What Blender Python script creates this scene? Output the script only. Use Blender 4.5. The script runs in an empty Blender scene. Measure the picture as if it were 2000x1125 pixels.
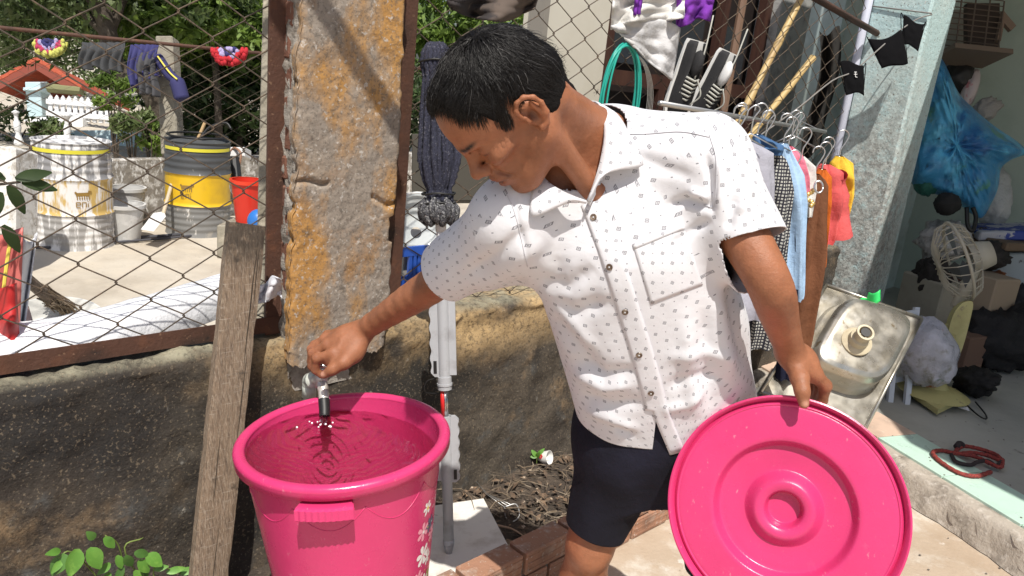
import bpy, bmesh, math, random
import numpy as np
from mathutils import Vector, Matrix, noise as mnoise
from mathutils.bvhtree import BVHTree

SC = bpy.context.scene
COL = SC.collection
R = math.radians
rnd = random.Random(7)
nrs = np.random.RandomState(11)

# ------------------------------------------------------------------ camera
CAM_H, PITCH, ROLL, FPX = 1.42, R(15.7), R(6.0), 1480.0     # FPX: focal length in pixels of the 2000 px wide photograph
CAM = Vector((0, 0, CAM_H))
_r0 = Vector((1, 0, 0)); _u0 = Vector((0, math.sin(PITCH), math.cos(PITCH))); FW = Vector((0, math.cos(PITCH), -math.sin(PITCH)))
RC = _r0 * math.cos(ROLL) + _u0 * math.sin(ROLL)
UC = -_r0 * math.sin(ROLL) + _u0 * math.cos(ROLL)
cam_d = bpy.data.cameras.new('camera'); cam = bpy.data.objects.new('camera', cam_d); COL.objects.link(cam)
cam.matrix_world = Matrix(((RC.x, UC.x, -FW.x, CAM.x), (RC.y, UC.y, -FW.y, CAM.y), (RC.z, UC.z, -FW.z, CAM.z), (0, 0, 0, 1)))
cam_d.sensor_width = 36; cam_d.lens = FPX / 2000 * 36; cam_d.clip_start = 0.05; cam_d.clip_end = 800
SC.camera = cam

# ------------------------------------------------------------------ sky, sun, exposure
SUN_ELEV, SUN_AZ = R(60), R(172)          # azimuth: clockwise from +Y, so the sun stands behind the camera, a little to its right
w = bpy.data.worlds.new('World'); SC.world = w; w.use_nodes = True
_n = w.node_tree.nodes; _l = w.node_tree.links
sky = _n.new('ShaderNodeTexSky'); sky.sky_type = 'NISHITA'; sky.sun_disc = False
sky.sun_elevation = SUN_ELEV; sky.sun_rotation = SUN_AZ; sky.dust_density = 2.5; sky.air_density = 1.0; sky.ozone_density = 1.0
_l.new(sky.outputs[0], _n['Background'].inputs[0]); _n['Background'].inputs[1].default_value = 0.09
sun_d = bpy.data.lights.new('sun', 'SUN'); sun_d.energy = 4.6; sun_d.angle = R(0.53); sun_d.color = (1.0, 0.95, 0.87)
sun = bpy.data.objects.new('sun', sun_d); COL.objects.link(sun)
SUN = Vector((math.sin(SUN_AZ) * math.cos(SUN_ELEV), math.cos(SUN_AZ) * math.cos(SUN_ELEV), math.sin(SUN_ELEV)))
sun.rotation_euler = (-SUN).to_track_quat('-Z', 'Y').to_euler(); sun.location = SUN * 20
SC.view_settings.view_transform = 'Standard'; SC.view_settings.look = 'None'
SC.view_settings.exposure = 0.22; SC.view_settings.gamma = 1
SC.cycles.max_bounces = 8; SC.cycles.transparent_max_bounces = 12

# ------------------------------------------------------------------ placing helpers
def ray(px, py):
    return FW + RC * ((px - 1000) / FPX) + UC * (-(py - 562.5) / FPX)
def at(px, py, t):                     # the point t metres in front of the lens in that direction
    return CAM + ray(px, py) * t
def on_z(px, py, z):
    d = ray(px, py); return CAM + d * ((z - CAM.z) / d.z)
WD = Vector((math.cos(R(44)), math.sin(R(44)), 0)); WN = Vector((math.sin(R(44)), -math.cos(R(44)), 0)); W0 = Vector((-.15, 2.24, 0))
def W(s, off, z):                      # the low wall's own frame: along, out towards the courtyard, up
    return W0 + WD * s + WN * off + Vector((0, 0, z))
def on_wall(px, py, off=0.0):
    d = ray(px, py); t = ((W0 + WN * off - CAM).dot(WN)) / d.dot(WN); return CAM + d * t
def s_of(p): return (p - W0).dot(WD)
def proj(P):                           # world points (n,3) -> photograph pixels
    q = np.asarray(P, float) - np.array(CAM)
    z = q @ np.array(FW); return 1000 + FPX * (q @ np.array(RC)) / z, 562.5 - FPX * (q @ np.array(UC)) / z, z

# ------------------------------------------------------------------ objects
def thing(name, label, cat, loc=(0, 0, 0), group=None):
    o = bpy.data.objects.new(name, None); COL.objects.link(o); o.location = loc; o.empty_display_size = .05
    o['label'] = label; o['category'] = cat
    if group: o['group'] = group
    return o
def tag(o, label, cat, group=None, kind=None):
    if label: o['label'] = label
    if cat: o['category'] = cat
    if group: o['group'] = group
    if kind: o['kind'] = kind
    return o
def child(o, parent):
    if parent is not None:
        o.parent = parent
        m = Matrix.Translation(parent.location)
        q = parent
        while q.parent: q = q.parent; m = Matrix.Translation(q.location) if q.type == 'EMPTY' else m
        o.matrix_parent_inverse = m.inverted() if parent.type == 'EMPTY' else Matrix.Identity(4)
    return o
def ob(name, verts, faces, mat, parent=None, smooth=False, uv=None):
    me = bpy.data.meshes.new(name)
    me.from_pydata([tuple(v) for v in verts], [], [tuple(f) for f in faces]); me.update()
    if smooth: me.polygons.foreach_set('use_smooth', [True] * len(me.polygons))
    if mat is not None: me.materials.append(mat)
    if uv is not None:
        lay = me.uv_layers.new(name='UVMap'); idx = np.empty(len(me.loops), np.int32); me.loops.foreach_get('vertex_index', idx)
        lay.data.foreach_set('uv', np.asarray(uv, np.float32)[idx].ravel())
    o = bpy.data.objects.new(name, me); COL.objects.link(o)
    return child(o, parent)
def copy_at(o, parent, delta):
    c = o.copy(); COL.objects.link(c); c.parent = parent; c.matrix_parent_inverse = o.matrix_parent_inverse.copy(); c.location = o.location + Vector(delta); return c
class MB:                              # collects shapes for ONE mesh
    def __init__(s): s.v = []; s.f = []
    def add(s, v, f):
        b = len(s.v); s.v += [Vector(q) for q in v]; s.f += [tuple(i + b for i in g) for g in f]; return s
    def box(s, c, ax, ay, az):         # centre and three half-extent vectors
        c, ax, ay, az = map(Vector, (c, ax, ay, az))
        v = [c + ax * i + ay * j + az * k for k in (-1, 1) for j in (-1, 1) for i in (-1, 1)]
        return s.add(v, [(0, 2, 3, 1), (4, 5, 7, 6), (0, 1, 5, 4), (2, 6, 7, 3), (0, 4, 6, 2), (1, 3, 7, 5)])
    def bbox(s, c, ax, ay, az, b):     # box with chamfered edges (24 vertices)
        c, ax, ay, az = map(Vector, (c, ax, ay, az)); L = [ax.length, ay.length, az.length]; U = [ax.normalized(), ay.normalized(), az.normalized()]
        bm = bmesh.new(); bmesh.ops.create_cube(bm, size=2)
        for v in bm.verts: v.co = Vector((v.co.x * L[0], v.co.y * L[1], v.co.z * L[2]))
        bmesh.ops.bevel(bm, geom=list(bm.edges), offset=b, segments=1, affect='EDGES')
        bm.verts.index_update()
        s.add([c + U[0] * v.co.x + U[1] * v.co.y + U[2] * v.co.z for v in bm.verts], [[v.index for v in f.verts] for f in bm.faces]); bm.free(); return s
    def tube(s, pts, rad, n=8, cap=True):
        pts = [Vector(p) for p in pts]; rad = rad if hasattr(rad, '__len__') else [rad] * len(pts)
        rings = []; prev = None
        for i, p in enumerate(pts):
            a = pts[max(0, i - 1)]; b = pts[min(len(pts) - 1, i + 1)]; d = (b - a)
            d = d.normalized() if d.length > 1e-9 else Vector((0, 0, 1))
            if prev is None: x = d.orthogonal().normalized()
            else:
                x = prev - d * prev.dot(d); x = x.normalized() if x.length > 1e-6 else d.orthogonal().normalized()
            prev = x; y = d.cross(x)
            rings.append([p + (x * math.cos(2 * math.pi * k / n) + y * math.sin(2 * math.pi * k / n)) * rad[i] for k in range(n)])
        v = [q for r_ in rings for q in r_]; f = []
        for i in range(len(pts) - 1):
            for k in range(n): f.append((i * n + k, i * n + (k + 1) % n, (i + 1) * n + (k + 1) % n, (i + 1) * n + k))
        if cap: f.append(tuple(range(n - 1, -1, -1))); f.append(tuple(range((len(pts) - 1) * n, len(pts) * n)))
        return s.add(v, f)
    def lathe(s, prof, c, axis=(0, 0, 1), n=48, close=False):   # prof: (radius, height)
        a = Vector(axis).normalized(); x = a.orthogonal().normalized(); y = a.cross(x); c = Vector(c); m = len(prof)
        v = []; f = []
        for (r_, h) in prof:
            for k in range(n): v.append(c + a * h + (x * math.cos(2 * math.pi * k / n) + y * math.sin(2 * math.pi * k / n)) * r_)
        for i in range(m - 1 if not close else m):
            for k in range(n): f.append((i * n + k, i * n + (k + 1) % n, ((i + 1) % m) * n + (k + 1) % n, ((i + 1) % m) * n + k))
        return s.add(v, f)
    def prism(s, poly, d):             # planar polygon pushed along d
        poly = [Vector(p) for p in poly]; d = Vector(d); n = len(poly)
        return s.add(poly + [p + d for p in poly], [tuple(range(n))[::-1], tuple(range(n, 2 * n))] + [(i, (i + 1) % n, n + (i + 1) % n, n + i) for i in range(n)])
    def grid(s, fn, nu, nv):
        v = [fn(i / nu, j / nv) for j in range(nv + 1) for i in range(nu + 1)]
        return s.add(v, [(j * (nu + 1) + i, j * (nu + 1) + i + 1, (j + 1) * (nu + 1) + i + 1, (j + 1) * (nu + 1) + i) for j in range(nv) for i in range(nu)])
    def sphere(s, c, rx, ry=None, rz=None, nu=16, nv=10, M=None):
        ry = ry or rx; rz = rz or rx; c = Vector(c); v = []; f = []
        for j in range(nv + 1):
            for i in range(nu):
                th = math.pi * j / nv; ph = 2 * math.pi * i / nu
                q = Vector((rx * math.sin(th) * math.cos(ph), ry * math.sin(th) * math.sin(ph), rz * math.cos(th)))
                v.append(c + (M @ q if M is not None else q))
        for j in range(nv):
            for i in range(nu): f.append((j * nu + i, (j + 1) * nu + i, (j + 1) * nu + (i + 1) % nu, j * nu + (i + 1) % nu))
        return s.add(v, f)
    def build(s, name, mat, parent=None, smooth=False, angle=None):
        o = ob(name, s.v, s.f, mat, parent, smooth or angle is not None)
        bm = bmesh.new(); bm.from_mesh(o.data); bmesh.ops.recalc_face_normals(bm, faces=bm.faces)
        if angle is not None:
            for e in bm.edges:
                if len(e.link_faces) == 2 and e.calc_face_angle(0) > R(angle): e.smooth = False
        bm.to_mesh(o.data); bm.free()
        return o
def V3(*a): return Vector(a)
def n3(p, sc=1.0, off=0.0): return mnoise.noise(Vector(p) * sc + Vector((off, off * 1.7, -off)))
def fbm(p, sc=1.0, oct=4, off=0.0):
    return mnoise.fractal(Vector(p) * sc + Vector((off, off * 1.7, -off)), .5, 2.0, oct)
def catmull(pts, n):
    pts = [Vector(p) for p in pts]; P_ = [pts[0] * 2 - pts[1]] + pts + [pts[-1] * 2 - pts[-2]]; out = []
    for i in range(1, len(P_) - 2):
        a, b, c, d = P_[i - 1], P_[i], P_[i + 1], P_[i + 2]
        for k in range(n):
            t = k / n; out.append(.5 * ((2 * b) + (c - a) * t + (2 * a - 5 * b + 4 * c - d) * t * t + (3 * b - a - 3 * c + d) * t ** 3))
    out.append(pts[-1]); return out

# ------------------------------------------------------------------ materials
def mat(name, col, rough=.6, metal=0.0, layers=(), bump=(), spec=.5, coat=0, sss=0, trans=0, alpha=1, emis=None, coord='Object', rvar=0):
    """layers: (colour, scale, lo, hi[, dict(detail, stretch, dist, off, rough)]) mixed over the base where noise lies above lo..hi; bump: (scale, height[, stretch])"""
    m = bpy.data.materials.new(name); m.use_nodes = True; nt = m.node_tree; N = nt.nodes; L = nt.links; b = N['Principled BSDF']
    def rgb(c): return (c[0], c[1], c[2], 1)
    b.inputs['Roughness'].default_value = rough; b.inputs['Metallic'].default_value = metal; b.inputs['Specular IOR Level'].default_value = spec
    b.inputs['Coat Weight'].default_value = coat; b.inputs['Coat Roughness'].default_value = .15
    b.inputs['Transmission Weight'].default_value = trans; b.inputs['Alpha'].default_value = alpha
    if sss: b.inputs['Subsurface Weight'].default_value = sss; b.inputs['Subsurface Radius'].default_value = (1, .4, .2); b.inputs['Subsurface Scale'].default_value = .008
    tc = N.new('ShaderNodeTexCoord'); cur = None
    def vec(stretch):
        if stretch is None: return tc.outputs[coord]
        mp = N.new('ShaderNodeMapping'); mp.inputs['Scale'].default_value = stretch; L.new(tc.outputs[coord], mp.inputs[0]); return mp.outputs[0]
    base = N.new('ShaderNodeRGB'); base.outputs[0].default_value = rgb(col); cur = base.outputs[0]
    fac = None
    for la in layers:
        c, sc, lo, hi = la[:4]; k = la[4] if len(la) > 4 else {}
        nz = N.new('ShaderNodeTexNoise'); nz.inputs['Scale'].default_value = sc; nz.inputs['Detail'].default_value = k.get('detail', 6)
        nz.inputs['Roughness'].default_value = k.get('rough', .6); nz.inputs['Distortion'].default_value = k.get('dist', 0)
        v = vec(k.get('stretch'))
        if k.get('off'):
            ad = N.new('ShaderNodeVectorMath'); ad.operation = 'ADD'; ad.inputs[1].default_value = (k['off'],) * 3; L.new(v, ad.inputs[0]); v = ad.outputs[0]
        L.new(v, nz.inputs['Vector'])
        mr = N.new('ShaderNodeMapRange'); mr.inputs[1].default_value = lo; mr.inputs[2].default_value = hi; mr.inputs[4].default_value = k.get('max', 1); L.new(nz.outputs[0], mr.inputs[0])
        fac = mr.outputs[0]
        if 'zr' in k:                  # only between two heights (a stain, damp or dirt line)
            sp = N.new('ShaderNodeSeparateXYZ'); L.new(tc.outputs[coord], sp.inputs[0]); m2 = N.new('ShaderNodeMapRange')
            m2.inputs[1].default_value, m2.inputs[2].default_value = k['zr']; L.new(sp.outputs[2], m2.inputs[0])
            mu = N.new('ShaderNodeMath'); mu.operation = 'MULTIPLY'; L.new(fac, mu.inputs[0]); L.new(m2.outputs[0], mu.inputs[1]); fac = mu.outputs[0]
        if 'spot' in k:                # a stain or painted shade round a place: (centre, radii)
            c0, rr = k['spot']; mp = N.new('ShaderNodeMapping'); mp.vector_type = 'POINT'
            mp.inputs['Scale'].default_value = [1 / q for q in rr]; mp.inputs['Location'].default_value = [-a_ / q for a_, q in zip(c0, rr)]
            L.new(tc.outputs[coord], mp.inputs[0]); ln = N.new('ShaderNodeVectorMath'); ln.operation = 'LENGTH'; L.new(mp.outputs[0], ln.inputs[0])
            m2 = N.new('ShaderNodeMapRange'); m2.inputs[1].default_value = 1.15; m2.inputs[2].default_value = .45; L.new(ln.outputs['Value'], m2.inputs[0])
            mu = N.new('ShaderNodeMath'); mu.operation = 'MULTIPLY'; L.new(fac, mu.inputs[0]); L.new(m2.outputs[0], mu.inputs[1]); fac = mu.outputs[0]
        mx = N.new('ShaderNodeMix'); mx.data_type = 'RGBA'; L.new(fac, mx.inputs[0]); L.new(cur, mx.inputs[6]); mx.inputs[7].default_value = rgb(c); cur = mx.outputs[2]
    L.new(cur, b.inputs['Base Color'])
    if rvar:
        nz = N.new('ShaderNodeTexNoise'); nz.inputs['Scale'].default_value = 14; nz.inputs['Detail'].default_value = 5; L.new(tc.outputs[coord], nz.inputs['Vector'])
        mr = N.new('ShaderNodeMapRange'); mr.inputs[1].default_value = .3; mr.inputs[2].default_value = .7; mr.inputs[3].default_value = max(.02, rough - rvar); mr.inputs[4].default_value = min(1, rough + rvar)
        L.new(nz.outputs[0], mr.inputs[0]); L.new(mr.outputs[0], b.inputs['Roughness'])
    prev = None
    for bp in bump:
        nz = N.new('ShaderNodeTexNoise'); nz.inputs['Scale'].default_value = bp[0]; nz.inputs['Detail'].default_value = 6; nz.inputs['Roughness'].default_value = .65
        L.new(vec(bp[2] if len(bp) > 2 else None), nz.inputs['Vector'])
        bn = N.new('ShaderNodeBump'); bn.inputs['Strength'].default_value = 1; bn.inputs['Distance'].default_value = bp[1]; L.new(nz.outputs[0], bn.inputs['Height'])
        if prev: L.new(prev, bn.inputs['Normal'])
        prev = bn.outputs[0]
    if prev: L.new(prev, b.inputs['Normal'])
    if emis: b.inputs['Emission Color'].default_value = rgb(emis[0]); b.inputs['Emission Strength'].default_value = emis[1]
    return m
# ================================================================== SETTING
M_yard = mat('yard_concrete', (.52, .47, .39), .85, layers=[((.40, .35, .28), 1.3, .45, .65), ((.52, .46, .37), 3.5, .5, .7), ((.2, .17, .13), 14, .62, .75, dict(max=.6))], bump=[(9, .01), (60, .003)])
M_court = mat('courtyard_concrete', (.46, .37, .28), .85, layers=[((.56, .50, .42), 5, .50, .60, dict(detail=9, rough=.7)), ((.35, .26, .18), 2.0, .5, .75), ((.62, .58, .52), 9, .60, .66, dict(detail=9, rough=.75)), ((.16, .13, .1), 45, .66, .74, dict(max=.7))], bump=[(6, .006), (70, .002)])
M_roomfloor = mat('room_floor', (.42, .42, .38), .7, layers=[((.30, .30, .27), 2.2, .4, .7), ((.42, .42, .38), 6, .55, .75), ((.10, .09, .08), 12, .62, .75)], bump=[(20, .003)])
M_dirt = mat('dirt', (.065, .05, .038), .95, layers=[((.12, .09, .065), 9, .45, .65), ((.2, .16, .12), 40, .6, .7)], bump=[(30, .012), (120, .004)])
M_wall = mat('old_render', (.092, .075, .056), .93, layers=[((.055, .043, .033), 3.1, .42, .60, dict(detail=8)), ((.25, .17, .095), 6, .54, .70), ((.10, .10, .095), 8, .56, .68, dict(off=6)), ((.020, .018, .017), 3.4, .22, .44, dict(detail=8, rough=.65, spot=(tuple(on_wall(70, 830)), (.30, .30, .17)))), ((.020, .018, .017), 3.0, .22, .46, dict(detail=8, spot=(tuple(on_wall(250, 830)), (.13, .13, .22)), off=2)), ((.03, .026, .022), 4, .34, .54, dict(detail=8, spot=(tuple(on_wall(480, 900)), (.25, .25, .45)))), ((.025, .022, .018), 4, .36, .52, dict(detail=8, spot=(tuple(on_wall(800, 760)), (.4, .4, .17)))), ((.034, .028, .022), 2.4, .52, .64, dict(off=3.0, stretch=(1.4, 1.4, .7))),  # dark spots: soot, with patches of shade painted into the wall colour too
        ((.36, .34, .29), 13, .64, .70, dict(detail=10, rough=.8)), ((.40, .38, .34), 30, .67, .73, dict(max=.4, detail=9)), ((.46, .32, .16), 3.0, .40, .58, dict(spot=(tuple(W(-.05, 0, .68)), (.8, .8, .17)), off=1.0)), ((.30, .28, .2), 7, .35, .6, dict(zr=(.685, .705))), ((.45, .42, .36), 70, .68, .74, dict(max=.35)), ((.03, .024, .018), 75, .50, .60, dict(max=.6, detail=7, rough=.75)), ((.24, .19, .13), 130, .57, .65, dict(max=.55, detail=6, off=4))], bump=[(14, .007), (60, .0036), (180, .0014)])
M_plaster = mat('pillar_plaster', (.275, .235, .195), .95, layers=[((.33, .215, .11), 1.7, .42, .60, dict(max=.6, off=9)), ((.42, .225, .07), 3.1, .465, .55, dict(detail=9, rough=.62, stretch=(1, 1, .55), off=5.3)), ((.30, .16, .06), 9, .55, .7, dict(max=.6)), ((.10, .085, .07), 26, .57, .67, dict(max=.7, detail=8, rough=.7)), ((.12, .10, .08), 110, .52, .60, dict(max=.65, detail=6, rough=.75)), ((.50, .47, .43), 85, .58, .66, dict(max=.75, detail=8, off=2))], bump=[(60, .0022), (22, .0025), (170, .0012)])
M_brick = mat('brick', (.17, .075, .048), .9, layers=[((.36, .2, .14), 30, .5, .7), ((.12, .06, .045), 14, .5, .7), ((.45, .4, .35), 60, .63, .7)], bump=[(60, .006)])
M_kerbbrick = mat('kerb_brick', (.36, .19, .12), .9, layers=[((.5, .40, .33), 20, .52, .7, dict(detail=8)), ((.16, .09, .06), 9, .5, .75), ((.55, .5, .45), 80, .62, .7)], bump=[(80, .004), (25, .004)])
M_mortar = mat('mortar', (.36, .33, .29), .95, layers=[((.2, .17, .14), 25, .45, .65)], bump=[(70, .01)])
M_rust = mat('rusty_steel', (.085, .038, .024), .75, metal=.1, layers=[((.15, .06, .03), 18, .5, .7), ((.03, .018, .014), 9, .52, .7), ((.22, .13, .08), 70, .63, .7)], bump=[(90, .002), (25, .002)])
M_wire = mat('fence_wire', (.085, .065, .048), .6, metal=.35, layers=[((.17, .12, .08), 40, .5, .65)], bump=[(300, .0006)])

# ground: one sheet to the horizon (the neighbour's yard level), the courtyard slab on top of it on this side of the wall
YZ = -.35
def sheet(name, poly, z, m, kind='structure', parent=None):
    o = ob(name, [(p[0], p[1], z) for p in poly], [tuple(range(len(poly)))], m, parent)
    if kind: o['kind'] = kind
    return o
g = sheet('yard_ground', [(-400, -400), (400, -400), (400, 400), (-400, 400)], YZ, M_yard)
mb = MB(); a0 = W(-6, -.02, 0); a1 = W(2.62, -.02, 0)
mb.prism([V3(a0.x, a0.y, YZ + .004), V3(a0.x + 4, a0.y - 8, YZ + .004), V3(14, -6, YZ + .004), V3(14, 2.5, YZ + .004), V3(a1.x + 3, a1.y, YZ + .004), V3(a1.x, a1.y, YZ + .004)], (0, 0, -YZ - .004))
court = mb.build('courtyard_ground', M_court); court['kind'] = 'structure'

# house floor, raised a step, with a row of pale tiles along its edge
TZ = .12
e0 = on_z(1722, 862, TZ); e1 = on_z(2000, 1032, TZ); ed = (e1 - e0).normalized(); en = V3(ed.y, -ed.x, 0)      # edge direction, outward (to the courtyard)
if en.dot(V3(-1, -.3, 0)) < 0: en = -en
def Eg(s, off, z): return V3(*(e0 + ed * s + en * off)[:2], z)
mb = MB(); mb.prism([Eg(-2.9, .03, .004), Eg(3.6, .03, .004), Eg(3.6, -4.2, .004), Eg(-2.9, -4.2, .004)], (0, 0, TZ - .016))
hf = mb.build('house_floor', M_roomfloor); hf['kind'] = 'structure'
mb = MB()
def lipfn(u, v):
    s = -2.9 + 6.5 * u; rough = .007 * fbm((s * 16, v * 5, 0), 1, 5)
    if v < .4: q = Eg(s, -.02 + .075 * (v / .4), TZ - .008 + rough * .3)
    else: q = Eg(s, .055 + (.035 + .03 * abs(n3((s * 5, 0, 0)))) * (v - .4) / .6 + rough * (2 if .4 < v < 1 else 0), max(.003, (TZ - .01) * (1 - (v - .4) / .6)))
    return q
mb.grid(lipfn, 260, 7); lip = mb.build('step_edge', mat('step_mortar', (.42, .37, .31), .95, layers=[((.2, .17, .14), 12, .5, .7), ((.55, .5, .44), 30, .55, .7)], bump=[(60, .006)]), smooth=True); lip['kind'] = 'structure'
M_tile = mat('pale_green_tile', (.50, .68, .58), .35, layers=[((.42, .56, .48), 6, .5, .75), ((.35, .34, .3), 30, .64, .74, dict(max=.5))], rvar=.12)
M_tile2 = mat('pink_tile', (.62, .46, .36), .5, layers=[((.45, .33, .26), 8, .5, .7), ((.7, .62, .52), 25, .6, .7)])
for k, (s0, s1, mt) in enumerate([(-1.15, -.71, M_tile2), (-.70, -.26, M_tile2), (-.25, -.035, M_tile2), (-.03, .285, M_tile), (.29, .605, M_tile), (.61, .925, M_tile), (.93, 1.245, M_tile), (1.25, 1.565, M_tile)]):
    mb = MB(); mb.bbox((Eg(s0, -.012, 0) + Eg(s1, -.225, 0)) / 2 + V3(0, 0, TZ - .0035), ed * (s1 - s0) / 2, en * .1065, (0, 0, .006), .0015)
    mb.build('floor_tile', mt, hf)

# ---- low wall
zw = .70
wall = thing('low_wall', 'old stained low rendered wall with dark soot and painted shade marks below the mesh', 'wall', W(0, -.08, 0))
mb = MB()
def wallfn(u, v):
    s = -2.6 + 5.25 * u
    top = zw + .012 * fbm((s, 0, 0), 4, 4) + .006 * n3((s, 0, 0), 22)
    # v: 0..0.7 front face upwards, then over a rounded, uneven edge and back across the top
    if v < .72:
        z = (v / .72) * (top - .02); off = .012 * fbm((s, z, 0), 5, 5) + (.0 if z > .12 else .012 * (1 - z / .12))
    else:
        k = (v - .72) / .28
        if k < .35: a = k / .35 * math.pi / 2; off = -.028 + .028 * math.cos(a) + .006 * fbm((s, k, 1), 9, 4); z = top - .028 + .028 * math.sin(a) + .006 * fbm((s, k, 4), 8, 3)
        else: off = -.028 - .132 * (k - .35) / .65; z = top + .01 * fbm((s, off * 3, 2), 7, 4)
    return W(s, off, z)
mb.grid(wallfn, 300, 48)
mb.add([W(-2.6, -.16, -.3), W(2.65, -.16, -.3), W(2.65, -.16, zw), W(-2.6, -.16, zw)], [(0, 1, 2, 3)])
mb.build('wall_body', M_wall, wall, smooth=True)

# ---- pillar: brick core, broken plaster over its face
pl = s_of(on_wall(565, 420, .03)); pr = s_of(on_wall(774, 420, .03))
pil = thing('gate_pillar', 'square brick pillar with broken ochre and grey plaster between the two meshes', 'pillar', W((pl + pr) / 2, -.1, 0))
PTOP = 2.3
mb = MB(); mb.box(W((pl + pr) / 2, -.052, (PTOP + .55) / 2), WD * ((pr - pl) / 2 - .022), WN * .050, V3(0, 0, (PTOP - .55) / 2)); mb.build('core', M_mortar, pil)
def ledge(z):     # left broken edge of the plaster
    return pl + .012 + .022 * max(-.3, fbm((z, 0, 0), 3.5, 5, 2.0)) + .007 * n3((z, 3, 0), 26)
def redge(z):
    return pr - .004 - .012 * max(-.2, fbm((z, 0, 0), 3.0, 5, 9.0)) - .006 * n3((z, 3, 7), 28) - (.012 if .95 < z < 1.02 else 0)
def plfn(u, v):
    # closed round the front: left return, front, right return
    z = .64 + (PTOP - .64) * v; zz = z + (.02 * fbm((u * 4, 0, 0), 2, 4) if v < .02 else 0)
    a, b = ledge(z), redge(z); k = (u - .06) / .88
    ridge = .0
    zc = 1.115 + .01 * n3((k * 3, 0, 0), 2)                              # the two cracks
    if k < .30: ridge -= .011 * math.exp(-((z - zc) / .006) ** 2)
    zc2 = 1.06 + .02 * n3((k * 4, 5, 0), 1.5)
    if k > .72: ridge -= .010 * math.exp(-((z - zc2) / .008) ** 2)
    off = .035 + .0032 * fbm((k * .35, z, 0), 9, 5) + ridge
    if k < 0: return W(a + .004 * (k < -.03), .035 + k / .068 * .035 if k > -.068 else 0, zz)
    if k > 1: return W(b - .002, .035 - (k - 1) / .068 * .12, zz)
    if k < .04: off -= .010 * (1 - k / .04) ** 2
    if k > .96: off -= .010 * ((k - .96) / .04) ** 2
    return W(a + (b - a) * k, off, zz)
mb = MB(); mb.grid(plfn, 90, 330); mb.build('plaster', M_plaster, pil, smooth=True)
bh = .072; bb = MB(); bb.bbox((0, 0, 0), WD * .05, WN * .044, V3(0, 0, .029), .005)
for i in range(24):
    z = .78 + i * bh
    if z > PTOP - .05: break
    for j in range(1):
        offc = -.034 if i % 2 == 0 else -.040
        o = ob('brick', bb.v, bb.f, M_brick, pil) if i == 0 else copy_at(b0, pil, (0, 0, 0))
        if i == 0: b0 = o
        jit = .010 * n3((i, j, 3), 3.3); o.location = W(pl + .068 + jit * .6, offc - .022 + jit, z + .002)
        o.rotation_euler = (.03 * n3((i, j, 1), 2.1), .03 * n3((i, 2, j), 2.7), .05 * n3((j, i, 0), 1.9))
        o.scale = (1, 1, 1)
mb = MB()
def mort(u, v):
    z = .6 + 1.65 * v; return W(pl + .020 + .012 * fbm((u, z, 0), 12, 4), .012 - .11 * u, z)
mb.grid(mort, 14, 160); mb.build('mortar_bed', M_mortar, pil, smooth=True)

# ---- chain link fences
def zig(name, x, z0, z1, off, w_, h_, rad, m, parent, ph, F=W, n=5, closed=False):
    mb = MB(); pts = []; j = 0; z = z0
    while z <= z1 + 1e-6:
        sgn = 1 if (j + ph) % 2 == 0 else -1
        # rounded bends that hook round the neighbour
        for dz in (-.035, 0, .035):
            pts.append(F(x + sgn * (w_ / 2 + rad * .9) * (1 if dz == 0 else .955), off + sgn * rad * 1.1 * (1 if dz == 0 else .2), z + dz * h_))
        z += h_ / 2; j += 1
    return mb.tube(pts, rad, n).build(name, m, parent, smooth=True)
cw, ch, wr = .074, .100, .0018
lf = thing('chain_link_fence', 'rusty chain link mesh in a brown steel frame left of the brick pillar', 'fence', W(-1.6, -.08, zw))
fo = -.075; sL = s_of(on_wall(554, 420, fo + .028)); pwid = sL - s_of(on_wall(521, 420, fo + .028))
mb = MB()
def angle_iron(mb, a, b, e1_, e2_, wd, th, w2=None):
    a, b = Vector(a), Vector(b); d = (b - a); c = (a + b) / 2; w2 = w2 or wd
    mb.box(c + e1_ * wd / 2, d / 2, e1_ * wd / 2, e2_ * th / 2); mb.box(c + e2_ * (w2 / 2 + th / 2) + e1_ * th, d / 2, e2_ * (w2 / 2 - th / 2), e1_ * th / 2)
UPV = V3(0, 0, 1)
angle_iron(mb, W(sL - pwid, fo + .028, zw + .005), W(sL - pwid, fo + .028, 2.35), WD, -WN, pwid, .005, .012); mb.build('post', M_rust, lf)
mb = MB(); angle_iron(mb, W(-2.6, fo + .03, zw + .012), W(sL, fo + .03, zw + .012), UPV, -WN, .042, .004); mb.build('bottom_rail', M_rust, lf)
first = {}
def fill(parent, sA, sB, z0, z1, off, dzf=None):
    n = int((sB - sA) / cw); made = 0
    for k in range(n + 1):
        key = k % 2
        s = sA + k * cw
        zz = z0 if dzf is None else z0 + dzf(s)
        o = zig('wire', s, zz, z1, off, cw, ch, wr, M_wire, parent, key)
fill(lf, -2.55, sL - cw * .55, zw + .028, 2.3, fo)
rf_ = thing('chain_link_fence', 'brown chain link mesh behind the leaning man, hung with washing', 'fence', W(1.2, -.08, zw))
sR = pr + .03
mb = MB(); angle_iron(mb, W(sR, fo + .03, zw), W(sR, fo + .03, 2.35), WD, -WN, .05, .005); mb.build('post', M_rust, rf_)
fill(rf_, sR + cw * .6, 2.5, zw + .005, 2.3, fo)
ta = on_wall(1585, -8, fo); tb = on_wall(1690, 52, fo)
mb = MB(); mb.tube([ta - (tb - ta) * 9, tb + (tb - ta) * .3], .016, 8); mb.build('top_rail', M_rust, rf_, smooth=True)

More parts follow.
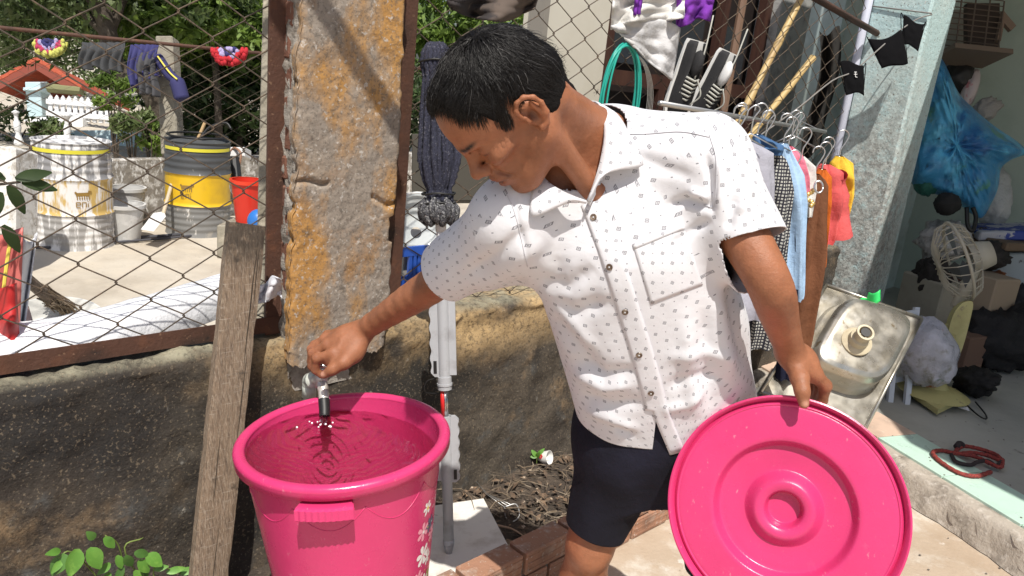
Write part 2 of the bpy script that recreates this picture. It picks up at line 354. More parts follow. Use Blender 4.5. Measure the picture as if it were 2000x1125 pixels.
# ================================================================== PINK BIN, WATER, LID
PINK = (.60, .040, .155)
def plastic(name, col, rough=.3, **k): return mat(name, col, rough, spec=.5, layers=[((col[0] * .88, col[1] * .8, col[2] * .85), 5, .45, .75), ((col[0] * 1.1, col[1] * 2.6 + .03, col[2] * 1.5 + .02), 26, .60, .70, dict(max=.22, detail=9, rough=.75)), ((.7, .5, .5), 150, .66, .72, dict(max=.25, stretch=(1, .25, .5)))], bump=[(220, .00025), (30, .0006)], rvar=.10, **k)
M_pink = plastic('pink_plastic', PINK, .27)
bc = at(672, 850, 1.55); BR = .2165; bz0 = .062
bin_ = thing('plastic_bin', 'large bright pink plastic bin full of water under the tap', 'bin', (bc.x, bc.y, bz0))
RZ = bc.z
def brad(z): return .128 + (.2 - .128) * (z - bz0) / (RZ - bz0)
def bp(ang, z, dr=0):
    r_ = brad(z) + dr; return V3(bc.x + r_ * math.cos(ang), bc.y + r_ * math.sin(ang), z)
mb = MB(); prof = [(.0, bz0), (.118, bz0), (.126, bz0 + .008)]
for k in range(14): z = bz0 + .02 + (RZ - .02 - bz0 - .02) * k / 13; prof.append((brad(z), z))
prof += [(.1985, RZ - .014), (.1985, RZ - .01)]
inn = [(.1935, RZ - .002)] + [(brad(z) - .0045, z) for z in (RZ - .03, RZ - .045)]
inn += [(brad(z) - .0045, z) for z in np.linspace(RZ - .06, bz0 + .02, 12)] + [(.1, bz0 + .006), (0, bz0 + .006)]
mb.lathe(prof + inn, (bc.x, bc.y, 0), n=120); mb.build('body', M_pink, bin_, angle=35)
mb = MB(); rp = [(.1925, RZ - .004)] + [(.2045 + .012 * math.cos(a), RZ - .006 + .0105 * math.sin(a)) for a in np.linspace(2.6, -.5, 12)] + [(.2155, RZ - .022), (.2125, RZ - .0225), (.211, RZ - .016), (.1985, RZ - .0135)]
mb.lathe(rp, (bc.x, bc.y, 0), n=140, close=True); mb.build('rim', M_pink, bin_, smooth=True)
def ang_at(px, py, r_):      # angle round the bin at which the pixel sees its front side
    d = ray(px, py); o = V3(CAM.x - bc.x, CAM.y - bc.y, 0); dd = V3(d.x, d.y, 0)
    A = dd.dot(dd); B = 2 * o.dot(dd); C = o.dot(o) - r_ * r_; t = (-B - math.sqrt(max(0, B * B - 4 * A * C))) / (2 * A); p = CAM + d * t
    return math.atan2(p.y - bc.y, p.x - bc.x), p.z
# handle lug: a flat grip moulded under the rim, with side cheeks; a twin on the far side
ha, hz = ang_at(630, 965, .225)
for sgn in (0, math.pi):
    mb = MB(); aw = .45
    def lug(u, v):
        a = ha + sgn + (u - .5) * 2 * aw * .5
        prof_ = [(.198, -.030), (.226, -.030), (.232, -.033), (.233, -.052), (.228, -.056), (.222, -.056), (.220, -.038), (.198, -.036)]
        x = v * (len(prof_) - 1); i = min(int(x), len(prof_) - 2); f_ = x - i
        r_ = prof_[i][0] * (1 - f_) + prof_[i + 1][0] * f_; z = prof_[i][1] * (1 - f_) + prof_[i + 1][1] * f_
        wob = .0008 * math.cos(u * 2 * math.pi * 9) if .2 < v < .6 else 0
        return V3(bc.x + (r_ + wob) * math.cos(a), bc.y + (r_ + wob) * math.sin(a), RZ + z)
    mb.grid(lug, 60, 21)
    for e in (-1, 1):
        a = ha + sgn + e * aw * .5; dv = V3(math.cos(a), math.sin(a), 0); tv = V3(-dv.y, dv.x, 0)
        mb.box(V3(bc.x, bc.y, RZ - .045) + dv * .214, dv * .0155, tv * .0022, V3(0, 0, .0105))
    mb.build('handle', M_pink, bin_, angle=40)
mb = MB()
nsc = 9
for k in range(nsc):         # moulded scallop line below the rim
    a0_ = ha + (k - .5) * 2 * math.pi / nsc; pts = []
    for q in range(13):
        f_ = q / 12; z = RZ - .055 - .045 * (1 - (2 * f_ - 1) ** 2); pts.append(bp(a0_ + f_ * 2 * math.pi / nsc, z, .0000))
    mb.tube(pts, .0011, 5)
mb.build('scallop_moulding', M_pink, bin_, smooth=True)
# printed flower panel on its right side
pcols = [mat('print_white', (.85, .82, .8), .3), mat('print_yellow', (.82, .62, .08), .3), mat('print_pink', (.85, .35, .45), .3), mat('print_blue', (.09, .12, .2), .3), mat('print_green', (.3, .42, .1), .3)]
pa = math.atan2(-bc.y, -bc.x) + 1.02; rr_ = random.Random(3)
def petal(a, z, L, wd, rot, m):
    vs = []; n = 10
    for q in range(n):
        f_ = 2 * math.pi * q / n; x = L * (.5 + .5 * math.cos(f_)); y = wd * math.sin(f_) * (.6 + .4 * math.cos(f_))
        dx = x * math.cos(rot) - y * math.sin(rot); dz = x * math.sin(rot) + y * math.cos(rot)
        vs.append(bp(a + dx / .18, z + dz, .0007 + .00005 * rr_.random()))
    return vs
for (da, z, sc_, m1, m2) in [(.0, .55, .016, 1, 0), (-.06, .50, .022, 0, 2), (.12, .50, .020, 3, 2), (-.02, .44, .026, 2, 0), (.12, .42, .018, 0, 1), (-.10, .39, .020, 0, 2), (.05, .36, .026, 1, 0), (-.05, .31, .024, 2, 0), (.1, .28, .022, 0, 2), (-.08, .22, .02, 1, 0), (.18, .36, .022, 4, 4), (.2, .47, .02, 2, 0), (.22, .28, .022, 0, 1)]:
    mb = MB(); mb2 = MB()
    for q in range(6):
        vs = petal(pa + da, z, sc_, sc_ * .36, q * math.pi / 3 + da * 9, None); mb.add(vs, [tuple(range(len(vs)))])
    mb.build('printed_flower', pcols[m1 if da > .1 else m2], bin_)
    vs = [bp(pa + da + .004 / .18 * math.cos(f_), z + .004 * math.sin(f_), .0013) for f_ in np.linspace(0, 2 * math.pi, 9)[:-1]]
    ob('printed_flower_eye', vs, [tuple(range(8))], pcols[m1], bin_)
for q in range(46):
    a = pa + rr_.uniform(-.19, .28); z = rr_.uniform(.2, .56); s_ = rr_.uniform(.0012, .003)
    ob('printed_spot', [bp(a + s_ / .18 * math.cos(f_), z + s_ * math.sin(f_), .0009) for f_ in np.linspace(0, 2 * math.pi, 7)[:-1]], [tuple(range(6))], pcols[rr_.choice([0, 0, 1, 2])], bin_)

# the bin leans a little on its uneven slab: turn it about the centre of its rim
TILT = R(-6); _l0 = bin_.location.copy(); bin_.rotation_euler = (0, TILT, 0); _c = V3(bc.x, bc.y, RZ); bin_.location = _c + Matrix.Rotation(TILT, 3, 'Y') @ (_l0 - _c)
# water: rings running out from under the spout
SPX = at(634, 812, 1.665); WZ = RZ - .036
wc = V3(SPX.x, SPX.y, WZ); wr_ = brad(WZ) - .0018
NR = 210; g_ = np.linspace(-wr_, wr_, NR); vs = []; idx = {}; fs = []
def wave(x, y):
    d = math.hypot(x - wc.x - .012, y - wc.y + .035)
    wob = .016 * n3((x, y, 0), 14) + .009 * n3((x, y, 3), 34)
    ph = (d + wob) * 2 * math.pi / .0165
    return (.0014 * math.exp(-d / .15) + .00028) * math.sin(ph) * (.55 + .6 * abs(n3((x, y, 5), 11))) + .0009 * n3((x, y, 1), 24) * math.exp(-d / .12) + .0005 * n3((x, y, 9), 60) * math.exp(-d / .05)
rings_ = 150; segs = 200
wcx, wcy = bc.x + .0038, bc.y
vs = [V3(wcx, wcy, WZ + wave(wcx, wcy))]
for i in range(1, rings_ + 1):
    for k in range(segs):
        a = 2 * math.pi * k / segs; r_ = wr_ * i / rings_; x = wcx + r_ * math.cos(a); y = wcy + r_ * math.sin(a)
        vs.append(V3(x, y, WZ + wave(x, y) + (.0008 if i == rings_ else 0)))
fs = [(0, 1 + k, 1 + (k + 1) % segs) for k in range(segs)]
for i in range(rings_ - 1):
    for k in range(segs): fs.append((1 + i * segs + k, 1 + (i + 1) * segs + k, 1 + (i + 1) * segs + (k + 1) % segs, 1 + i * segs + (k + 1) % segs))
mw = bpy.data.materials.new('water'); mw.use_nodes = True; nt = mw.node_tree; nt.nodes.remove(nt.nodes['Principled BSDF'])
tr = nt.nodes.new('ShaderNodeBsdfTransparent'); tr.inputs[0].default_value = (.97, .96, .97, 1); gl = nt.nodes.new('ShaderNodeBsdfGlossy'); gl.inputs['Roughness'].default_value = .015
rf = nt.nodes.new('ShaderNodeBsdfRefraction'); rf.inputs['IOR'].default_value = 1.33; rf.inputs['Roughness'].default_value = 0; m0 = nt.nodes.new('ShaderNodeMixShader'); m0.inputs[0].default_value = .22
fr = nt.nodes.new('ShaderNodeFresnel'); fr.inputs[0].default_value = 1.58; mx = nt.nodes.new('ShaderNodeMixShader'); nt.links.new(tr.outputs[0], m0.inputs[1]); nt.links.new(rf.outputs[0], m0.inputs[2])
nt.links.new(fr.outputs[0], mx.inputs[0]); nt.links.new(m0.outputs[0], mx.inputs[1]); nt.links.new(gl.outputs[0], mx.inputs[2]); nt.links.new(mx.outputs[0], nt.nodes['Material Output'].inputs[0])
water = ob('water', vs, fs, mw, None, smooth=True); tag(water, 'clear rippling water filling the pink bin', 'water')
mb = MB()
for q in range(16):
    a = rr_.uniform(0, 6.28); d = rr_.uniform(.004, .03); mb.sphere(V3(wc.x + d * math.cos(a) - .01, wc.y + d * math.sin(a) - .005, WZ + .001), rr_.uniform(.0012, .003), nu=8, nv=6)
mb.sphere(V3(wc.x - .05, wc.y - .035, WZ + .001), .0024, nu=8, nv=6)
sp_ = mb.build('splash_bubbles', mat('bubble', (.9, .92, .95), .05, spec=.8), water, smooth=True)

# lid held up towards the camera
LR = .222
lt = 1.345; lc = at(1531, 996, lt); vdir = (CAM - lc).normalized()
ln = (vdir + V3(.03, 0, -.20)).normalized()
lid = thing('bin_lid', 'round pink plastic lid with raised rings in the man\'s left hand', 'lid', lc)
lp = [(0, -.022), (.026, -.022), (.031, -.019), (.035, -.004), (.040, .001), (.050, .003), (.058, .000), (.072, -.014), (.078, -.016), (.092, -.0155), (.108, -.014), (.118, -.013), (.124, -.010), (.132, .004), (.138, .007), (.148, .007), (.170, .006), (.196, .004), (.201, .003), (.2035, .0045), (.206, .003), (.2105, -.003), (.2165, .011), (.219, .0122), (LR, .011), (.2215, -.012), (.214, -.014), (.2, -.010), (0, -.030)]
lp2 = []
for i in range(len(lp) - 1):
    lp2.append(lp[i])
def smooth_prof(p, n=3):
    pts = catmull([V3(a, b, 0) for a, b in p], n); return [(max(0, q.x), q.y) for q in pts]
lp = [(a * .912, b) for a, b in lp]
mb = MB(); mb.lathe(smooth_prof(lp[:22], 4) + lp[22:], lc, ln, n=140); lo = mb.build('lid_shell', M_pink, lid, angle=50)
# ================================================================== PERSON: distance-field body, surface nets
A3 = lambda p: np.array([p[0], p[1], p[2]], np.float32)
class Field:
    def __init__(s): s.P = []
    def cap(s, a, b, ra, rb, k=.012, op='u'):
        a, b = A3(a), A3(b); ab = b - a; L2 = float(ab @ ab) + 1e-12; rm = max(ra, rb)
        def f(p):
            t = np.clip(((p - a) @ ab) / L2, 0, 1); return np.linalg.norm(p - a - t[..., None] * ab, axis=-1) - (ra + (rb - ra) * t)
        s.P.append((f, np.minimum(a, b) - rm, np.maximum(a, b) + rm, k, op)); return s
    def ell(s, c, r, M=None, k=.012, op='u'):          # M: 3x3 whose columns are the axes
        c = A3(c); r_ = np.array(r, np.float32); Mm = np.eye(3, dtype=np.float32) if M is None else np.array(M, np.float32)
        def f(p):
            q = (p - c) @ Mm; k0 = np.linalg.norm(q / r_, axis=-1); k1 = np.linalg.norm(q / (r_ * r_), axis=-1) + 1e-9; return k0 * (k0 - 1) / k1
        ext = np.abs(Mm) @ r_; s.P.append((f, c - ext, c + ext, k, op)); return s
    def chain(s, pts, rad, k=.008):
        for i in range(len(pts) - 1): s.cap(pts[i], pts[i + 1], rad[i], rad[i + 1], k)
        return s
    def trunk(s, st, k=.03, e=2.3):                    # st: (centre, lateral, front, half width, half depth)
        S = [(A3(c), A3(l), A3(f_), hw, hd) for c, l, f_, hw, hd in st]
        A_ = S[-1][0] - S[0][0]; L_ = float(np.linalg.norm(A_)); A_ = A_ / L_; h0 = S[0][0]
        ts = np.array([(c - h0) @ A_ for c, *_ in S]); tf = np.linspace(0, L_, 40)
        def sm(v):
            q = np.interp(tf, ts, v)
            for _ in range(4): q = np.convolve(np.pad(q, 1, mode='edge'), [.25, .5, .25], 'valid')
            return q
        tab = np.stack([sm([q[j][i] for q in S]) for j in range(3) for i in range(3)] + [sm([q[3] for q in S]), sm([q[4] for q in S])], 0)
        def f(p):
            tt = (p - h0) @ A_; t = np.clip(tt, 0, L_); g = t * (39 / L_); i = np.minimum(g.astype(np.int32), 38); w_ = (g - i)
            v = [(tab[n][i] * (1 - w_) + tab[n][i + 1] * w_).astype(np.float32) for n in range(11)]
            q = [p[..., n] - v[n] for n in range(3)]
            x = np.abs(q[0] * v[3] + q[1] * v[4] + q[2] * v[5]) / v[9]; y = np.abs(q[0] * v[6] + q[1] * v[7] + q[2] * v[8]) / v[10]
            d = ((x ** e + y ** e) ** (1 / e) - 1) * np.minimum(v[9], v[10]) * 1.05; ax = np.abs(tt - t)
            return np.where(ax > 1e-6, np.where(d > 0, np.sqrt(np.maximum(d, 0) ** 2 + ax ** 2), np.maximum(d, ax)), d)
        cs = np.array([c for c, *_ in S]); m = max(max(w_, d_) for *_, w_, d_ in S)
        s.P.append((f, cs.min(0) - m, cs.max(0) + m, k, 'u')); return s
    def eval(s, p, plist):
        d = np.full(p.shape[:-1], .2, np.float32)
        for f, lo, hi, k, op in plist:
            e = f(p).astype(np.float32)
            if op == 'u':
                h = np.maximum(k - np.abs(d - e), 0) / k; d = np.minimum(d, e) - h * h * k * .25
            else:
                h = np.maximum(k - np.abs(d + e), 0) / k; d = np.maximum(d, -e) + h * h * k * .25
        return d
    def mesh(s, h=.0025, CH=24):
        lo = np.min([q[1] for q in s.P], 0) - .03; hi = np.max([q[2] for q in s.P], 0) + .03
        N = np.ceil((hi - lo) / h).astype(int) + 2; N = ((N + CH - 1) // CH) * CH
        ids, pos, quads = [], [], []
        big = np.array([1, 0, 0]); SY = int(N[0] + 2); SZ = SY * int(N[1] + 2)
        gid = lambda i, j, k: (i + 1) + (j + 1) * SY + (k + 1) * SZ
        for cz in range(0, N[2], CH):
            for cy in range(0, N[1], CH):
                for cx in range(0, N[0], CH):
                    c0 = lo + np.array([cx, cy, cz]) * h; c1 = c0 + CH * h
                    pl_ = [q for q in s.P if np.all(q[1] - max(.02, q[3]) < c1) and np.all(q[2] + max(.02, q[3]) > c0)]
                    if not pl_: continue
                    g5 = np.linspace(0, CH * h, 4); G = np.stack(np.meshgrid(c0[0] + g5, c0[1] + g5, c0[2] + g5, indexing='ij'), -1).astype(np.float32)
                    if np.abs(s.eval(G, pl_)).min() > CH * h / 3 * 1.4: continue
                    ax = [np.arange(c, c + CH + 1) for c in (cx, cy, cz)]
                    I, J, K = np.meshgrid(*ax, indexing='ij')
                    p = np.stack([lo[0] + I * h, lo[1] + J * h, lo[2] + K * h], -1).astype(np.float32)
                    d = s.eval(p, pl_); ins = d < 0
                    if ins.all() or not ins.any(): continue
                    cnt = sum(ins[a:CH + a, b:CH + b, c:CH + c].astype(np.int8) for a in (0, 1) for b in (0, 1) for c in (0, 1))
                    ci, cj, ck = np.nonzero((cnt > 0) & (cnt < 8))
                    if len(ci) == 0: continue
                    cor = [(a, b, c) for a in (0, 1) for b in (0, 1) for c in (0, 1)]
                    dv = {q: d[ci + q[0], cj + q[1], ck + q[2]] for q in cor}
                    acc = np.zeros((len(ci), 3)); n = np.zeros(len(ci))
                    for q in cor:
                        for a in range(3):
                            if q[a] == 0:
                                q2 = list(q); q2[a] = 1; q2 = tuple(q2); A, B = dv[q], dv[q2]; cr = (A < 0) != (B < 0)
                                t = np.where(cr, A / np.where(cr, A - B, 1), 0); e = np.repeat(np.array(q, float)[None], len(ci), 0); e[:, a] += t
                                acc += e * cr[:, None]; n += cr
                    acc /= n[:, None]
                    pos.append(lo + (np.stack([ci + cx, cj + cy, ck + cz], -1) + acc) * h); ids.append(gid(ci + cx, cj + cy, ck + cz))
                    for a in range(3):
                        sl0 = [slice(0, CH)] * 3; sl1 = [slice(0, CH)] * 3; sl1[a] = slice(1, CH + 1)
                        A = ins[tuple(sl0)]; B = ins[tuple(sl1)]; ei, ej, ek = np.nonzero(A != B); fl = A[ei, ej, ek]
                        g0 = np.stack([ei + cx, ej + cy, ek + cz], -1); u, v = [(1, 2), (2, 0), (0, 1)][a]
                        def off(du, dv_):
                            q = g0.copy(); q[:, u] += du; q[:, v] += dv_; return gid(q[:, 0], q[:, 1], q[:, 2])
                        Q = np.stack([off(-1, -1), off(0, -1), off(0, 0), off(-1, 0)], -1)
                        Q[~fl] = Q[~fl][:, ::-1]; quads.append(Q)
        ids = np.concatenate(ids); pos = np.concatenate(pos); Q = np.concatenate(quads)
        o_ = np.argsort(ids); ids = ids[o_]; pos = pos[o_]; ix = np.searchsorted(ids, Q); ix = np.clip(ix, 0, len(ids) - 1)
        ok = (ids[ix] == Q).all(1); return pos.astype(np.float64), ix[ok]
def np_obj(name, V, F, m, parent=None, smooth=True, uv=None, col=None):
    me = bpy.data.meshes.new(name); me.vertices.add(len(V)); me.vertices.foreach_set('co', np.asarray(V, np.float32).ravel())
    F = np.asarray(F); k = F.shape[1]; me.loops.add(F.size); me.loops.foreach_set('vertex_index', F.ravel().astype(np.int32))
    me.polygons.add(len(F)); me.polygons.foreach_set('loop_start', np.arange(0, F.size, k, dtype=np.int32)); me.polygons.foreach_set('loop_total', np.full(len(F), k, np.int32))
    me.update(calc_edges=True); me.validate()
    if smooth: me.polygons.foreach_set('use_smooth', np.ones(len(me.polygons), bool))
    if m is not None: me.materials.append(m)
    if uv is not None:
        lay = me.uv_layers.new(name='UVMap'); idx = np.empty(len(me.loops), np.int32); me.loops.foreach_get('vertex_index', idx); lay.data.foreach_set('uv', np.asarray(uv, np.float32)[idx].ravel())
    if col is not None:
        at_ = me.color_attributes.new('Col', 'FLOAT_COLOR', 'POINT'); at_.data.foreach_set('color', np.concatenate([col, np.ones((len(V), 1))], 1).astype(np.float32).ravel())
    o = bpy.data.objects.new(name, me); COL.objects.link(o); return child(o, parent)
def vnormals(V, F):
    a, b, c, d = (V[F[:, i]] for i in range(4)); n = np.cross(c - a, d - b); N_ = np.zeros_like(V)
    for i in range(4): np.add.at(N_, F[:, i], n)
    return N_ / (np.linalg.norm(N_, axis=1, keepdims=True) + 1e-12)
def relax(V, F, it=2, lam=.5):
    for _ in range(it):
        acc = np.zeros_like(V); n = np.zeros(len(V))
        for i in range(4):
            np.add.at(acc, F[:, i], V[F[:, (i + 1) % 4]]); np.add.at(n, F[:, i], 1); np.add.at(acc, F[:, i], V[F[:, (i + 3) % 4]]); np.add.at(n, F[:, i], 1)
        V = V + lam * (acc / n[:, None] - V)
    return V

def vnoise(P, sc, seed=0):                               # vectorised value noise, -1..1
    q = np.asarray(P, float) * sc + seed * 13.7; i = np.floor(q).astype(np.int64); f = q - i; f = f * f * (3 - 2 * f)
    def h(a, b, c):
        n = (a * 73856093) ^ (b * 19349663) ^ (c * 83492791) ^ (seed * 2654435761); n = (n ^ (n >> 13)) * 1274126177; n = n ^ (n >> 16); return (n & 0xffff) / 32767.5 - 1
    r_ = 0
    for a in (0, 1):
        for b in (0, 1):
            for c in (0, 1):
                r_ = r_ + h(i[:, 0] + a, i[:, 1] + b, i[:, 2] + c) * np.abs(1 - a - f[:, 0]) * np.abs(1 - b - f[:, 1]) * np.abs(1 - c - f[:, 2])
    return r_
# ---- frames
def camdir(r_, u_, tw): return (RC * r_ + UC * u_ - FW * tw)
phi, rho, psi = R(55), R(27), R(7)
HO = at(1001, 214, 1.19)                                   # mid-point between the ears
HF = camdir(-math.cos(phi), -math.sin(phi), 0); U0 = camdir(-math.sin(phi), math.cos(phi), 0); T0 = camdir(0, 0, 1)
HL = T0 * math.cos(rho) - U0 * math.sin(rho); HU = U0 * math.cos(rho) + T0 * math.sin(rho)
HF, HL = HF * math.cos(psi) - HL * math.sin(psi), HL * math.cos(psi) + HF * math.sin(psi)
HM = np.array([[HF.x, HL.x, HU.x], [HF.y, HL.y, HU.y], [HF.z, HL.z, HU.z]], np.float32)
def H(x, y, z): return HO + HF * x + HL * y + HU * z

def tst(px, py, t, tilt, yaw, hw, hd):                    # trunk station: lateral axis tilted in the picture, front turned by yaw
    lat = RC * math.cos(tilt) + UC * math.sin(tilt); f_ = -FW
    l2 = lat * math.cos(yaw) + f_ * math.sin(yaw); f2 = f_ * math.cos(yaw) - lat * math.sin(yaw)
    return (at(px, py, t), l2, f2, hw, hd)
TR = [tst(1178, 335, 1.33, R(19), R(12), .105, .075), tst(1198, 395, 1.345, R(18), R(12), .150, .105), tst(1215, 460, 1.365, R(16), R(12), .160, .118),
      tst(1268, 640, 1.45, R(11), R(12), .165, .112), tst(1296, 790, 1.53, R(8), R(10), .165, .115), tst(1318, 900, 1.59, R(6), R(8), .165, .118)]
RS, RE, RW = at(1008, 428, 1.315), at(858, 548, 1.48), at(712, 643, 1.66)
LS, LE, LW = at(1372, 318, 1.275), at(1500, 548, 1.225), at(1544, 688, 1.355)
def dists(a, b): return (a - b).length
# legs
RHp, RK = at(1222, 850, 1.57), at(1153, 1062, 1.64); LHp, LK = at(1385, 850, 1.55), at(1415, 1110, 1.60)
RA = V3(RK.x + .0, RK.y + .10, .09); LA = V3(LK.x + .05, LK.y + .10, .09)

fb = Field(); VEINS = []
# trunk and neck
fb.trunk([(c, l, f_, hw * .86, hd * .78) for c, l, f_, hw, hd in TR], k=.03)
NB = at(1166, 306, 1.335)
fb.cap(H(-.014, 0, -.02), NB, .045, .055, .03)
fb.cap(NB, RS, .050, .050, .05); fb.cap(NB, LS, .050, .050, .05)
# sternomastoid cords, larynx, clavicles
fb.cap(H(-.012, .055, -.035), at(1160, 375, 1.262), .014, .009, .010); fb.cap(H(-.0, .03, -.085), at(1153, 372, 1.262), .012, .012, .03)
fb.cap(at(1158, 385, 1.268), at(1215, 362, 1.268), .009, .007, .02)
fb.cap(H(-.055, .03, -.035), at(1190, 262, 1.33), .024, .026, .04)
# cranium and face
def hc(a, b, ra, rb, k=.012, op='u'): fb.cap(H(*a), H(*b), ra, rb, k, op)
def he(c, r_, k=.012, op='u', rot=None):
    Mm = HM if rot is None else HM @ np.array(rot, np.float32); fb.ell(H(*c), r_, Mm, k, op)
he((-.004, 0, .043), (.093, .072, .079), .02)
he((.030, 0, .045), (.064, .064, .066), .03)              # forehead
he((-.035, 0, .012), (.062, .063, .055), .03)             # occiput
he((.038, 0, -.035), (.052, .050, .068), .028)             # mid face
he((.060, .044, -.014), (.024, .020, .015), .022); he((.060, -.044, -.014), (.024, .020, .015), .022); he((.062, .062, -.052), (.026, .020, .024), .03, 's'); he((.062, -.062, -.052), (.026, .020, .024), .03, 's')   # cheekbones
hc((.005, .056, -.045), (.066, .020, -.088), .015, .016, .03); hc((.005, -.056, -.045), (.066, -.020, -.088), .015, .016, .03)   # jaw
he((.080, 0, -.088), (.016, .021, .015), .018)            # chin
hc((.084, .036, .030), (.093, .010, .028), .008, .008, .014); hc((.084, -.036, .030), (.093, -.010, .028), .008, .008, .014)    # brow ridge
he((.090, .034, .010), (.012, .017, .010), .010, 's'); he((.090, -.034, .010), (.012, .017, .010), .010, 's')     # sockets
he((.072, .033, .010), (.0135, .0165, .0125), .006); he((.072, -.033, .010), (.0135, .0165, .0125), .006)            # closed lids
hc((.091, 0, .020), (.109, 0, -.014), .008, .0105, .012); he((.112, 0, -.018), (.011, .012, .010), .008)            # nose
he((.101, .013, -.021), (.011, .008, .009), .006); he((.101, -.013, -.021), (.011, .008, .009), .006)
he((.106, .007, -.0295), (.006, .0035, .004), .003, 's'); he((.106, -.007, -.0295), (.006, .0035, .004), .003, 's')
he((.082, 0, -.048), (.020, .028, .020), .018)            # muzzle
hc((.098, -.014, -.046), (.100, 0, -.043), .0055, .0065, .006); hc((.098, .014, -.046), (.100, 0, -.043), .0055, .0065, .006); hc((.084, .025, -.050), (.098, .012, -.046), .004, .0055, .006)
hc((.093, -.012, -.060), (.096, .0, -.061), .006, .007, .007); hc((.093, .012, -.060), (.096, 0, -.061), .006, .007, .007); hc((.082, .023, -.054), (.093, .012, -.060), .004, .006, .006)
for sg in (1, -1): hc((.092, sg * .019, -.030), (.080, sg * .031, -.056), .0028, .0024, .006, 's'); hc((.094, sg * .012, .0175), (.080, sg * .044, .0185), .0022, .002, .004, 's')
he((.098, 0, -.0525), (.012, .018, .0036), .003, 's')     # parted lips
# ears
for sg in (1, -1):
    ec = lambda x, z, dy: (x, sg * (.074 + dy), z)
    he((-.010, sg * .074, -.004), (.017, .006, .026), .006, rot=[[.95, .25 * sg, .18], [-.25 * sg, .96, 0], [-.18, 0, .98]])
    hx = [(.006, .006, .003), (.006, .021, .007), (-.004, .030, .011), (-.016, .029, .015), (-.026, .018, .017), (-.028, .002, .015), (-.022, -.014, .011), (-.012, -.026, .006), (-.003, -.027, .004)]
    for i in range(len(hx) - 1): hc(ec(*hx[i]), ec(*hx[i + 1]), .0036 if i < 6 else .005, .0036 if i < 5 else .0055, .004)
    he((-.008, sg * .082, -.003), (.0085, .008, .012), .004, 's'); hc((.004, sg * .077, -.006), (.003, sg * .078, .002), .004, .003, .004)
    hc(ec(-.017, -.012, .008), ec(-.018, .014, .010), .0035, .003, .005)
# arms
def arm(S_, E_, Wr, bulge):
    P_ = catmull([S_, S_.lerp(E_, .5), E_, E_.lerp(Wr, .5), Wr], 4); n = len(P_) - 1           # a soft bend at the elbow, radii eased along the arm
    rs = np.interp(np.linspace(0, 2, n + 1), [0, .35, .7, 1.0, 1.12, 1.28, 1.6, 1.85, 2.0], [.052, .044, .037, .0325, .0335, .0325, .0270, .0232, .0230])
    rs = np.convolve(np.pad(rs, 1, mode='edge'), [.25, .5, .25], 'valid')
    for i in range(n): fb.cap(P_[i], P_[i + 1], float(rs[i]), float(rs[i + 1]), .012)
arm(RS, RE, RW, UC); arm(LS, LE, LW, RC)
# hands
def fingers(ch, rad, k=.005):
    for pts, r_ in zip(ch, rad): fb.chain(pts, r_, k)
# right hand on the tap
rk = [at(652, 690, 1.640), at(640, 674, 1.662), at(636, 663, 1.684), at(640, 657, 1.704)]
for q, kn in enumerate(rk): fb.cap(RW.lerp(at(700, 655, 1.665), .6) + (kn - rk[1]) * .35, kn, .020, .0125, .014)
fb.ell(at(676, 668, 1.668), (.030, .022, .036), None, .02)
for k_, kn in enumerate(rk): fb.ell(kn + UC * .003, (.0112,) * 3, None, .006)
F1 = [[rk[0], at(619, 700, 1.650), at(616, 722, 1.662), at(628, 733, 1.668)],
      [rk[1], at(611, 690, 1.672), at(609, 715, 1.682), at(622, 728, 1.690)],
      [rk[2], at(609, 682, 1.694), at(608, 706, 1.702), at(620, 719, 1.708)],
      [rk[3], at(614, 674, 1.712), at(612, 696, 1.718), at(622, 707, 1.722)]]
fingers(F1, [[.0115, .0105, .0092, .0078], [.0115, .0105, .0092, .0078], [.011, .010, .009, .0076], [.0098, .009, .008, .007]])
for ch in F1: fb.ell(ch[1], (.0104,) * 3, None, .004)
T1 = [at(700, 676, 1.648), at(672, 708, 1.628), at(650, 721, 1.628), at(633, 732, 1.634)]
fb.chain(T1, [.020, .0135, .0108, .0088], .012); fb.ell(at(688, 690, 1.645), (.024, .022, .022), None, .014); fb.ell(at(660, 698, 1.648), (.020, .017, .017), None, .014); fb.ell(at(645, 706, 1.655), (.014, .013, .013), None, .010)
# tendons and veins on its back
for q in (0, 1, 2): fb.cap(RW.lerp(rk[q], .35) + UC * .018 - FW * .006, rk[q] + UC * .009, .0026, .003, .006)
fb.cap(at(700, 640, 1.645), at(668, 662, 1.640), .003, .003, .006); fb.cap(at(668, 662, 1.640), at(660, 680, 1.634), .003, .003, .006)
atL = lambda x, y, t: at(x, y, t - .040)
# left hand pinching the lid's edge
lk = [atL(1594, 734, 1.400), atL(1592, 727, 1.424), atL(1584, 722, 1.446), atL(1572, 718, 1.464)]
for q, kn in enumerate(lk): fb.cap(LW + (kn - lk[1]) * .4, kn, .020, .0122, .014)
fb.ell(atL(1566, 712, 1.41), (.026, .026, .034), None, .02)
F2 = [[lk[0], atL(1612, 755, 1.408), atL(1606, 782, 1.424), atL(1590, 800, 1.432)], [lk[1], atL(1612, 752, 1.432), atL(1604, 780, 1.444), atL(1588, 798, 1.448)],
      [lk[2], atL(1602, 750, 1.454), atL(1596, 776, 1.464), atL(1582, 794, 1.464)], [lk[3], atL(1588, 746, 1.472), atL(1582, 768, 1.480), atL(1572, 784, 1.480)]]
fingers(F2, [[.0118, .0108, .0092, .008], [.0115, .0105, .009, .008], [.011, .010, .009, .0078], [.0098, .009, .008, .007]])
for ch in F2[:2]: fb.ell(ch[1], (.0106,) * 3, None, .004); fb.ell(ch[0], (.0118,) * 3, None, .006)
LT = [atL(1552, 706, 1.392), atL(1562, 738, 1.366), atL(1567, 764, 1.352), atL(1570, 788, 1.350)]
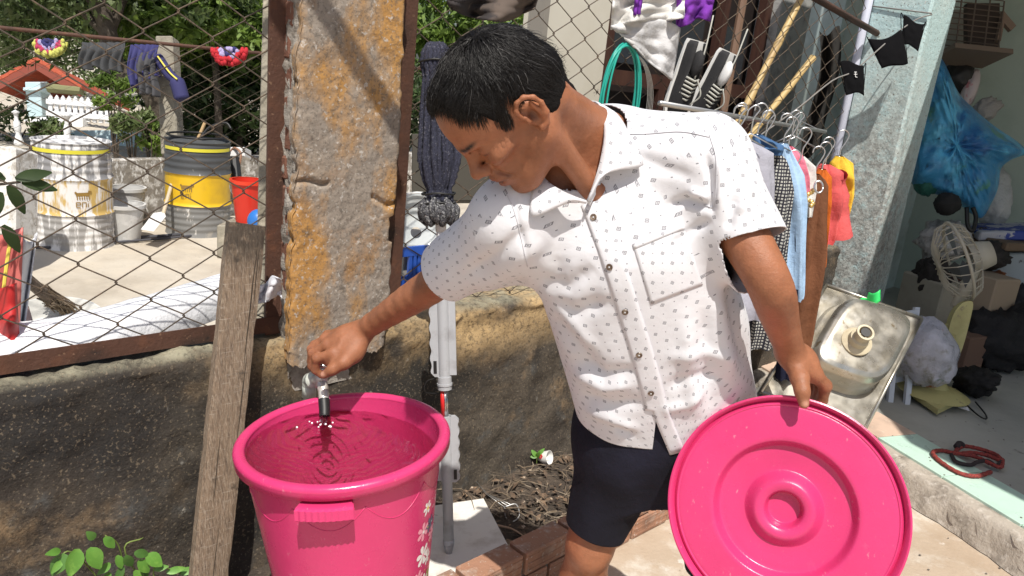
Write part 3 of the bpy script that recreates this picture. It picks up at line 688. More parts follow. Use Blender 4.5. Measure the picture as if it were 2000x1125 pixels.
fb.chain(LT, [.021, .0145, .0112, .0092], .012); fb.ell(LT[2], (.0114,) * 3, None, .004)
fb.cap(atL(1548, 700, 1.372), atL(1588, 734, 1.388), .003, .003, .006)
for a_, b_ in (((.35, .2), (.8, -.25)), ((.8, -.25), (1.0, .1)), ((.5, -.5), (.75, .3))):       # veins on the forearms
    for E_, Wr in ((RE, RW), (LE, LW)):
        ax_ = (Wr - E_).normalized(); sd_ = ax_.cross(FW).normalized()
        def vp(q): r_ = float(np.interp(q[0], [0, .3, .6, 1], [.0345, .0345, .029, .024])); th_ = q[1] * 1.2; return E_.lerp(Wr, q[0]) + (-FW * math.cos(th_) + sd_ * math.sin(th_)) * (r_ - .0004)
        VEINS.append((vp(a_), vp(b_)))
# legs
def leg(h_, k_, a_):
    fb.cap(h_, k_, .078, .050, .02); fb.cap(k_, k_.lerp(a_, .3), .048, .050, .02); fb.cap(k_.lerp(a_, .3), a_, .050, .030, .02)
    fb.ell(k_ + V3(0, -.030, -.01), (.028, .022, .034), None, .02)
    fb.cap(a_, V3(a_.x - .02, a_.y - .13, .035), .034, .028, .02); fb.cap(V3(a_.x, a_.y + .03, .04), a_, .03, .03, .02)
leg(RHp, RK, RA); leg(LHp, LK, LA)
import time as _tm; _t0 = _tm.time()
BV, BF = fb.mesh(.0026); print('BODY', len(BV), _tm.time() - _t0)
BV = relax(BV, BF, 1, .4)
def seg_t(P, a, b):
    a, b = np.array(a), np.array(b); ab = b - a; t = np.clip(((P - a) @ ab) / (ab @ ab), 0, 1); return np.linalg.norm(P - a - t[:, None] * ab, axis=1)
_m = np.minimum(np.minimum(seg_t(BV, RS, RE), seg_t(BV, RE, RE.lerp(RW, .9))), np.minimum(seg_t(BV, LS, LE), seg_t(BV, LE, LE.lerp(LW, .9)))); _m = np.clip((.062 - _m) / .012, 0, 1)[:, None]
BV = BV * (1 - _m) + relax(BV, BF, 16, .5) * _m
BNm = vnormals(BV, BF)
for a_, b_ in VEINS:
    d_v = seg_t(BV, a_, b_); BV = BV + BNm * (.0011 * np.exp(-(d_v / .0026) ** 2))[:, None]
# skin colour: real colour differences on face and nails, plus some painted shade
loc = (BV - np.array(HO)) @ HM.astype(float)
def gauss(c, r_): return np.exp(-(((loc - np.array(c)) / np.array(r_)) ** 2).sum(1))
skin = np.tile(np.array([.300, .120, .060]), (len(BV), 1))
nse = vnoise(BV, 30, 1) + .6 * vnoise(BV, 70, 2) + .5 * vnoise(BV, 200, 3)
nse = nse + .9 * np.clip(vnoise(BV, 420, 8) - .55, 0, 1) * -1.2
skin *= (1 + .15 * nse)[:, None]
def tint(wt, c): 
    global skin
    wt = np.clip(wt, 0, 1)[:, None]; skin = skin * (1 - wt) + np.array(c) * wt
for sg in (1, -1):
    tint(1.3 * np.maximum(gauss((.093, sg * .026, .031), (.014, .018, .0042)), gauss((.088, sg * .042, .033), (.014, .012, .0036))), (.012, .009, .008))      # brows
    tint(1.4 * gauss((.083, sg * .034, .0045), (.012, .015, .0018)), (.015, .01, .008))            # lash line
    tint(.5 * gauss((.080, sg * .034, .010), (.014, .018, .009)), (.26, .10, .05))
    tint(.5 * gauss((-.012, sg * .085, .0), (.03, .012, .035)), (.42, .15, .07))
    tint(.9 * gauss((-.006, sg * .078, -.003), (.008, .008, .010)), (.06, .02, .012))  # hollow of the ear: its shade painted into the skin colour
tint(.75 * gauss((.098, 0, -.045), (.014, .02, .006)), (.27, .075, .055)); tint(.75 * gauss((.094, 0, -.061), (.014, .019, .007)), (.28, .08, .06))
tint(1.2 * gauss((.088, 0, -.0525), (.014, .022, .0028)), (.03, .008, .008))  # gap between the lips, darkened in the colour like a shaded recess
tint(.35 * gauss((.1, 0, -.036), (.014, .02, .008)), (.13, .07, .045)); tint(.3 * gauss((.085, 0, -.08), (.02, .025, .02)), (.18, .085, .05))
hl_ = (loc[:, 2] > .012) & (loc[:, 0] < .05)
def nail(p, r_, c=(.52, .27, .19)):
    d = ((BV - np.array(p)) ** 2).sum(1); tint(np.exp(-d / (r_ * r_)), c)
for ch in F1 + F2:
    for j_ in (0, 1, 2): nail(ch[j_] - FW * .009 + UC * .003, .0045, (.20, .075, .042))
nail(T1[3] - FW * .008 + UC * .002 - RC * .002, .0065); nail(LT[3] - FW * .008, .006)
m_skin = mat('skin', (.4, .18, .09), .46, spec=.42, sss=.08, bump=[(90, .0012), (260, .0007), (700, .0004)], rvar=.10)
_nt = m_skin.node_tree; vc = _nt.nodes.new('ShaderNodeVertexColor'); vc.layer_name = 'Col'; _nt.links.new(vc.outputs[0], _nt.nodes['Principled BSDF'].inputs['Base Color'])
man = thing('person', 'man in a white patterned shirt and dark shorts bending to the tap, lid in hand', 'person', (RA.x * .5 + LA.x * .5, RA.y, 0))
body = np_obj('body', BV, BF, m_skin, man, col=skin)
# ---- shirt
fs_ = Field()
ST = [tst(1180, 345, 1.335, R(19), R(12), .115, .080), tst(1200, 400, 1.345, R(18), R(12), .160, .112), tst(1218, 470, 1.365, R(16), R(12), .172, .124),
      tst(1245, 560, 1.41, R(13), R(12), .178, .124), tst(1272, 650, 1.455, R(11), R(12), .182, .124), tst(1300, 790, 1.55, R(8), R(10), .180, .124), tst(1318, 900, 1.62, R(6), R(8), .184, .126), tst(1330, 960, 1.65, R(6), R(8), .184, .134)]
fs_.trunk(ST, k=.03, e=2.25)
fs_.cap(NB + UC * -.004, RS, .070, .066, .05); fs_.cap(NB, LS, .070, .066, .05); fs_.cap(at(1205, 268, 1.36), LS, .052, .060, .05)
RSE = at(872, 530, 1.462); LSE = at(1462, 468, 1.249)          # sleeve ends
fs_.cap(RS, RSE + (RSE - RS).normalized() * .05, .072, .056, .05); fs_.cap(LS, LSE + (LSE - LS).normalized() * .05, .070, .060, .045)
fs_.cap(at(1052, 488, 1.36), at(975, 508, 1.42), .046, .046, .05)    # the slack under the right sleeve
_t0 = _tm.time(); SV, SF = fs_.mesh(.0030); print('SHIRT', len(SV), _tm.time() - _t0); SV = relax(SV, SF, 3, .5)
SN = vnormals(SV, SF)
px_, py_, tz_ = proj(SV)
front = np.clip((.25 - SN @ np.array(FW)) / .45, 0, 1)
disp = .0034 * vnoise(SV, 9, 4) + .0020 * vnoise(SV * np.array([1, 1, .55]), 24, 5) + .0003 * vnoise(SV, 60, 6)
def fold(pts, wd, amp):                                    # a crease that follows a line on the cloth's front
    global disp
    best = np.full(len(SV), 1e9); fall = np.ones(len(SV)); tot = sum(math.hypot(pts[i + 1][0] - pts[i][0], pts[i + 1][1] - pts[i][1]) for i in range(len(pts) - 1)); run = 0
    for i in range(len(pts) - 1):
        ax, ay = pts[i]; bx, by = pts[i + 1]; L2 = (bx - ax) ** 2 + (by - ay) ** 2; t = np.clip(((px_ - ax) * (bx - ax) + (py_ - ay) * (by - ay)) / L2, 0, 1)
        d = np.hypot(px_ - ax - t * (bx - ax), py_ - ay - t * (by - ay)); pos = (run + t * math.sqrt(L2)) / tot
        fl = np.clip(np.minimum(pos, 1 - pos) * 4 + .15, 0, 1); fall = np.where(d < best, fl, fall); best = np.minimum(best, d); run += math.sqrt(L2)
    disp = disp + front * 1.35 * amp * fall * np.exp(-(best / wd) ** 2)
for pts, wd, amp in [
    ([(1035, 545), (1110, 560), (1160, 520)], 16, -.007), ([(1045, 575), (1120, 610), (1200, 590)], 15, -.006), ([(1060, 600), (1130, 680), (1180, 740)], 15, -.006), ([(1050, 560), (1125, 640), (1170, 690)], 13, .005),
    ([(930, 560), (1000, 520), (1060, 470)], 16, .006), ([(905, 540), (980, 490), (1040, 440)], 13, -.005), ([(960, 575), (1030, 545)], 10, -.006),
    ([(1388, 405), (1340, 392), (1300, 404)], 9, -.008), ([(1388, 388), (1345, 372)], 8, .006), ([(1392, 430), (1350, 450), (1310, 490)], 10, -.006), ([(1380, 300), (1388, 350), (1392, 420)], 7, -.007), ([(1400, 300), (1406, 350), (1404, 410)], 8, .005),
    ([(1440, 420), (1470, 360)], 10, .005), ([(1420, 450), (1440, 380)], 9, -.005), ([(1490, 420), (1460, 450)], 8, -.004),
    ([(1425, 540), (1440, 640), (1468, 740)], 15, -.008), ([(1400, 560), (1410, 660), (1430, 760)], 16, .007), ([(1375, 600), (1380, 700), (1390, 800)], 14, -.006), ([(1340, 620), (1345, 720), (1360, 820)], 16, .005),
    ([(1110, 700), (1180, 730), (1250, 722)], 12, -.006), ([(1115, 728), (1180, 758), (1240, 752)], 10, .005), ([(1130, 770), (1200, 790), (1260, 782)], 12, -.006), ([(1140, 800), (1190, 815), (1250, 838)], 10, .005), ([(1200, 830), (1240, 850)], 8, -.005),
    ([(1300, 760), (1350, 735), (1420, 740)], 12, -.005), ([(1300, 700), (1370, 690), (1440, 700)], 14, .005), ([(1290, 800), (1340, 790), (1380, 760)], 10, .005),
    ([(1235, 300), (1300, 330), (1360, 350)], 14, -.004), ([(1200, 440), (1160, 560), (1150, 640)], 18, -.004), ([(1100, 420), (1080, 500), (1100, 560)], 20, -.005), ([(1000, 370), (1010, 430), (1030, 500)], 7, -.004)]:
    fold(pts, wd, amp)
SV = SV + SN * disp[:, None]
shirt_bvh = BVHTree.FromPolygons([tuple(v) for v in SV], [tuple(f) for f in SF])
body_bvh = BVHTree.FromPolygons([tuple(v) for v in BV], [tuple(f) for f in BF])
def hit(px, py, bvh=None):
    d = ray(px, py); h_ = (bvh or shirt_bvh).ray_cast(CAM, d.normalized())
    return None if h_[0] is None else ((h_[0] - CAM).dot(FW), h_[1])
def on_shirt(px, py, lift=.002, tdef=None):
    h_ = hit(px, py)
    if h_ is None: return at(px, py, tdef or 1.3)
    n_ = h_[1] if h_[1].dot(FW) < 0 else -h_[1]
    return at(px, py, h_[0]) + n_ * lift
# which cloth piece a vertex belongs to, for the print
def axial(P, a, b): 
    a, b = np.array(a), np.array(b); ab = b - a; return ((P - a) @ ab) / (ab @ ab)
def sleeve_side(S_, E_):
    t = axial(SV, S_, E_); a = np.array(S_); ab = np.array(E_) - a; d = np.linalg.norm(SV - a - t[:, None] * ab, axis=1); return t, d
tR, dR = sleeve_side(RS, RSE); tL, dL = sleeve_side(LS, LSE)
c0, l0, f0 = np.array(ST[3][0]), np.array(ST[3][1]), np.array(ST[3][2]); ax0 = np.array((ST[5][0] - ST[2][0]).normalized())
q = SV - c0; x = q @ l0; y = q @ f0; z = q @ ax0
uv = np.stack([np.arctan2(x, y + .04) * .155, z], 1)
for t, d, S_, E_ in ((tR, dR, RS, RSE), (tL, dL, LS, LSE)):
    m = (t > .12) & (d < .1) & (((SV - np.array(S_)) @ np.array((E_ - S_).normalized())) > .01)
    a = np.array((E_ - S_).normalized()); e1_ = np.cross(a, np.array(FW)); e1_ /= np.linalg.norm(e1_); e2_ = np.cross(a, e1_); qq = SV - np.array(S_)
    uv[m] = np.stack([np.arctan2(qq @ e1_, qq @ e2_)[m] * .066 + 5, (qq @ a)[m] + 3], 1)

_up = (SN @ -ax0 > .50) & (tR < .15) & (tL < .15); _sa = np.array((LS - RS).normalized()); _q = SV - np.array(NB); _e = np.cross(_sa, np.array(FW)); _e /= np.linalg.norm(_e); _g = np.cross(_sa, _e)
uv[_up] = np.stack([(_q @ _sa) + 9, np.arctan2(_q @ _e, _q @ _g) * .075], 1)[_up]         # the yoke over the shoulders is cut on its own line
def fabric_print(name):
    m = bpy.data.materials.new(name); m.use_nodes = True; nt = m.node_tree; N = nt.nodes; L = nt.links; b = N['Principled BSDF']
    b.inputs['Roughness'].default_value = .85; b.inputs['Specular IOR Level'].default_value = .2; b.inputs['Sheen Weight'].default_value = .15
    uvn = N.new('ShaderNodeUVMap')
    def op(o, a, bb=None, c=None):
        n = N.new('ShaderNodeMath'); n.operation = o
        for i, v in enumerate((a, bb, c)):
            if v is None: continue
            if isinstance(v, (int, float)): n.inputs[i].default_value = v
            else: L.new(v, n.inputs[i])
        return n.outputs[0]
    sp = N.new('ShaderNodeSeparateXYZ'); L.new(uvn.outputs[0], sp.inputs[0]); u, v = sp.outputs[0], sp.outputs[1]
    def cell(pu, pv, ou, ov, size, rot45, ring=None):
        a = op('SUBTRACT', op('FRACT', op('ADD', op('DIVIDE', u, pu), ou)), .5); c = op('SUBTRACT', op('FRACT', op('ADD', op('DIVIDE', v, pv), ov)), .5)
        a = op('MULTIPLY', a, pu); c = op('MULTIPLY', c, pv)
        if rot45: a, c = op('MULTIPLY', op('ADD', a, op('MULTIPLY', c, .45)), .91), op('MULTIPLY', op('SUBTRACT', c, op('MULTIPLY', a, .45)), .91)
        mxn = op('MAXIMUM', op('ABSOLUTE', a), op('ABSOLUTE', c)); k = op('LESS_THAN', mxn, size)
        if ring:
            hole = op('MULTIPLY', op('LESS_THAN', mxn, size * .62), op('GREATER_THAN', mxn, size * .30)); k = op('SUBTRACT', k, op('MULTIPLY', hole, .75))
        return k
    p = .0350
    f1 = cell(p, p, 0, 0, .0027, True, True); f2 = cell(p, p, .5, .5, .0027, True, True)
    f3 = cell(p, p, .5, 0, .0009, False); f4 = cell(p, p, 0, .5, .0009, False)
    fac = op('MULTIPLY', op('MINIMUM', op('ADD', op('ADD', f1, f2), op('ADD', f3, f4)), 1.0), .78)
    mx = N.new('ShaderNodeMix'); mx.data_type = 'RGBA'; L.new(fac, mx.inputs[0]); mx.inputs[6].default_value = (.66, .66, .69, 1); mx.inputs[7].default_value = (.10, .10, .12, 1)
    L.new(mx.outputs[2], b.inputs['Base Color'])
    nz = N.new('ShaderNodeTexNoise'); nz.inputs['Scale'].default_value = 55; nz.inputs['Detail'].default_value = 5; tc = N.new('ShaderNodeTexCoord'); L.new(tc.outputs['Object'], nz.inputs['Vector'])
    bn = N.new('ShaderNodeBump'); bn.inputs['Distance'].default_value = .0012; bn.inputs['Strength'].default_value = .8; L.new(nz.outputs[0], bn.inputs['Height'])
    n2 = N.new('ShaderNodeTexNoise'); n2.inputs['Scale'].default_value = 900; L.new(tc.outputs['Object'], n2.inputs['Vector']); b2 = N.new('ShaderNodeBump'); b2.inputs['Distance'].default_value = .0004; L.new(n2.outputs[0], b2.inputs['Height']); L.new(bn.outputs[0], b2.inputs['Normal']); L.new(b2.outputs[0], b.inputs['Normal'])
    return m
M_shirt = fabric_print('white_printed_cotton')
shirt = np_obj('shirt', SV, SF, M_shirt, man, uv=uv)
def centres(o):
    n = len(o.data.polygons); c = np.empty(n * 3, np.float32); o.data.polygons.foreach_get('center', c); nn = np.empty(n * 3, np.float32); o.data.polygons.foreach_get('normal', nn); return c.reshape(-1, 3).astype(float), nn.reshape(-1, 3)
def cut(o, plane_co, plane_no, test):                     # trims cloth beyond a plane, only where test(centres) holds
    ix = np.nonzero(test(centres(o)[0]))[0]
    bm = bmesh.new(); bm.from_mesh(o.data); bm.faces.ensure_lookup_table(); fs = [bm.faces[int(i)] for i in ix]
    ge = set(fs)
    for f in fs: ge.update(f.edges); ge.update(f.verts)
    bmesh.ops.bisect_plane(bm, geom=list(ge), plane_co=plane_co, plane_no=plane_no, clear_outer=True, dist=1e-6)
    bm.to_mesh(o.data); bm.free()
def near(p, r_): return lambda c: np.linalg.norm(c - np.array(p), axis=1) < r_
def tube_test(a, d, r_, lo):                               # within r_ of the line through a along d, past lo
    a, d = np.array(a), np.array(d)
    def f(c): t = (c - a) @ d; return (np.linalg.norm(c - a - t[:, None] * d, axis=1) < r_) & (t > lo)
    return f
def trunk_rad(c):                                          # 1 on the trunk's own surface
    A_ = np.array(ST[-1][0] - ST[0][0]); L_ = np.linalg.norm(A_); A_ /= L_; h0 = np.array(ST[0][0]); t = (c - h0) @ A_; ts = [(np.array(q[0]) - h0) @ A_ for q in ST]
    I = lambda f: np.stack([np.interp(t, ts, [f(q)[i] for q in ST]) for i in range(3)], 1)
    q = c - I(lambda s_: s_[0]); x = (q * I(lambda s_: s_[1])).sum(1) / np.interp(t, ts, [s_[3] for s_ in ST]); y = (q * I(lambda s_: s_[2])).sum(1) / np.interp(t, ts, [s_[4] for s_ in ST]); return np.hypot(x, y)
aR = (RSE - RS).normalized(); aL = (LSE - LS).normalized()
cut(shirt, RSE, (aR + UC * .10).normalized(), lambda c: tube_test(RSE, aR, .09, -.03)(c) & (trunk_rad(c) > 1.13))
cut(shirt, LSE, (aL - RC * .25).normalized(), lambda c: tube_test(LSE, aL, .075, -.012)(c) & (trunk_rad(c) > 1.30))
hp = [at(1132, 822, 1.51), on_shirt(1278, 878), at(1488, 772, 1.54)]
hn = (hp[1] - hp[0]).cross(hp[2] - hp[0]).normalized()
if hn.dot(UPV) > 0: hn = -hn
cut(shirt, hp[1], hn, lambda c: c[:, 2] < .98)
# the neck opening: a plane through the back of the neck and the open button
nk = [at(1150, 392, 1.235), at(1188, 214, 1.37), at(1062, 345, 1.36)]
nn_ = (nk[1] - nk[0]).cross(nk[2] - nk[0]).normalized()
if nn_.dot(HO - NB) < 0: nn_ = -nn_
cut(shirt, nk[0], nn_, tube_test(NB, (HO - NB).normalized(), .088, -.12))
def cut_poly(o, poly, pad=6):                              # opens the cloth along a closed line on its front
    n = len(poly); P_ = np.array(poly, float)
    for i in range(n):
        C_, N_ = centres(o); X, Y, Z = proj(C_); m = (((C_ - np.array(CAM)) * N_).sum(1) < 0) & (X > P_[:, 0].min() - pad) & (X < P_[:, 0].max() + pad) & (Y > P_[:, 1].min() - pad) & (Y < P_[:, 1].max() + pad)
        bm = bmesh.new(); bm.from_mesh(o.data); bm.faces.ensure_lookup_table(); fs = [bm.faces[int(k)] for k in np.nonzero(m)[0]]; ge = set(fs)
        for f in fs: ge.update(f.edges); ge.update(f.verts)
        a, b = poly[i], poly[(i + 1) % n]; bmesh.ops.bisect_plane(bm, geom=list(ge), plane_co=CAM, plane_no=ray(*a).cross(ray(*b)).normalized(), dist=1e-6)
        bm.to_mesh(o.data); bm.free()
    C_, N_ = centres(o); X, Y, Z = proj(C_); sg = sum(np.where((P_[(i + 1) % n][0] - P_[i][0]) * (Y - P_[i][1]) - (P_[(i + 1) % n][1] - P_[i][1]) * (X - P_[i][0]) > 0, 1, -1) for i in range(n))
    m = (np.abs(sg) == n) & (((C_ - np.array(CAM)) * N_).sum(1) < 0)
    bm = bmesh.new(); bm.from_mesh(o.data); bm.faces.ensure_lookup_table(); bmesh.ops.delete(bm, geom=[bm.faces[int(k)] for k in np.nonzero(m)[0]], context='FACES'); bm.to_mesh(o.data); bm.free()
cut_poly(shirt, [(1282, 812), (1316, 900), (1312, 940), (1270, 940), (1274, 880)])
md = shirt.modifiers.new('thickness', 'SOLIDIFY'); md.thickness = .0022; md.offset = -1
# sewn pieces laid on the cloth
def patch(name, corners, nu, nv, lift, thick, parent, m=M_shirt, uvo=(7, 7)):
    (x0, y0), (x1, y1), (x2, y2), (x3, y3) = corners       # top-left, top-right, bottom-right, bottom-left
    pts = []; uvs = []
    for j in range(nv + 1):
        for i in range(nu + 1):
            u, v = i / nu, j / nv; X = (x0 * (1 - u) + x1 * u) * (1 - v) + (x3 * (1 - u) + x2 * u) * v; Y = (y0 * (1 - u) + y1 * u) * (1 - v) + (y3 * (1 - u) + y2 * u) * v
            pts.append(on_shirt(X, Y, lift)); uvs.append((X * .00092 + uvo[0], Y * .00092 + uvo[1]))
    fs = [(j * (nu + 1) + i, (j + 1) * (nu + 1) + i, (j + 1) * (nu + 1) + i + 1, j * (nu + 1) + i + 1) for j in range(nv) for i in range(nu)]
    o = ob(name, pts, fs, m, parent, smooth=True, uv=uvs)
    md = o.modifiers.new('thickness', 'SOLIDIFY'); md.thickness = thick; md.offset = 1 if False else 0
    return o
plk = [(1152, 396), (1190, 500), (1222, 600), (1250, 690), (1272, 770), (1282, 812), (1312, 886)]
for nm, seg in (('placket', plk),):
    cen = catmull([V3(a, b, 0) for a, b in plk], 8); pts = []; uvs = []; nu = 6
    for j, c in enumerate(cen):
        wl = -17 if c.y < 800 else 2 + 14 * 0; wr2 = 25
        if c.y >= 800: wl = -4
        for i in range(nu + 1):
            X = c.x + wl + (wr2 - wl) * i / nu; Y = c.y - (X - c.x) * .28
            lift = .0024 if 0 < i < nu else .0010
            pts.append(on_shirt(X, Y, lift)); uvs.append((X * .00092 + 11.3, Y * .00092 + 4.1))
    fs = [(j * (nu + 1) + i, (j + 1) * (nu + 1) + i, (j + 1) * (nu + 1) + i + 1, j * (nu + 1) + i + 1) for j in range(len(cen) - 1) for i in range(nu)]
    o = ob('placket', pts, fs, M_shirt, shirt, smooth=True, uv=uvs); md = o.modifiers.new('thickness', 'SOLIDIFY'); md.thickness = .0018; md.offset = 0
patch('pocket', [(1237, 481), (1335, 441), (1372, 556), (1271, 594)], 16, 16, .0011, .0010, shirt)
patch('pocket_hem', [(1235, 477), (1334, 437), (1337, 446), (1238, 487)], 14, 2, .0020, .0010, shirt)
M_button = mat('brown_button', (.09, .055, .035), .3, layers=[((.25, .2, .15), 120, .5, .6)])
M_thread = mat('white_thread', (.7, .7, .72), .9)
for (bx, by) in [(1160, 425), (1192, 521), (1221, 607), (1248, 691), (1271, 765)]:
    p = on_shirt(bx, by, .0040); n_ = hit(bx, by)[1]; n_ = n_ if n_.dot(FW) < 0 else -n_
    mb = MB(); mb.lathe([(0, .0), (.0056, .0), (.0058, .001), (.0052, .0018), (.0038, .0014), (0, .0014)], p, n_, n=18); bt = mb.build('button', M_button, shirt, angle=40)
    mb = MB(); e_ = n_.orthogonal().normalized(); f_ = n_.cross(e_); mb.tube([p + n_ * .0018 + e_ * .0015, p + n_ * .0018 - e_ * .0015], .0005, 5); mb.tube([p + n_ * .0018 + f_ * .0015, p + n_ * .0018 - f_ * .0015], .0005, 5); mb.build('button_thread', M_thread, bt)
def stitch(name, pts, lift=.0012, rad=.0007):
    P_ = [on_shirt(p.x, p.y, lift) for p in catmull([V3(a, b, 0) for a, b in pts], 8)]
    mb = MB(); mb.tube(P_, rad, 5); return mb.build(name, mat_seam, shirt, smooth=True)
mat_seam = mat('seam_thread', (.55, .55, .58), .9)
for pts in ([(1200, 262), (1260, 262), (1330, 258), (1385, 268)], [(1385, 262), (1400, 320), (1396, 400), (1376, 400)], [(985, 372), (1006, 420), (1030, 520)]):
    stitch('seam', pts)
print('DEPTHS', [(p, round(hit(*p)[0], 3) if hit(*p) else None, round(hit(*p, body_bvh)[0], 3) if hit(*p, body_bvh) else None) for p in [(1150, 390), (1182, 330), (1188, 260), (1185, 225), (1170, 205), (1198, 218), (1255, 322), (1185, 330), (1058, 352), (1040, 420), (1067, 400), (1100, 380), (1130, 300), (1120, 215), (1000, 360), (1140, 250)]])

# ---- shorts
fh = Field()
fh.trunk([(ST[4][0].lerp(ST[5][0], .55), ST[5][1], ST[5][2], .168, .114), (ST[5][0], ST[5][1], ST[5][2], .168, .117), (ST[6][0], ST[6][1], ST[6][2], .164, .116)], k=.03)
rk_ = RHp.lerp(RK, .84); lk_ = LHp.lerp(LK, .96)
fh.cap(RHp, rk_ + (RK - RHp).normalized() * .05, .096, .058, .04); fh.cap(LHp, lk_ + (LK - LHp).normalized() * .05, .098, .080, .04); fh.cap(RHp, LHp, .10, .10, .05)
HV, HFc = fh.mesh(.004); HV = relax(HV, HFc, 2, .5); HN = vnormals(HV, HFc)
HV = HV + HN * (.004 * vnoise(HV, 10, 7) + .0025 * vnoise(HV * np.array([1, 1, .4]), 28, 8))[:, None]
M_shorts = mat('navy_shorts', (.0075, .0075, .014), .9, spec=.25, layers=[((.013, .013, .026), 8, .45, .7)], bump=[(25, .004), (700, .0005)])
shorts = np_obj('shorts', HV, HFc, M_shorts, man)
cut(shorts, rk_, ((RK - RHp).normalized() + V3(-.1, 0, -.35)).normalized(), near(rk_, .14))
cut(shorts, lk_, (LK - LHp).normalized(), near(lk_, .14))
md = shorts.modifiers.new('thickness', 'SOLIDIFY'); md.thickness = .003; md.offset = -1
print('PERSON', _tm.time() - _t0)
# ---- collar: a stand round the neck and two turned-down flaps
def loft(name, A_, B_, m, parent, bulge=0, bn=None, nu=24, nv=6, thick=.0022, uvo=(2, 2)):
    a = catmull(A_, 8); b = catmull(B_, 8)
    def smp(c, u): x = u * (len(c) - 1); i = min(int(x), len(c) - 2); return c[i].lerp(c[i + 1], x - i)
    pts = []; uvs = []
    for j in range(nv + 1):
        for i in range(nu + 1):
            u, v = i / nu, j / nv; p = smp(a, u).lerp(smp(b, u), v)
            if bulge: p = p + bn * bulge * math.sin(math.pi * v)
            pts.append(p); X, Y, _z = proj([p]); uvs.append((X[0] * .00092 + uvo[0], Y[0] * .00092 + uvo[1]))
    fs = [(j * (nu + 1) + i, (j + 1) * (nu + 1) + i, (j + 1) * (nu + 1) + i + 1, j * (nu + 1) + i + 1) for j in range(nv) for i in range(nu)]
    o = ob(name, pts, fs, m, parent, smooth=True, uv=uvs); md = o.modifiers.new('thickness', 'SOLIDIFY'); md.thickness = thick; md.offset = 0
    return o
cA = [at(1147, 391, 1.232), at(1160, 359, 1.226), at(1174, 312, 1.222), at(1181, 262, 1.232), at(1176, 222, 1.262), at(1162, 198, 1.305), at(1130, 206, 1.345), at(1100, 235, 1.37)]
cB = [at(1150, 394, 1.234), at(1186, 334, 1.222), at(1256, 324, 1.226), at(1232, 268, 1.232), at(1208, 226, 1.268), at(1182, 212, 1.315), at(1140, 216, 1.36), at(1100, 245, 1.39)]
loft('collar', cA, cB, M_shirt, shirt, .006, -FW, uvo=(2, 2))
loft('collar_stand', [p + FW * .004 for p in cA], [at(1152, 402, 1.24), at(1176, 350, 1.252), at(1190, 310, 1.258), at(1196, 266, 1.262), at(1194, 236, 1.285), at(1180, 222, 1.33), at(1140, 235, 1.37), at(1105, 262, 1.39)], M_shirt, shirt, uvo=(3, 2))
dA = [at(1146, 393, 1.231), at(1122, 384, 1.226), at(1096, 372, 1.226), at(1072, 356, 1.236), at(1058, 338, 1.262), at(1050, 320, 1.30)]
dB = [at(1144, 397, 1.232), at(1116, 394, 1.224), at(1088, 405, 1.220), at(1038, 422, 1.224), at(1040, 372, 1.240), at(1040, 335, 1.29)]
loft('collar', dA, dB, M_shirt, shirt, .006, -FW, uvo=(4, 2))

# ---- hair: a dark cap hugging the skull and some thousands of strands combed over it
fcap = Field()
fcap.ell(H(-.006, 0, .044), (.094, .0745, .0825), HM, .02); fcap.ell(H(.030, 0, .052), (.066, .067, .064), HM, .03); fcap.ell(H(-.038, 0, .016), (.064, .066, .060), HM, .03); fcap.cap(H(-.026, 0, -.01), H(-.026, 0, -.02).lerp(NB, .46), .064, .060, .03)
CV, CF = fcap.mesh(.003)
def hloc(P): return (np.asarray(P) - np.array(HO)) @ HM.astype(float)
def hairline(x, y):                                         # lowest height of hair at that place of the head
    ay = np.abs(y)
    fr = .094 - np.clip((ay - .02) / .05, 0, 1) * .022       # over the forehead
    return np.interp(x, [-.12, -.075, -.03, -.004, .010, .016, .034, .042, .060, .085, .12], [-.100, -.094, -.060, .034, .030, .000, .004, .036, .062, 1, 1]) * (x < .066) + fr * (x >= .066)
lc_ = hloc(CV); keep = lc_[:, 2] > hairline(lc_[:, 0], lc_[:, 1]) + .002
CN = vnormals(CV, CF)
lum = (.0018 * vnoise(lc_ * np.array([1, 1.0, 1.0]), 55, 3) + .0012 * vnoise(lc_, 140, 5))
edge = np.clip((lc_[:, 2] - hairline(lc_[:, 0], lc_[:, 1])) / .028, 0, 1)
CV2 = CV + CN * (lum * edge - .011 * (1 - edge))[:, None]
CF2 = CF[keep[CF].all(1)]
# strands
nS = 15000; hv = []; hf_ = []; rs_ = np.random.RandomState(5)
crown = np.array([-.050, .012, .128]); E_c = np.array([-.006, 0, .044]); E_r = np.array([.0938, .0742, .0822])
def shell(p, lift):                                         # push a local point to the cap's surface plus lift
    q = (p - E_c) / E_r; n = np.linalg.norm(q, axis=1, keepdims=True); s0 = E_c + q / n * E_r
    q2 = (p - np.array([.030, 0, .055])) / np.array([.065, .068, .064]); n2_ = np.linalg.norm(q2, axis=1, keepdims=True); s2 = np.array([.03, 0, .055]) + q2 / n2_ * np.array([.065, .068, .064])
    q3 = (p - np.array([-.040, 0, .018])) / np.array([.064, .068, .058]); n3_ = np.linalg.norm(q3, axis=1, keepdims=True); s3 = np.array([-.04, 0, .018]) + q3 / n3_ * np.array([.064, .068, .058])
    c = np.array([0, 0, .04]); dd = np.stack([np.linalg.norm(s0 - c, axis=1), np.linalg.norm(s2 - c, axis=1) * (n2_[:, 0] < 1.2), np.linalg.norm(s3 - c, axis=1) * (n3_[:, 0] < 1.2)], 1); b = dd.argmax(1)
    s = np.where((b == 0)[:, None], s0, np.where((b == 1)[:, None], s2, s3)); nrm = (s - c) / np.linalg.norm(s - c, axis=1, keepdims=True); return s + nrm * lift[:, None], nrm
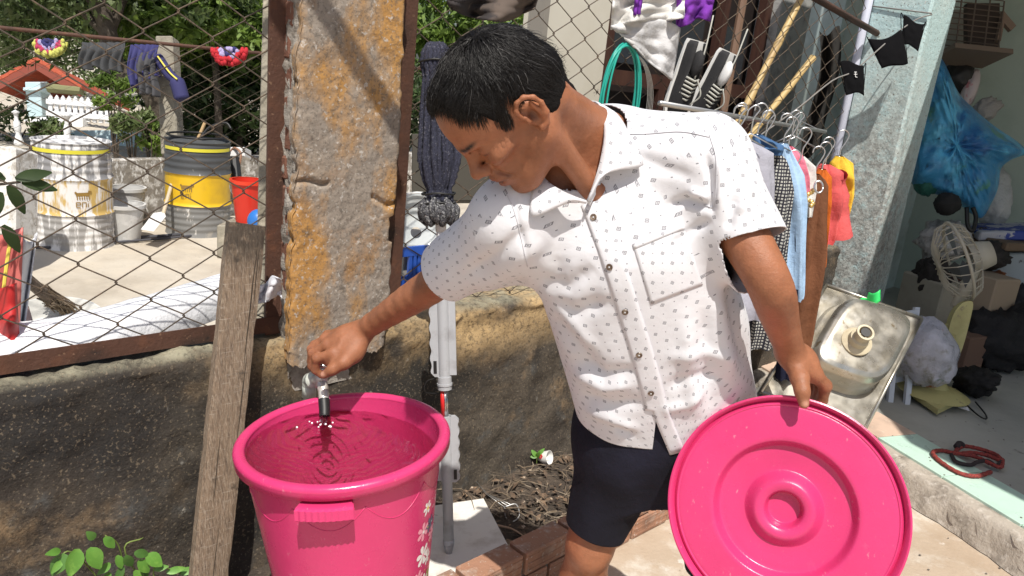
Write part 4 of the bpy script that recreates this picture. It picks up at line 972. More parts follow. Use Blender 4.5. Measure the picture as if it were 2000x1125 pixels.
root = hloc(CV2)[rs_.randint(0, len(CV2), nS * 4)] + rs_.uniform(-.0015, .0015, (nS * 4, 3))
root = root[root[:, 2] > hairline(root[:, 0], root[:, 1]) + .004][:nS]; nS = len(root)
p, nr = shell(root, np.zeros(nS)); NP_ = 8; L_s = rs_.uniform(.035, .075, nS); pts = [p]
stray = rs_.uniform(0, 1, nS); clump = vnoise(root, 60, 9); clump2 = vnoise(root, 38, 10)
for k in range(1, NP_):
    fl = p - crown; fl = fl - nr * (fl * nr).sum(1, keepdims=True); fl /= (np.linalg.norm(fl, axis=1, keepdims=True) + 1e-6)
    fwd = np.array([.75, 0, -.25]); tb = np.clip((p[:, 0] + .02) / .06, 0, 1)[:, None]; fl = fl + tb * fwd * .7 + np.array([0, 0, -.35]) * np.clip(.09 - p[:, 2], 0, .1)[:, None] * 8
    sw = np.stack([clump2 * .45, clump * .75, clump2 * .35], 1) + rs_.normal(0, .10, (nS, 3)); fl = fl + sw; fl = fl - nr * (fl * nr).sum(1, keepdims=True); fl /= (np.linalg.norm(fl, axis=1, keepdims=True) + 1e-6)
    p = p + fl * (L_s / NP_)[:, None]; lift = .001 + .006 * (k / NP_) * (.5 + .5 * clump) + rs_.uniform(0, .004, nS) + .006 * np.clip(root[:, 2] - .09, 0, .05) / .05 * .6 + (stray > .965) * .012 * k / NP_
    free = (p[:, 2] < hairline(p[:, 0], p[:, 1]) + .01)
    p2, nr2 = shell(p, lift); p = np.where(free[:, None], pts[-1] + (p - pts[-1]) * .55, p2); nr = nr2; pts.append(p)
pts = np.stack(pts, 1)                                      # nS, NP_, 3
# ends stop at a ragged fringe
HW = np.array(HO) + pts @ HM.T.astype(float)
wid = rs_.uniform(.0003, .0007, nS)
tang = np.diff(HW, axis=1); tang = np.concatenate([tang, tang[:, -1:]], 1); tang /= np.linalg.norm(tang, axis=2, keepdims=True) + 1e-9
side = np.cross(tang, HW - np.array(HO)); side /= np.linalg.norm(side, axis=2, keepdims=True) + 1e-9; up_ = np.cross(side, tang)
tp = np.linspace(1, .25, NP_)[None, :, None] * wid[:, None, None]
ring = np.stack([HW + side * tp, HW - side * tp * .5 + up_ * tp * .86, HW - side * tp * .5 - up_ * tp * .86], 2)       # nS, NP_, 3, 3
SVh = ring.reshape(-1, 3); b0_ = (np.arange(nS) * NP_ * 3)[:, None, None] + (np.arange(NP_ - 1) * 3)[None, :, None]; q_ = np.arange(3)[None, None, :]
FQ = np.stack([b0_ + q_, b0_ + (q_ + 1) % 3, b0_ + 3 + (q_ + 1) % 3, b0_ + 3 + q_], -1).reshape(-1, 4)
M_cap = mat('scalp_hair', (.009, .008, .0075), .85, spec=.15, bump=[(260, .004), (90, .006)])
M_hair = mat('black_hair', (.010, .0085, .008), .42, spec=.4, layers=[((.03, .028, .027), 130, .66, .72, dict(stretch=(1, 1, 1)))])
hair = np_obj('hair', np.concatenate([CV2, SVh]), np.concatenate([CF2, FQ + len(CV2)]), M_cap, man)
hair.data.materials.append(M_hair); hair.data.polygons.foreach_set('material_index', np.concatenate([np.zeros(len(CF2), np.int32), np.ones(len(hair.data.polygons) - len(CF2), np.int32)]))
# a few grey hairs
gsel = rs_.choice(nS, 90, replace=False); gF = FQ.reshape(nS, -1, 4)[gsel].reshape(-1, 4); used = np.unique(gF); rm = np.zeros(len(SVh), int); rm[used] = np.arange(len(used))
lift_g = SVh[used] + (SVh[used] - np.array(HO)) / np.linalg.norm(SVh[used] - np.array(HO), axis=1, keepdims=True) * .0022
np_obj('grey_hair', lift_g, rm[gF], mat('grey_hair', (.10, .097, .094), .5), hair)['kind'] = 'stuff'
# ================================================================== NEAR OBJECTS
M_pvc = mat('grey_pvc', (.50, .53, .47), .5, layers=[((.36, .37, .33), 30, .5, .7), ((.62, .62, .58), 60, .6, .7)], bump=[(200, .0006)])
M_whitepl = mat('white_plastic', (.66, .66, .66), .4, layers=[((.5, .49, .47), 25, .55, .75)])
M_black = mat('black_rubber', (.012, .012, .012), .5)
# tap on its standpipe
tp0 = at(604, 752, 1.785)
tap = thing('water_tap', 'small white tap with black hose tip on a grey standpipe', 'tap', (tp0.x, tp0.y, .05))
mb = MB(); mb.tube([V3(tp0.x, tp0.y, .05), tp0], .0125, 14); mb.tube([tp0 - V3(0, 0, .03), tp0 + V3(0, 0, .012)], .0165, 14); mb.build('pipe', M_pvc, tap, smooth=True)
t1 = at(605, 742, 1.775); t2 = at(627, 742, 1.705)
mb = MB(); mb.tube(catmull([tp0, t1, t1.lerp(t2, .4)], 5), .0165, 14); mb.tube([t1.lerp(t2, .25), t1.lerp(t2, .42)], .0195, 14); mb.build('elbow', M_pvc, tap, smooth=True)
mb = MB(); mb.tube([t1.lerp(t2, .4), t2], [.010, .012], 14); mb.lathe([(0, -.016), (.013, -.016), (.0145, -.004), (.0145, .008), (.011, .014), (.008, .02), (0, .02)], t2, (0, 0, 1), 16)
sp0 = at(631, 760, 1.695); sp1 = at(633, 784, 1.680)
mb.tube(catmull([t2, sp0, sp1], 6), [.0125] * 7 + [.0115] * 6, 14); mb.build('tap_body', mat('worn_chrome', (.62, .58, .53), .35, metal=.4, layers=[((.35, .3, .25), 60, .55, .65)], bump=[(150, .0008)]), tap, smooth=True)
mb = MB(); mb.tube([sp1.lerp(sp0, .15), at(634, 800, 1.671), at(634, 813, 1.665)], [.0128, .0122, .0118], 14, cap=False); mb.tube([at(634, 813, 1.665), sp1], .0095, 12, cap=False); mb.build('hose_tip', M_black, tap, smooth=True)
mb = MB(); hb = t2 + V3(0, 0, .018); mb.tube([hb, hb + V3(0, 0, .014)], .006, 10); mb.tube([hb + V3(0, 0, .015) + RC * .022, hb + V3(0, 0, .017) - RC * .022], [.006, .006], 10); mb.build('tap_handle', mat('bright_metal', (.7, .7, .7), .2, metal=1), tap, smooth=True)
# falling water
mb = MB(); wj0 = at(634, 812, 1.665); mb.tube([wj0 + V3(0, 0, .008), V3(wj0.x, wj0.y - .004, WZ - .005)], [.0085, .0065], 12, cap=False); js = mb.build('water_stream', mw, water, smooth=True)

# leaning plank
M_wood = mat('weathered_wood', (.215, .155, .105), .85, layers=[((.12, .085, .06), 22, .46, .66, dict(stretch=(9, 9, .35), detail=8)), ((.31, .25, .19), 40, .5, .68, dict(stretch=(9, 9, .25), detail=8)), ((.36, .31, .25), 30, .60, .68, dict(stretch=(.6, .6, 9), max=.6)), ((.05, .04, .03), 120, .60, .68, dict(stretch=(4, 4, .4), max=.7)), ((.035, .028, .022), 11, .62, .70, dict(stretch=(1.2, 1.2, 1.0), detail=9)), ((.02, .016, .013), 30, .3, .5, dict(spot=(tuple(on_wall(480, 440, .03)), (.2, .2, .10)), max=.75))], bump=[(30, .003, (6, 6, .3)), (120, .001)])
pA = on_wall(447, 434, .035); pB = on_wall(514, 441, .035); pC = on_wall(441, 1125, .16); pD = on_wall(373, 1125, .16)
wv = (pB - pA); wv.z *= .3; plw = .088; c_top = (pA + pB) / 2; c_bot = (pC + pD) / 2; dv = (c_bot - c_top).normalized(); c_end = c_top + dv * ((c_top.z - .03) / -dv.z)
xv = (WD - dv * WD.dot(dv)).normalized(); nv_ = dv.cross(xv).normalized(); nv_ = nv_ if nv_.dot(FW) < 0 else -nv_
plank = thing('wooden_plank', 'long weathered grey brown plank leaning on the wall beside the pillar', 'plank', c_end)
mb = MB(); L_ = (c_end - c_top).length
def plk_fn(u, v):
    th = 2 * math.pi * u; x = max(-1, min(1, 1.32 * math.cos(th))); y = max(-1, min(1, 1.32 * math.sin(th))); d = v * L_; hw = plw / 2 * (1 + .02 * n3((d, 0, 0), 5)) + (-.004 * max(0, n3((d, x * 3, 9), 14))); yy = .014
    off = .0012 * fbm((x * 4, d * 1.2, 0), 3, 4)
    return c_top + dv * (d + (.006 * n3((x, 3, 0), 3) if v < .01 else 0)) + xv * (x * hw) + nv_ * (y * yy + off)
mb.grid(plk_fn, 28, 110); N_ = 29
mb.add([plk_fn(i / 28, 0) for i in range(28)], [tuple(range(28))]); mb.build('board', M_wood, plank, angle=35)
M_crack = mat('wood_split', (.03, .022, .016), .95)
for (x, d0, d1, wd) in [(.55, .03, .34, .0012), (.62, .3, .52, .0009), (-.35, .5, .66, .0008), (.1, .72, .9, .0007), (.72, .05, .2, .0007)]:
    mb = MB(); n = 16; up = []; dn = []
    for k in range(n + 1):
        d = d0 + (d1 - d0) * k / n; xx = x * plw / 2 + .002 * n3((d, x, 0), 9); h_ = wd * math.sin(math.pi * k / n) + .0001
        up.append(c_top + dv * d + xv * (xx - h_) + nv_ * .0156); dn.append(c_top + dv * d + xv * (xx + h_) + nv_ * .0156)
    mb.add(up + dn, [(k, k + 1, n + 2 + k, n + 1 + k) for k in range(n)]); mb.build('split', M_crack, plank)

# mop upside down
mB = on_z(877, 1088, .066); mT = on_wall(852, 84, .06)
def m_at(py):
    lo, hi = 0., 1.
    for _ in range(40):
        m_ = (lo + hi) / 2; Y = proj([mB.lerp(mT, m_)])[1][0]
        if Y > py: lo = m_
        else: hi = m_
    return mB.lerp(mT, (lo + hi) / 2)
mop = thing('mop', 'blue black rope mop standing upside down with grey plastic grips', 'mop', mB)
ma = (mT - mB).normalized(); mx_ = RC - ma * RC.dot(ma); mx_.normalize(); my_ = ma.cross(mx_)
M_grip = mat('grey_plastic', (.40, .41, .43), .45, layers=[((.3, .3, .31), 20, .5, .7)])
mb = MB(); mb.tube([m_at(600), m_at(400)], .0125, 16); mb.tube([m_at(452), m_at(425)], .0145, 16); mb.build('pole', M_whitepl, mop, smooth=True)
mb = MB(); mb.tube([m_at(1062), m_at(820)], [.0150, .0150], 16); mb.lathe([(.0165, 0), (.0165, .012), (.015, .014)], m_at(1062), ma, 16); mb.tube([m_at(1062), m_at(1076), m_at(1090)], [.0160, .0105, .0045], 14); mb.build('lower_tube', M_grip, mop, smooth=True)
def grip(y0, y1, sgn, name):
    a = m_at(y0); b = m_at(y1); L_ = (b - a).length; mb = MB(); mb.tube([a, b], .0165, 16)
    out = []; n = 40
    for k in range(n + 1):
        f_ = k / n; w_ = .036 + .0022 * math.sin(f_ * 2 * math.pi * 5.5)
        if f_ < .06 or f_ > .94: w_ *= .72 + .28 * min(f_, 1 - f_) / .06
        out.append(a + (b - a) * f_ + mx_ * sgn * w_)
    inn_ = [a + (b - a) * (k / n) + mx_ * sgn * .010 for k in range(n + 1)]
    for (o1, o2) in ((out, inn_),):
        vs = [p - my_ * .007 for p in o1] + [p - my_ * .007 for p in o2] + [p + my_ * .007 for p in o1] + [p + my_ * .007 for p in o2]; m = n + 1
        fs = []
        for k in range(n):
            if .30 < k / n < .0: continue
            fs += [(k, k + 1, m + k + 1, m + k), (2 * m + k, 3 * m + k, 3 * m + k + 1, 2 * m + k + 1), (k, 2 * m + k, 2 * m + k + 1, k + 1), (m + k, m + k + 1, 3 * m + k + 1, 3 * m + k)]
        fs += [(0, m, 3 * m, 2 * m), (n, 2 * m + n, 3 * m + n, m + n)]; mb.add(vs, fs)
    # flat flange on the other side
    mb.box((a + b) / 2 - mx_ * sgn * .022, (b - a) * .48, mx_ * .012, my_ * .005)
    o = mb.build(name, M_grip, mop, angle=40)
    hp_ = MB(); hp_.box(a.lerp(b, .12) + mx_ * sgn * .0245 - my_ * .0072, (b - a) * .075, mx_ * .0045, my_ * .0015); hp_.build('grip_slot', M_black, o)
grip(735, 572, -1, 'upper_grip'); grip(940, 812, 1, 'lower_grip')
mb = MB(); mb.tube([m_at(760), m_at(735)], .0195, 18); mb.tube([m_at(752), m_at(748)], .0215, 18); mb.build('collar', M_grip, mop, angle=30)
mb = MB(); mb.tube([m_at(815), m_at(758)], .0095, 14); mb.build('steel_tube', mat('mop_steel', (.5, .5, .5), .25, metal=1), mop, smooth=True)
mb = MB(); mb.tube([m_at(815) - mx_ * .006 - my_ * .005, m_at(758) - mx_ * .006 - my_ * .005], .0065, 10); mb.build('red_sleeve', mat('red_plastic', (.6, .02, .02), .4), mop, smooth=True)
mb = MB(); g0 = m_at(735); mb.tube(catmull([g0 - my_ * -.024 + mx_ * .01, g0 + my_ * .028 + mx_ * .022 - ma * .04, m_at(768) + my_ * .024 + mx_ * .014, m_at(772) - mx_ * .02 + my_ * .02, m_at(765) - mx_ * .055, m_at(745) - mx_ * .05, m_at(738) - mx_ * .02]  , 8), .0014, 6); mb.build('cord_loop', M_black, mop, smooth=True)
M_rope = mat('mop_rope', (.030, .032, .056), .95, layers=[((.11, .11, .14), 170, .58, .64, dict(detail=3)), ((.012, .012, .018), 260, .55, .62)], bump=[(260, .004)])
M_rope2 = mat('mop_rope_pale', (.075, .075, .085), .95, layers=[((.30, .30, .30), 190, .52, .6, dict(detail=3)), ((.01, .01, .012), 240, .52, .6)], bump=[(260, .004)])
mh = m_at(395); ht = m_at(62) + mx_ * .0; rr_ = random.Random(9)
for k in range(46):
    a = 2 * math.pi * k / 46 * 2.39996 * 7.3; rk0 = math.sqrt(rr_.uniform(.15, 1)) ; pts = []; rad = []
    wob = rr_.uniform(-1, 1)
    for q in range(49):
        f_ = q / 48; prof_ = np.interp(f_, [0, .05, .12, .2, .45, .72, .86, .92, .96, 1.0], [.30, .62, .72, .58, .82, 1.0, .74, .50, .62, .60])
        r_ = .060 * prof_ * rk0; aa = a + .25 * wob * f_ + .05 * math.sin(f_ * 9 + wob * 5)
        base = ht.lerp(mh, f_ * 1.0) - mx_ * .004
        tw = .0012 * math.sin(f_ * 150 + k)
        pts.append(base + mx_ * (r_ * math.cos(aa) + tw) + my_ * ((r_ * .72) * math.sin(aa)) - ma * (.012 * (1 - f_) ** 12 * (1 - rk0)))
        rad.append(.0068 + .0008 * math.sin(f_ * 170 + k * 2))
    mb = MB(); mb.tube(pts, rad, 7); mb.build('rope_strand', M_rope if True else M_rope2, mop, smooth=True)
for k in range(20):                                       # knotted tuft at the bottom
    a = 2 * math.pi * k / 20; pts = []
    for q in range(12):
        f_ = q / 11; r_ = .030 + .020 * math.sin(math.pi * f_); pts.append(m_at(392 + 42 * f_ + 6 * math.sin(k * 2.1)) + mx_ * (r_ * math.cos(a) - .004) + my_ * r_ * .8 * math.sin(a))
    mb = MB(); mb.tube(pts, [.0085 + .0008 * math.sin(q * 5) for q in range(12)], 7); mb.build('tuft', M_rope2, mop, smooth=True)
for (y, r_) in [(120, .043), (378, .044), (396, .044)]:
    mb = MB(); c = m_at(y); mb.tube([c + mx_ * (r_ * math.cos(a) - .004) + my_ * r_ * .78 * math.sin(a) + ma * .002 * math.sin(a * 3) for a in np.linspace(0, 2 * math.pi, 25)], .0028, 6); mb.build('binding', M_black, mop, smooth=True)

# dirt bed, kerb bricks, slab
kA = on_z(905, 1142, .115); kB = on_z(1306, 945, .115); kd = (kB - kA); kd.z = 0; klen = kd.length; kd.normalize(); kn = V3(kd.y, -kd.x, 0)
mb = MB()
def dfn(u, v):
    s = -2.6 + 4.6 * u; a = W(s, .004, 0); # towards the kerb line
    far = kA + kd * ((a - kA).dot(kd)); b = V3(far.x, far.y, 0) if s > -.62 else W(s, .55, 0)
    p = a.lerp(b, v); z = .020 + .028 * (1 - v) + .016 * fbm((p.x, p.y, 0), 7, 5) + .006 * n3((p.x, p.y, 0), 45)
    return V3(p.x, p.y, max(.006, z if v < .97 else z - .05))
mb.grid(dfn, 240, 60); db = mb.build('dirt_bed', M_dirt, None, smooth=True); db['kind'] = 'structure'
kerb = thing('brick_kerb', 'low kerb of weathered red hollow bricks round the dirt bed', 'kerb', kA + kd * .3)
kerb.location.z = 0
kb = MB(); kb.bbox((0, 0, 0), kd * .092, kn * .038, V3(0, 0, .036), .004)
for q in (-1, 0, 1): kb.box(V3(0, 0, .022 * q) + kn * .0385, kd * .088, kn * .0012, V3(0, 0, .0035))    # ribs on the side
K0 = None
for cs in range(2):
    for k in range(-6, 9):
        c = kA + kd * (k * .197 + (.09 if cs else 0)); c = V3(c.x, c.y, .036 + cs * .079)
        if cs and (k < -3): continue
        if K0 is None: K0 = ob('brick', kb.v, kb.f, M_kerbbrick, kerb); o = K0
        else: o = copy_at(K0, kerb, (0, 0, 0))
        j = n3((k, cs, 0), 3.7); o.location = c + kn * (.006 * j) + V3(0, 0, .003 * j); o.rotation_euler = (.02 * j, .02 * n3((cs, k, 2), 3.1), .03 * n3((k, 3, cs), 2.9))
mb = MB(); mb.box(V3(*(kA + kd * .25)[:2], .062) - kn * .004, kd * 1.25, kn * .030, V3(0, 0, .060)); mb.build('mortar', M_mortar, kerb)
slab = MB(); slabR = Matrix.Rotation(R(-6), 3, 'Y'); slab.prism([V3(*on_z(a, b, .058)[:2], .018) for a, b in [(505, 1132), (522, 1072), (640, 1000), (905, 985), (958, 1105), (932, 1124), (800, 1290), (470, 1290)]], (0, 0, .042))
_c = bin_.location.copy(); slab.v = [_c + slabR @ (v - V3(bc.x, bc.y, .0615)) for v in slab.v]
sl = slab.build('base_slab', mat('white_slab', (.74, .71, .66), .7, layers=[((.55, .5, .44), 12, .5, .7)], bump=[(60, .002)]), None); tag(sl, 'white slab lying on the dirt under the pink bin', 'slab')

# litter: dead leaves and twigs nobody could count
def leaf_quads(n, fn, seed, ar=.45):
    r_ = random.Random(seed); vs = []; fs = []
    for k in range(n):
        p, L_, nrm, ang = fn(r_); nrm = nrm.normalized(); x = nrm.orthogonal().normalized(); y = nrm.cross(x); d = x * math.cos(ang) + y * math.sin(ang); s_ = nrm.cross(d); b = len(vs); w_ = L_ * ar
        vs += [p - d * L_ / 2, p + s_ * w_ / 2 + nrm * L_ * .10, p + d * L_ * .15 + nrm * L_ * .05, p + d * L_ / 2 - nrm * L_ * .08, p - s_ * w_ / 2 + nrm * L_ * .10]; fs += [(b, b + 1, b + 2), (b + 1, b + 3, b + 2), (b, b + 2, b + 4), (b + 2, b + 3, b + 4)]
    return vs, fs
def bedpt(r_, z=.046, sm=-.5):
    s = r_.uniform(sm, 1.6); o_ = r_.uniform(.02, .40); p = W(s, o_, 0); far = (p - kA).dot(kn)
    if far > -.05: p = p - kn * (far + .05)
    if math.hypot(p.x - bc.x - .1, p.y - bc.y) < .40: return bedpt(r_, z, sm)
    return V3(p.x, p.y, z + .012 * fbm((p.x, p.y, 0), 7, 3) + .02 * (1 - o_ / .4))
M_litter = mat('dead_leaves', (.12, .08, .052), .9, layers=[((.24, .16, .10), 25, .5, .6), ((.06, .045, .035), 11, .5, .6), ((.45, .36, .27), 40, .6, .66)])
vs, fs = leaf_quads(900, lambda r_: (bedpt(r_), r_.uniform(.012, .042), V3(r_.gauss(0, .45), r_.gauss(0, .45), 1), r_.uniform(0, 6.28)), 4)
o = ob('leaf_litter', vs, fs, M_litter); tag(o, 'dry brown leaf litter scattered over the dirt bed', 'leaf litter', kind='stuff')
mb = MB(); r_ = random.Random(6)
for k in range(420):
    p = bedpt(r_, .050); a = r_.uniform(0, 6.28); L_ = r_.uniform(.03, .15); d = V3(math.cos(a), math.sin(a), r_.uniform(-.05, .1)); q = V3(-d.y, d.x, 0) * r_.uniform(-.25, .25)
    mb.tube([p, p + d * L_ * .5 + q * L_ * .5 + V3(0, 0, r_.uniform(0, .012)), p + d * L_ + V3(0, 0, .002)], [r_.uniform(.0006, .0022)] * 2 + [.0004], 4, cap=False)
o = mb.build('dry_twigs', mat('twig', (.20, .15, .10), .9, layers=[((.33, .27, .2), 20, .5, .6), ((.07, .05, .04), 12, .5, .65)])); tag(o, 'dry twigs and roots tangled on the dirt bed', 'twigs', kind='stuff')
for k, (px, py, a, L_, rad) in enumerate([(985, 1075, .5, .16, .008), (1000, 1040, 2.6, .12, .003)]):
    p = on_z(px, py, .062); mb = MB(); d = V3(math.cos(a), math.sin(a), 0.0); mb.tube(catmull([p - d * L_ / 2, p + V3(.004, .01, .004), p + d * L_ / 2], 6), [rad * (.7 + .05 * q) for q in range(13)], 7)
    o = mb.build('stick', mat('pale_stick', (.36, .25, .17), .85, bump=[(60, .002)])); tag(o, ['thick pale stick lying by the brick kerb', 'thin grey twig lying above the thick pale stick'][k], 'stick')
# broken cup
cp = on_z(1062, 905, .062) + V3(0, 0, .024); cax = (RC * .85 - FW * .5 + V3(0, 0, .12)).normalized()
cup = thing('teacup', 'small white teacup with red flower lying on its side by the wall', 'cup', cp - V3(0, 0, .024))
mb = MB(); mb.lathe([(0, -.024), (.012, -.024), (.013, -.020), (.017, -.014), (.0235, .002), (.026, .022), (.0248, .0222), (.0222, .004), (.016, -.012), (0, -.018)], cp, cax, 32); mb.build('bowl', mat('china', (.78, .77, .74), .18, spec=.6), cup, angle=40)
hx_ = cax.orthogonal().normalized(); hd_ = (V3(0, 0, -1) - cax * V3(0, 0, -1).dot(cax)).normalized()
mb = MB(); mb.tube([cp + cax * (.010 - .02 * q / 8) + hd_ * (.0215 + .014 * math.sin(math.pi * q / 8)) for q in range(9)], .0026, 8); mb.build('handle', bpy.data.materials['china'], cup, smooth=True)
fdir = (-FW + UC * .35); fdir = (fdir - cax * fdir.dot(cax)).normalized(); fy = cax.cross(fdir)
for q in range(5):
    a = q * 2 * math.pi / 5; vs = []
    for w_ in range(8):
        b = w_ * math.pi / 4; u_ = .005 * math.cos(a) + .0034 * math.cos(b); v_ = .005 * math.sin(a) + .0034 * math.sin(b); th = v_ / .0225; vs.append(cp + cax * (-.002 + u_) + (fdir * math.cos(th) + fy * math.sin(th)) * (.0232 + u_ * .12 + .0009))
    ob('printed_petal', vs, [tuple(range(8))], mat('cup_red', (.55, .02, .02), .3) if q == 0 else bpy.data.materials['cup_red'], cup)
# wire strainer frame
sc_ = on_z(1000, 1000, .055) + V3(0, 0, .02); st = thing('wire_clip', 'bent steel wire loop with prongs lying among the twigs', 'wire', sc_)
lp_ = [at(985, 990, (sc_ - CAM).dot(FW)), at(1008, 985, (sc_ - CAM).dot(FW) + .01), at(1014, 1008, (sc_ - CAM).dot(FW)), at(998, 1020, (sc_ - CAM).dot(FW) - .01), at(988, 1010, (sc_ - CAM).dot(FW) - .01)]
M_steelw = mat('steel_wire', (.45, .45, .44), .35, metal=.8); mb = MB(); mb.tube(catmull(lp_ + [lp_[0]], 5), .0022, 7); mb.build('loop', M_steelw, st, smooth=True)
mb = MB()
for q in range(3): mb.tube([lp_[0].lerp(lp_[1], q / 3), at(950 + q * 8, 965 + q * 3, (sc_ - CAM).dot(FW) + .06), at(930 + 6 * q, 940 + 10 * q, (sc_ - CAM).dot(FW) + .1)], .0012, 6)
mb.build('prong', M_steelw, st, smooth=True)
# seedling and the leafy weed at the left wall foot
M_leaf = mat('fresh_leaf', (.10, .24, .035), .5, layers=[((.18, .36, .06), 40, .5, .65), ((.06, .16, .02), 20, .5, .7)], sss=0)
M_leaf2 = mat('older_leaf', (.07, .17, .03), .5, layers=[((.16, .20, .04), 30, .55, .68), ((.04, .10, .02), 15, .5, .7)])
M_stem = mat('green_stem', (.16, .22, .05), .6)
def big_leaf(c, d, nrm, L_, wd, parent, m=M_leaf):
    d = d.normalized(); nrm = (nrm - d * nrm.dot(d)).normalized(); s_ = nrm.cross(d); vs = []; n = 6
    for k in range(n + 1):
        f_ = k / n; w_ = wd * math.sin(math.pi * min(.97, f_ * .93 + .05)) ** .75 * (1.15 - .4 * f_) * .5
        c_ = c + d * (L_ * f_) - nrm * (L_ * .18 * f_ * f_)
        vs += [c_ - s_ * w_ + nrm * w_ * .25, c_, c_ + s_ * w_ + nrm * w_ * .25]
    fs = []
    for k in range(n): b = k * 3; fs += [(b, b + 1, b + 4, b + 3), (b + 1, b + 2, b + 5, b + 4)]
    o = ob('leaf', vs, fs, m, parent, smooth=True); return o
sd = on_z(1048, 905, .062); seed = thing('seedling', 'tiny bright green seedling sprouting beside the teacup', 'plant', sd)
mb = MB(); mb.tube([sd, sd + V3(-.002, 0, .03)], .0014, 6); mb.build('stem', M_stem, seed)
for d, L_ in [((RC * -.6 + V3(0, 0, .8)), .034), ((RC * .6 + V3(0, 0, .9)), .042), ((RC * -.9 + V3(0, 0, .2)), .028), ((RC * .2 - FW * .5 + V3(0, 0, .6)), .03)]: big_leaf(sd + V3(-.002, 0, .026), d, -FW + V3(0, 0, .5), L_, .018, seed)
mb = MB()
weed = thing('leafy_weed', 'green round leaved weed growing at the foot of the dark wall', 'plant', on_wall(230, 1190, .12))
rw = random.Random(21)
def twig(p0, p1, p2): 
    mb = MB(); mb.tube(catmull([p0, p1, p2], 6), [.0018] * 12 + [.0008], 6); mb.build('stem', M_stem, weed, smooth=True)
b0w = on_wall(250, 1200, .08); b1w = on_wall(330, 1210, .10)
s1 = [b0w, on_wall(235, 1075, .10), on_wall(205, 1045, .12)]; s2 = [b0w, on_wall(150, 1085, .12), on_wall(112, 1090, .13)]; s3 = [b1w, on_wall(245, 1080, .12), on_wall(280, 1050, .12)]; s4 = [b1w, on_wall(300, 1110, .13), on_wall(360, 1122, .12)]
for s_ in (s1, s2, s3, s4): twig(*s_)
for (px, py, off, L_, wd, du, dv_) in [(185, 1052, .12, .030, .026, -.3, .6), (203, 1050, .12, .036, .028, .5, -.7), (150, 1072, .13, .052, .046, -.4, -.8), (172, 1072, .13, .05, .046, .3, -.8), (128, 1082, .13, .052, .046, -.5, -.7), (118, 1075, .13, .03, .02, -.8, .3), (122, 1092, .13, .03, .02, -.7, -.5),
        (215, 1100, .12, .03, .022, -.8, -.2), (228, 1085, .12, .034, .024, .2, -.9), (245, 1085, .13, .042, .032, .4, -.8), (262, 1080, .13, .038, .03, .8, -.3), (270, 1095, .13, .042, .034, .5, -.8), (285, 1085, .13, .040, .04, .6, -.6), (240, 1105, .12, .04, .024, -.4, -.8), (215, 1118, .12, .036, .024, -.7, -.4), (262, 1115, .12, .04, .03, .3, -.9), (300, 1112, .13, .03, .02, .7, .1), (325, 1118, .13, .04, .022, .9, .1), (350, 1120, .12, .036, .022, .8, .3), (290, 1122, .12, .03, .02, -.5, .3)]:
    _h = n3((px, py, 0), .37); big_leaf(on_wall(px, py, off), WD * (du + .3 * _h) + V3(0, 0, dv_) + WN * (.25 + .5 * _h), WN + WD * _h + V3(0, 0, .7), L_ * (1 + .3 * _h), wd * (.78 + .2 * _h), weed, M_leaf if _h > -.1 else M_leaf2)
# rag stuffed in the frame corner beside the plank
rg = on_wall(522, 565, .0); mb = MB()
def ragf(u, v): 
    p = on_wall(496 + 54 * u, 548 + 38 * v + 8 * math.sin(u * 6), .01 + .02 * math.sin(u * 9 + v * 4) + .012 * n3((u * 4, v * 4, 0), 1)); return p + V3(0, 0, .008 * n3((u * 5, v * 5, 2), 1))
mb.grid(ragf, 20, 14); o = mb.build('rag', mat('white_rag', (.6, .61, .66), .9, layers=[((.45, .4, .4), 20, .5, .7)]), None, smooth=True); tag(o, 'crumpled white rag caught on the brown post', 'rag'); md = o.modifiers.new('t', 'SOLIDIFY'); md.thickness = .003
# ================================================================== THE YARD BEHIND THE MESH
def foliage_mat(name, c1, c2, c3):
    m = mat(name, c1, .55, layers=[(c2, 3.5, .45, .6, dict(detail=3)), (c3, 1.3, .5, .65, dict(detail=3, off=4))])
    nt = m.node_tree; b = nt.nodes['Principled BSDF']; col = b.inputs['Base Color'].links[0].from_socket
    t_ = nt.nodes.new('ShaderNodeBsdfTranslucent'); nt.links.new(col, t_.inputs[0]); mx = nt.nodes.new('ShaderNodeMixShader'); mx.inputs[0].default_value = .35
    nt.links.new(b.outputs[0], mx.inputs[1]); nt.links.new(t_.outputs[0], mx.inputs[2]); nt.links.new(mx.outputs[0], nt.nodes['Material Output'].inputs[0]); return m
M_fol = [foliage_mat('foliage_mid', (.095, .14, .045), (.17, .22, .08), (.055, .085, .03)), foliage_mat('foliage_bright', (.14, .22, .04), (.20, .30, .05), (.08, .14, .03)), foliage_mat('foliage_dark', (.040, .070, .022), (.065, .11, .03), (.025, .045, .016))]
M_bark = mat('bark', (.07, .055, .042), .9, layers=[((.13, .11, .085), 6, .5, .7)], bump=[(14, .03)])
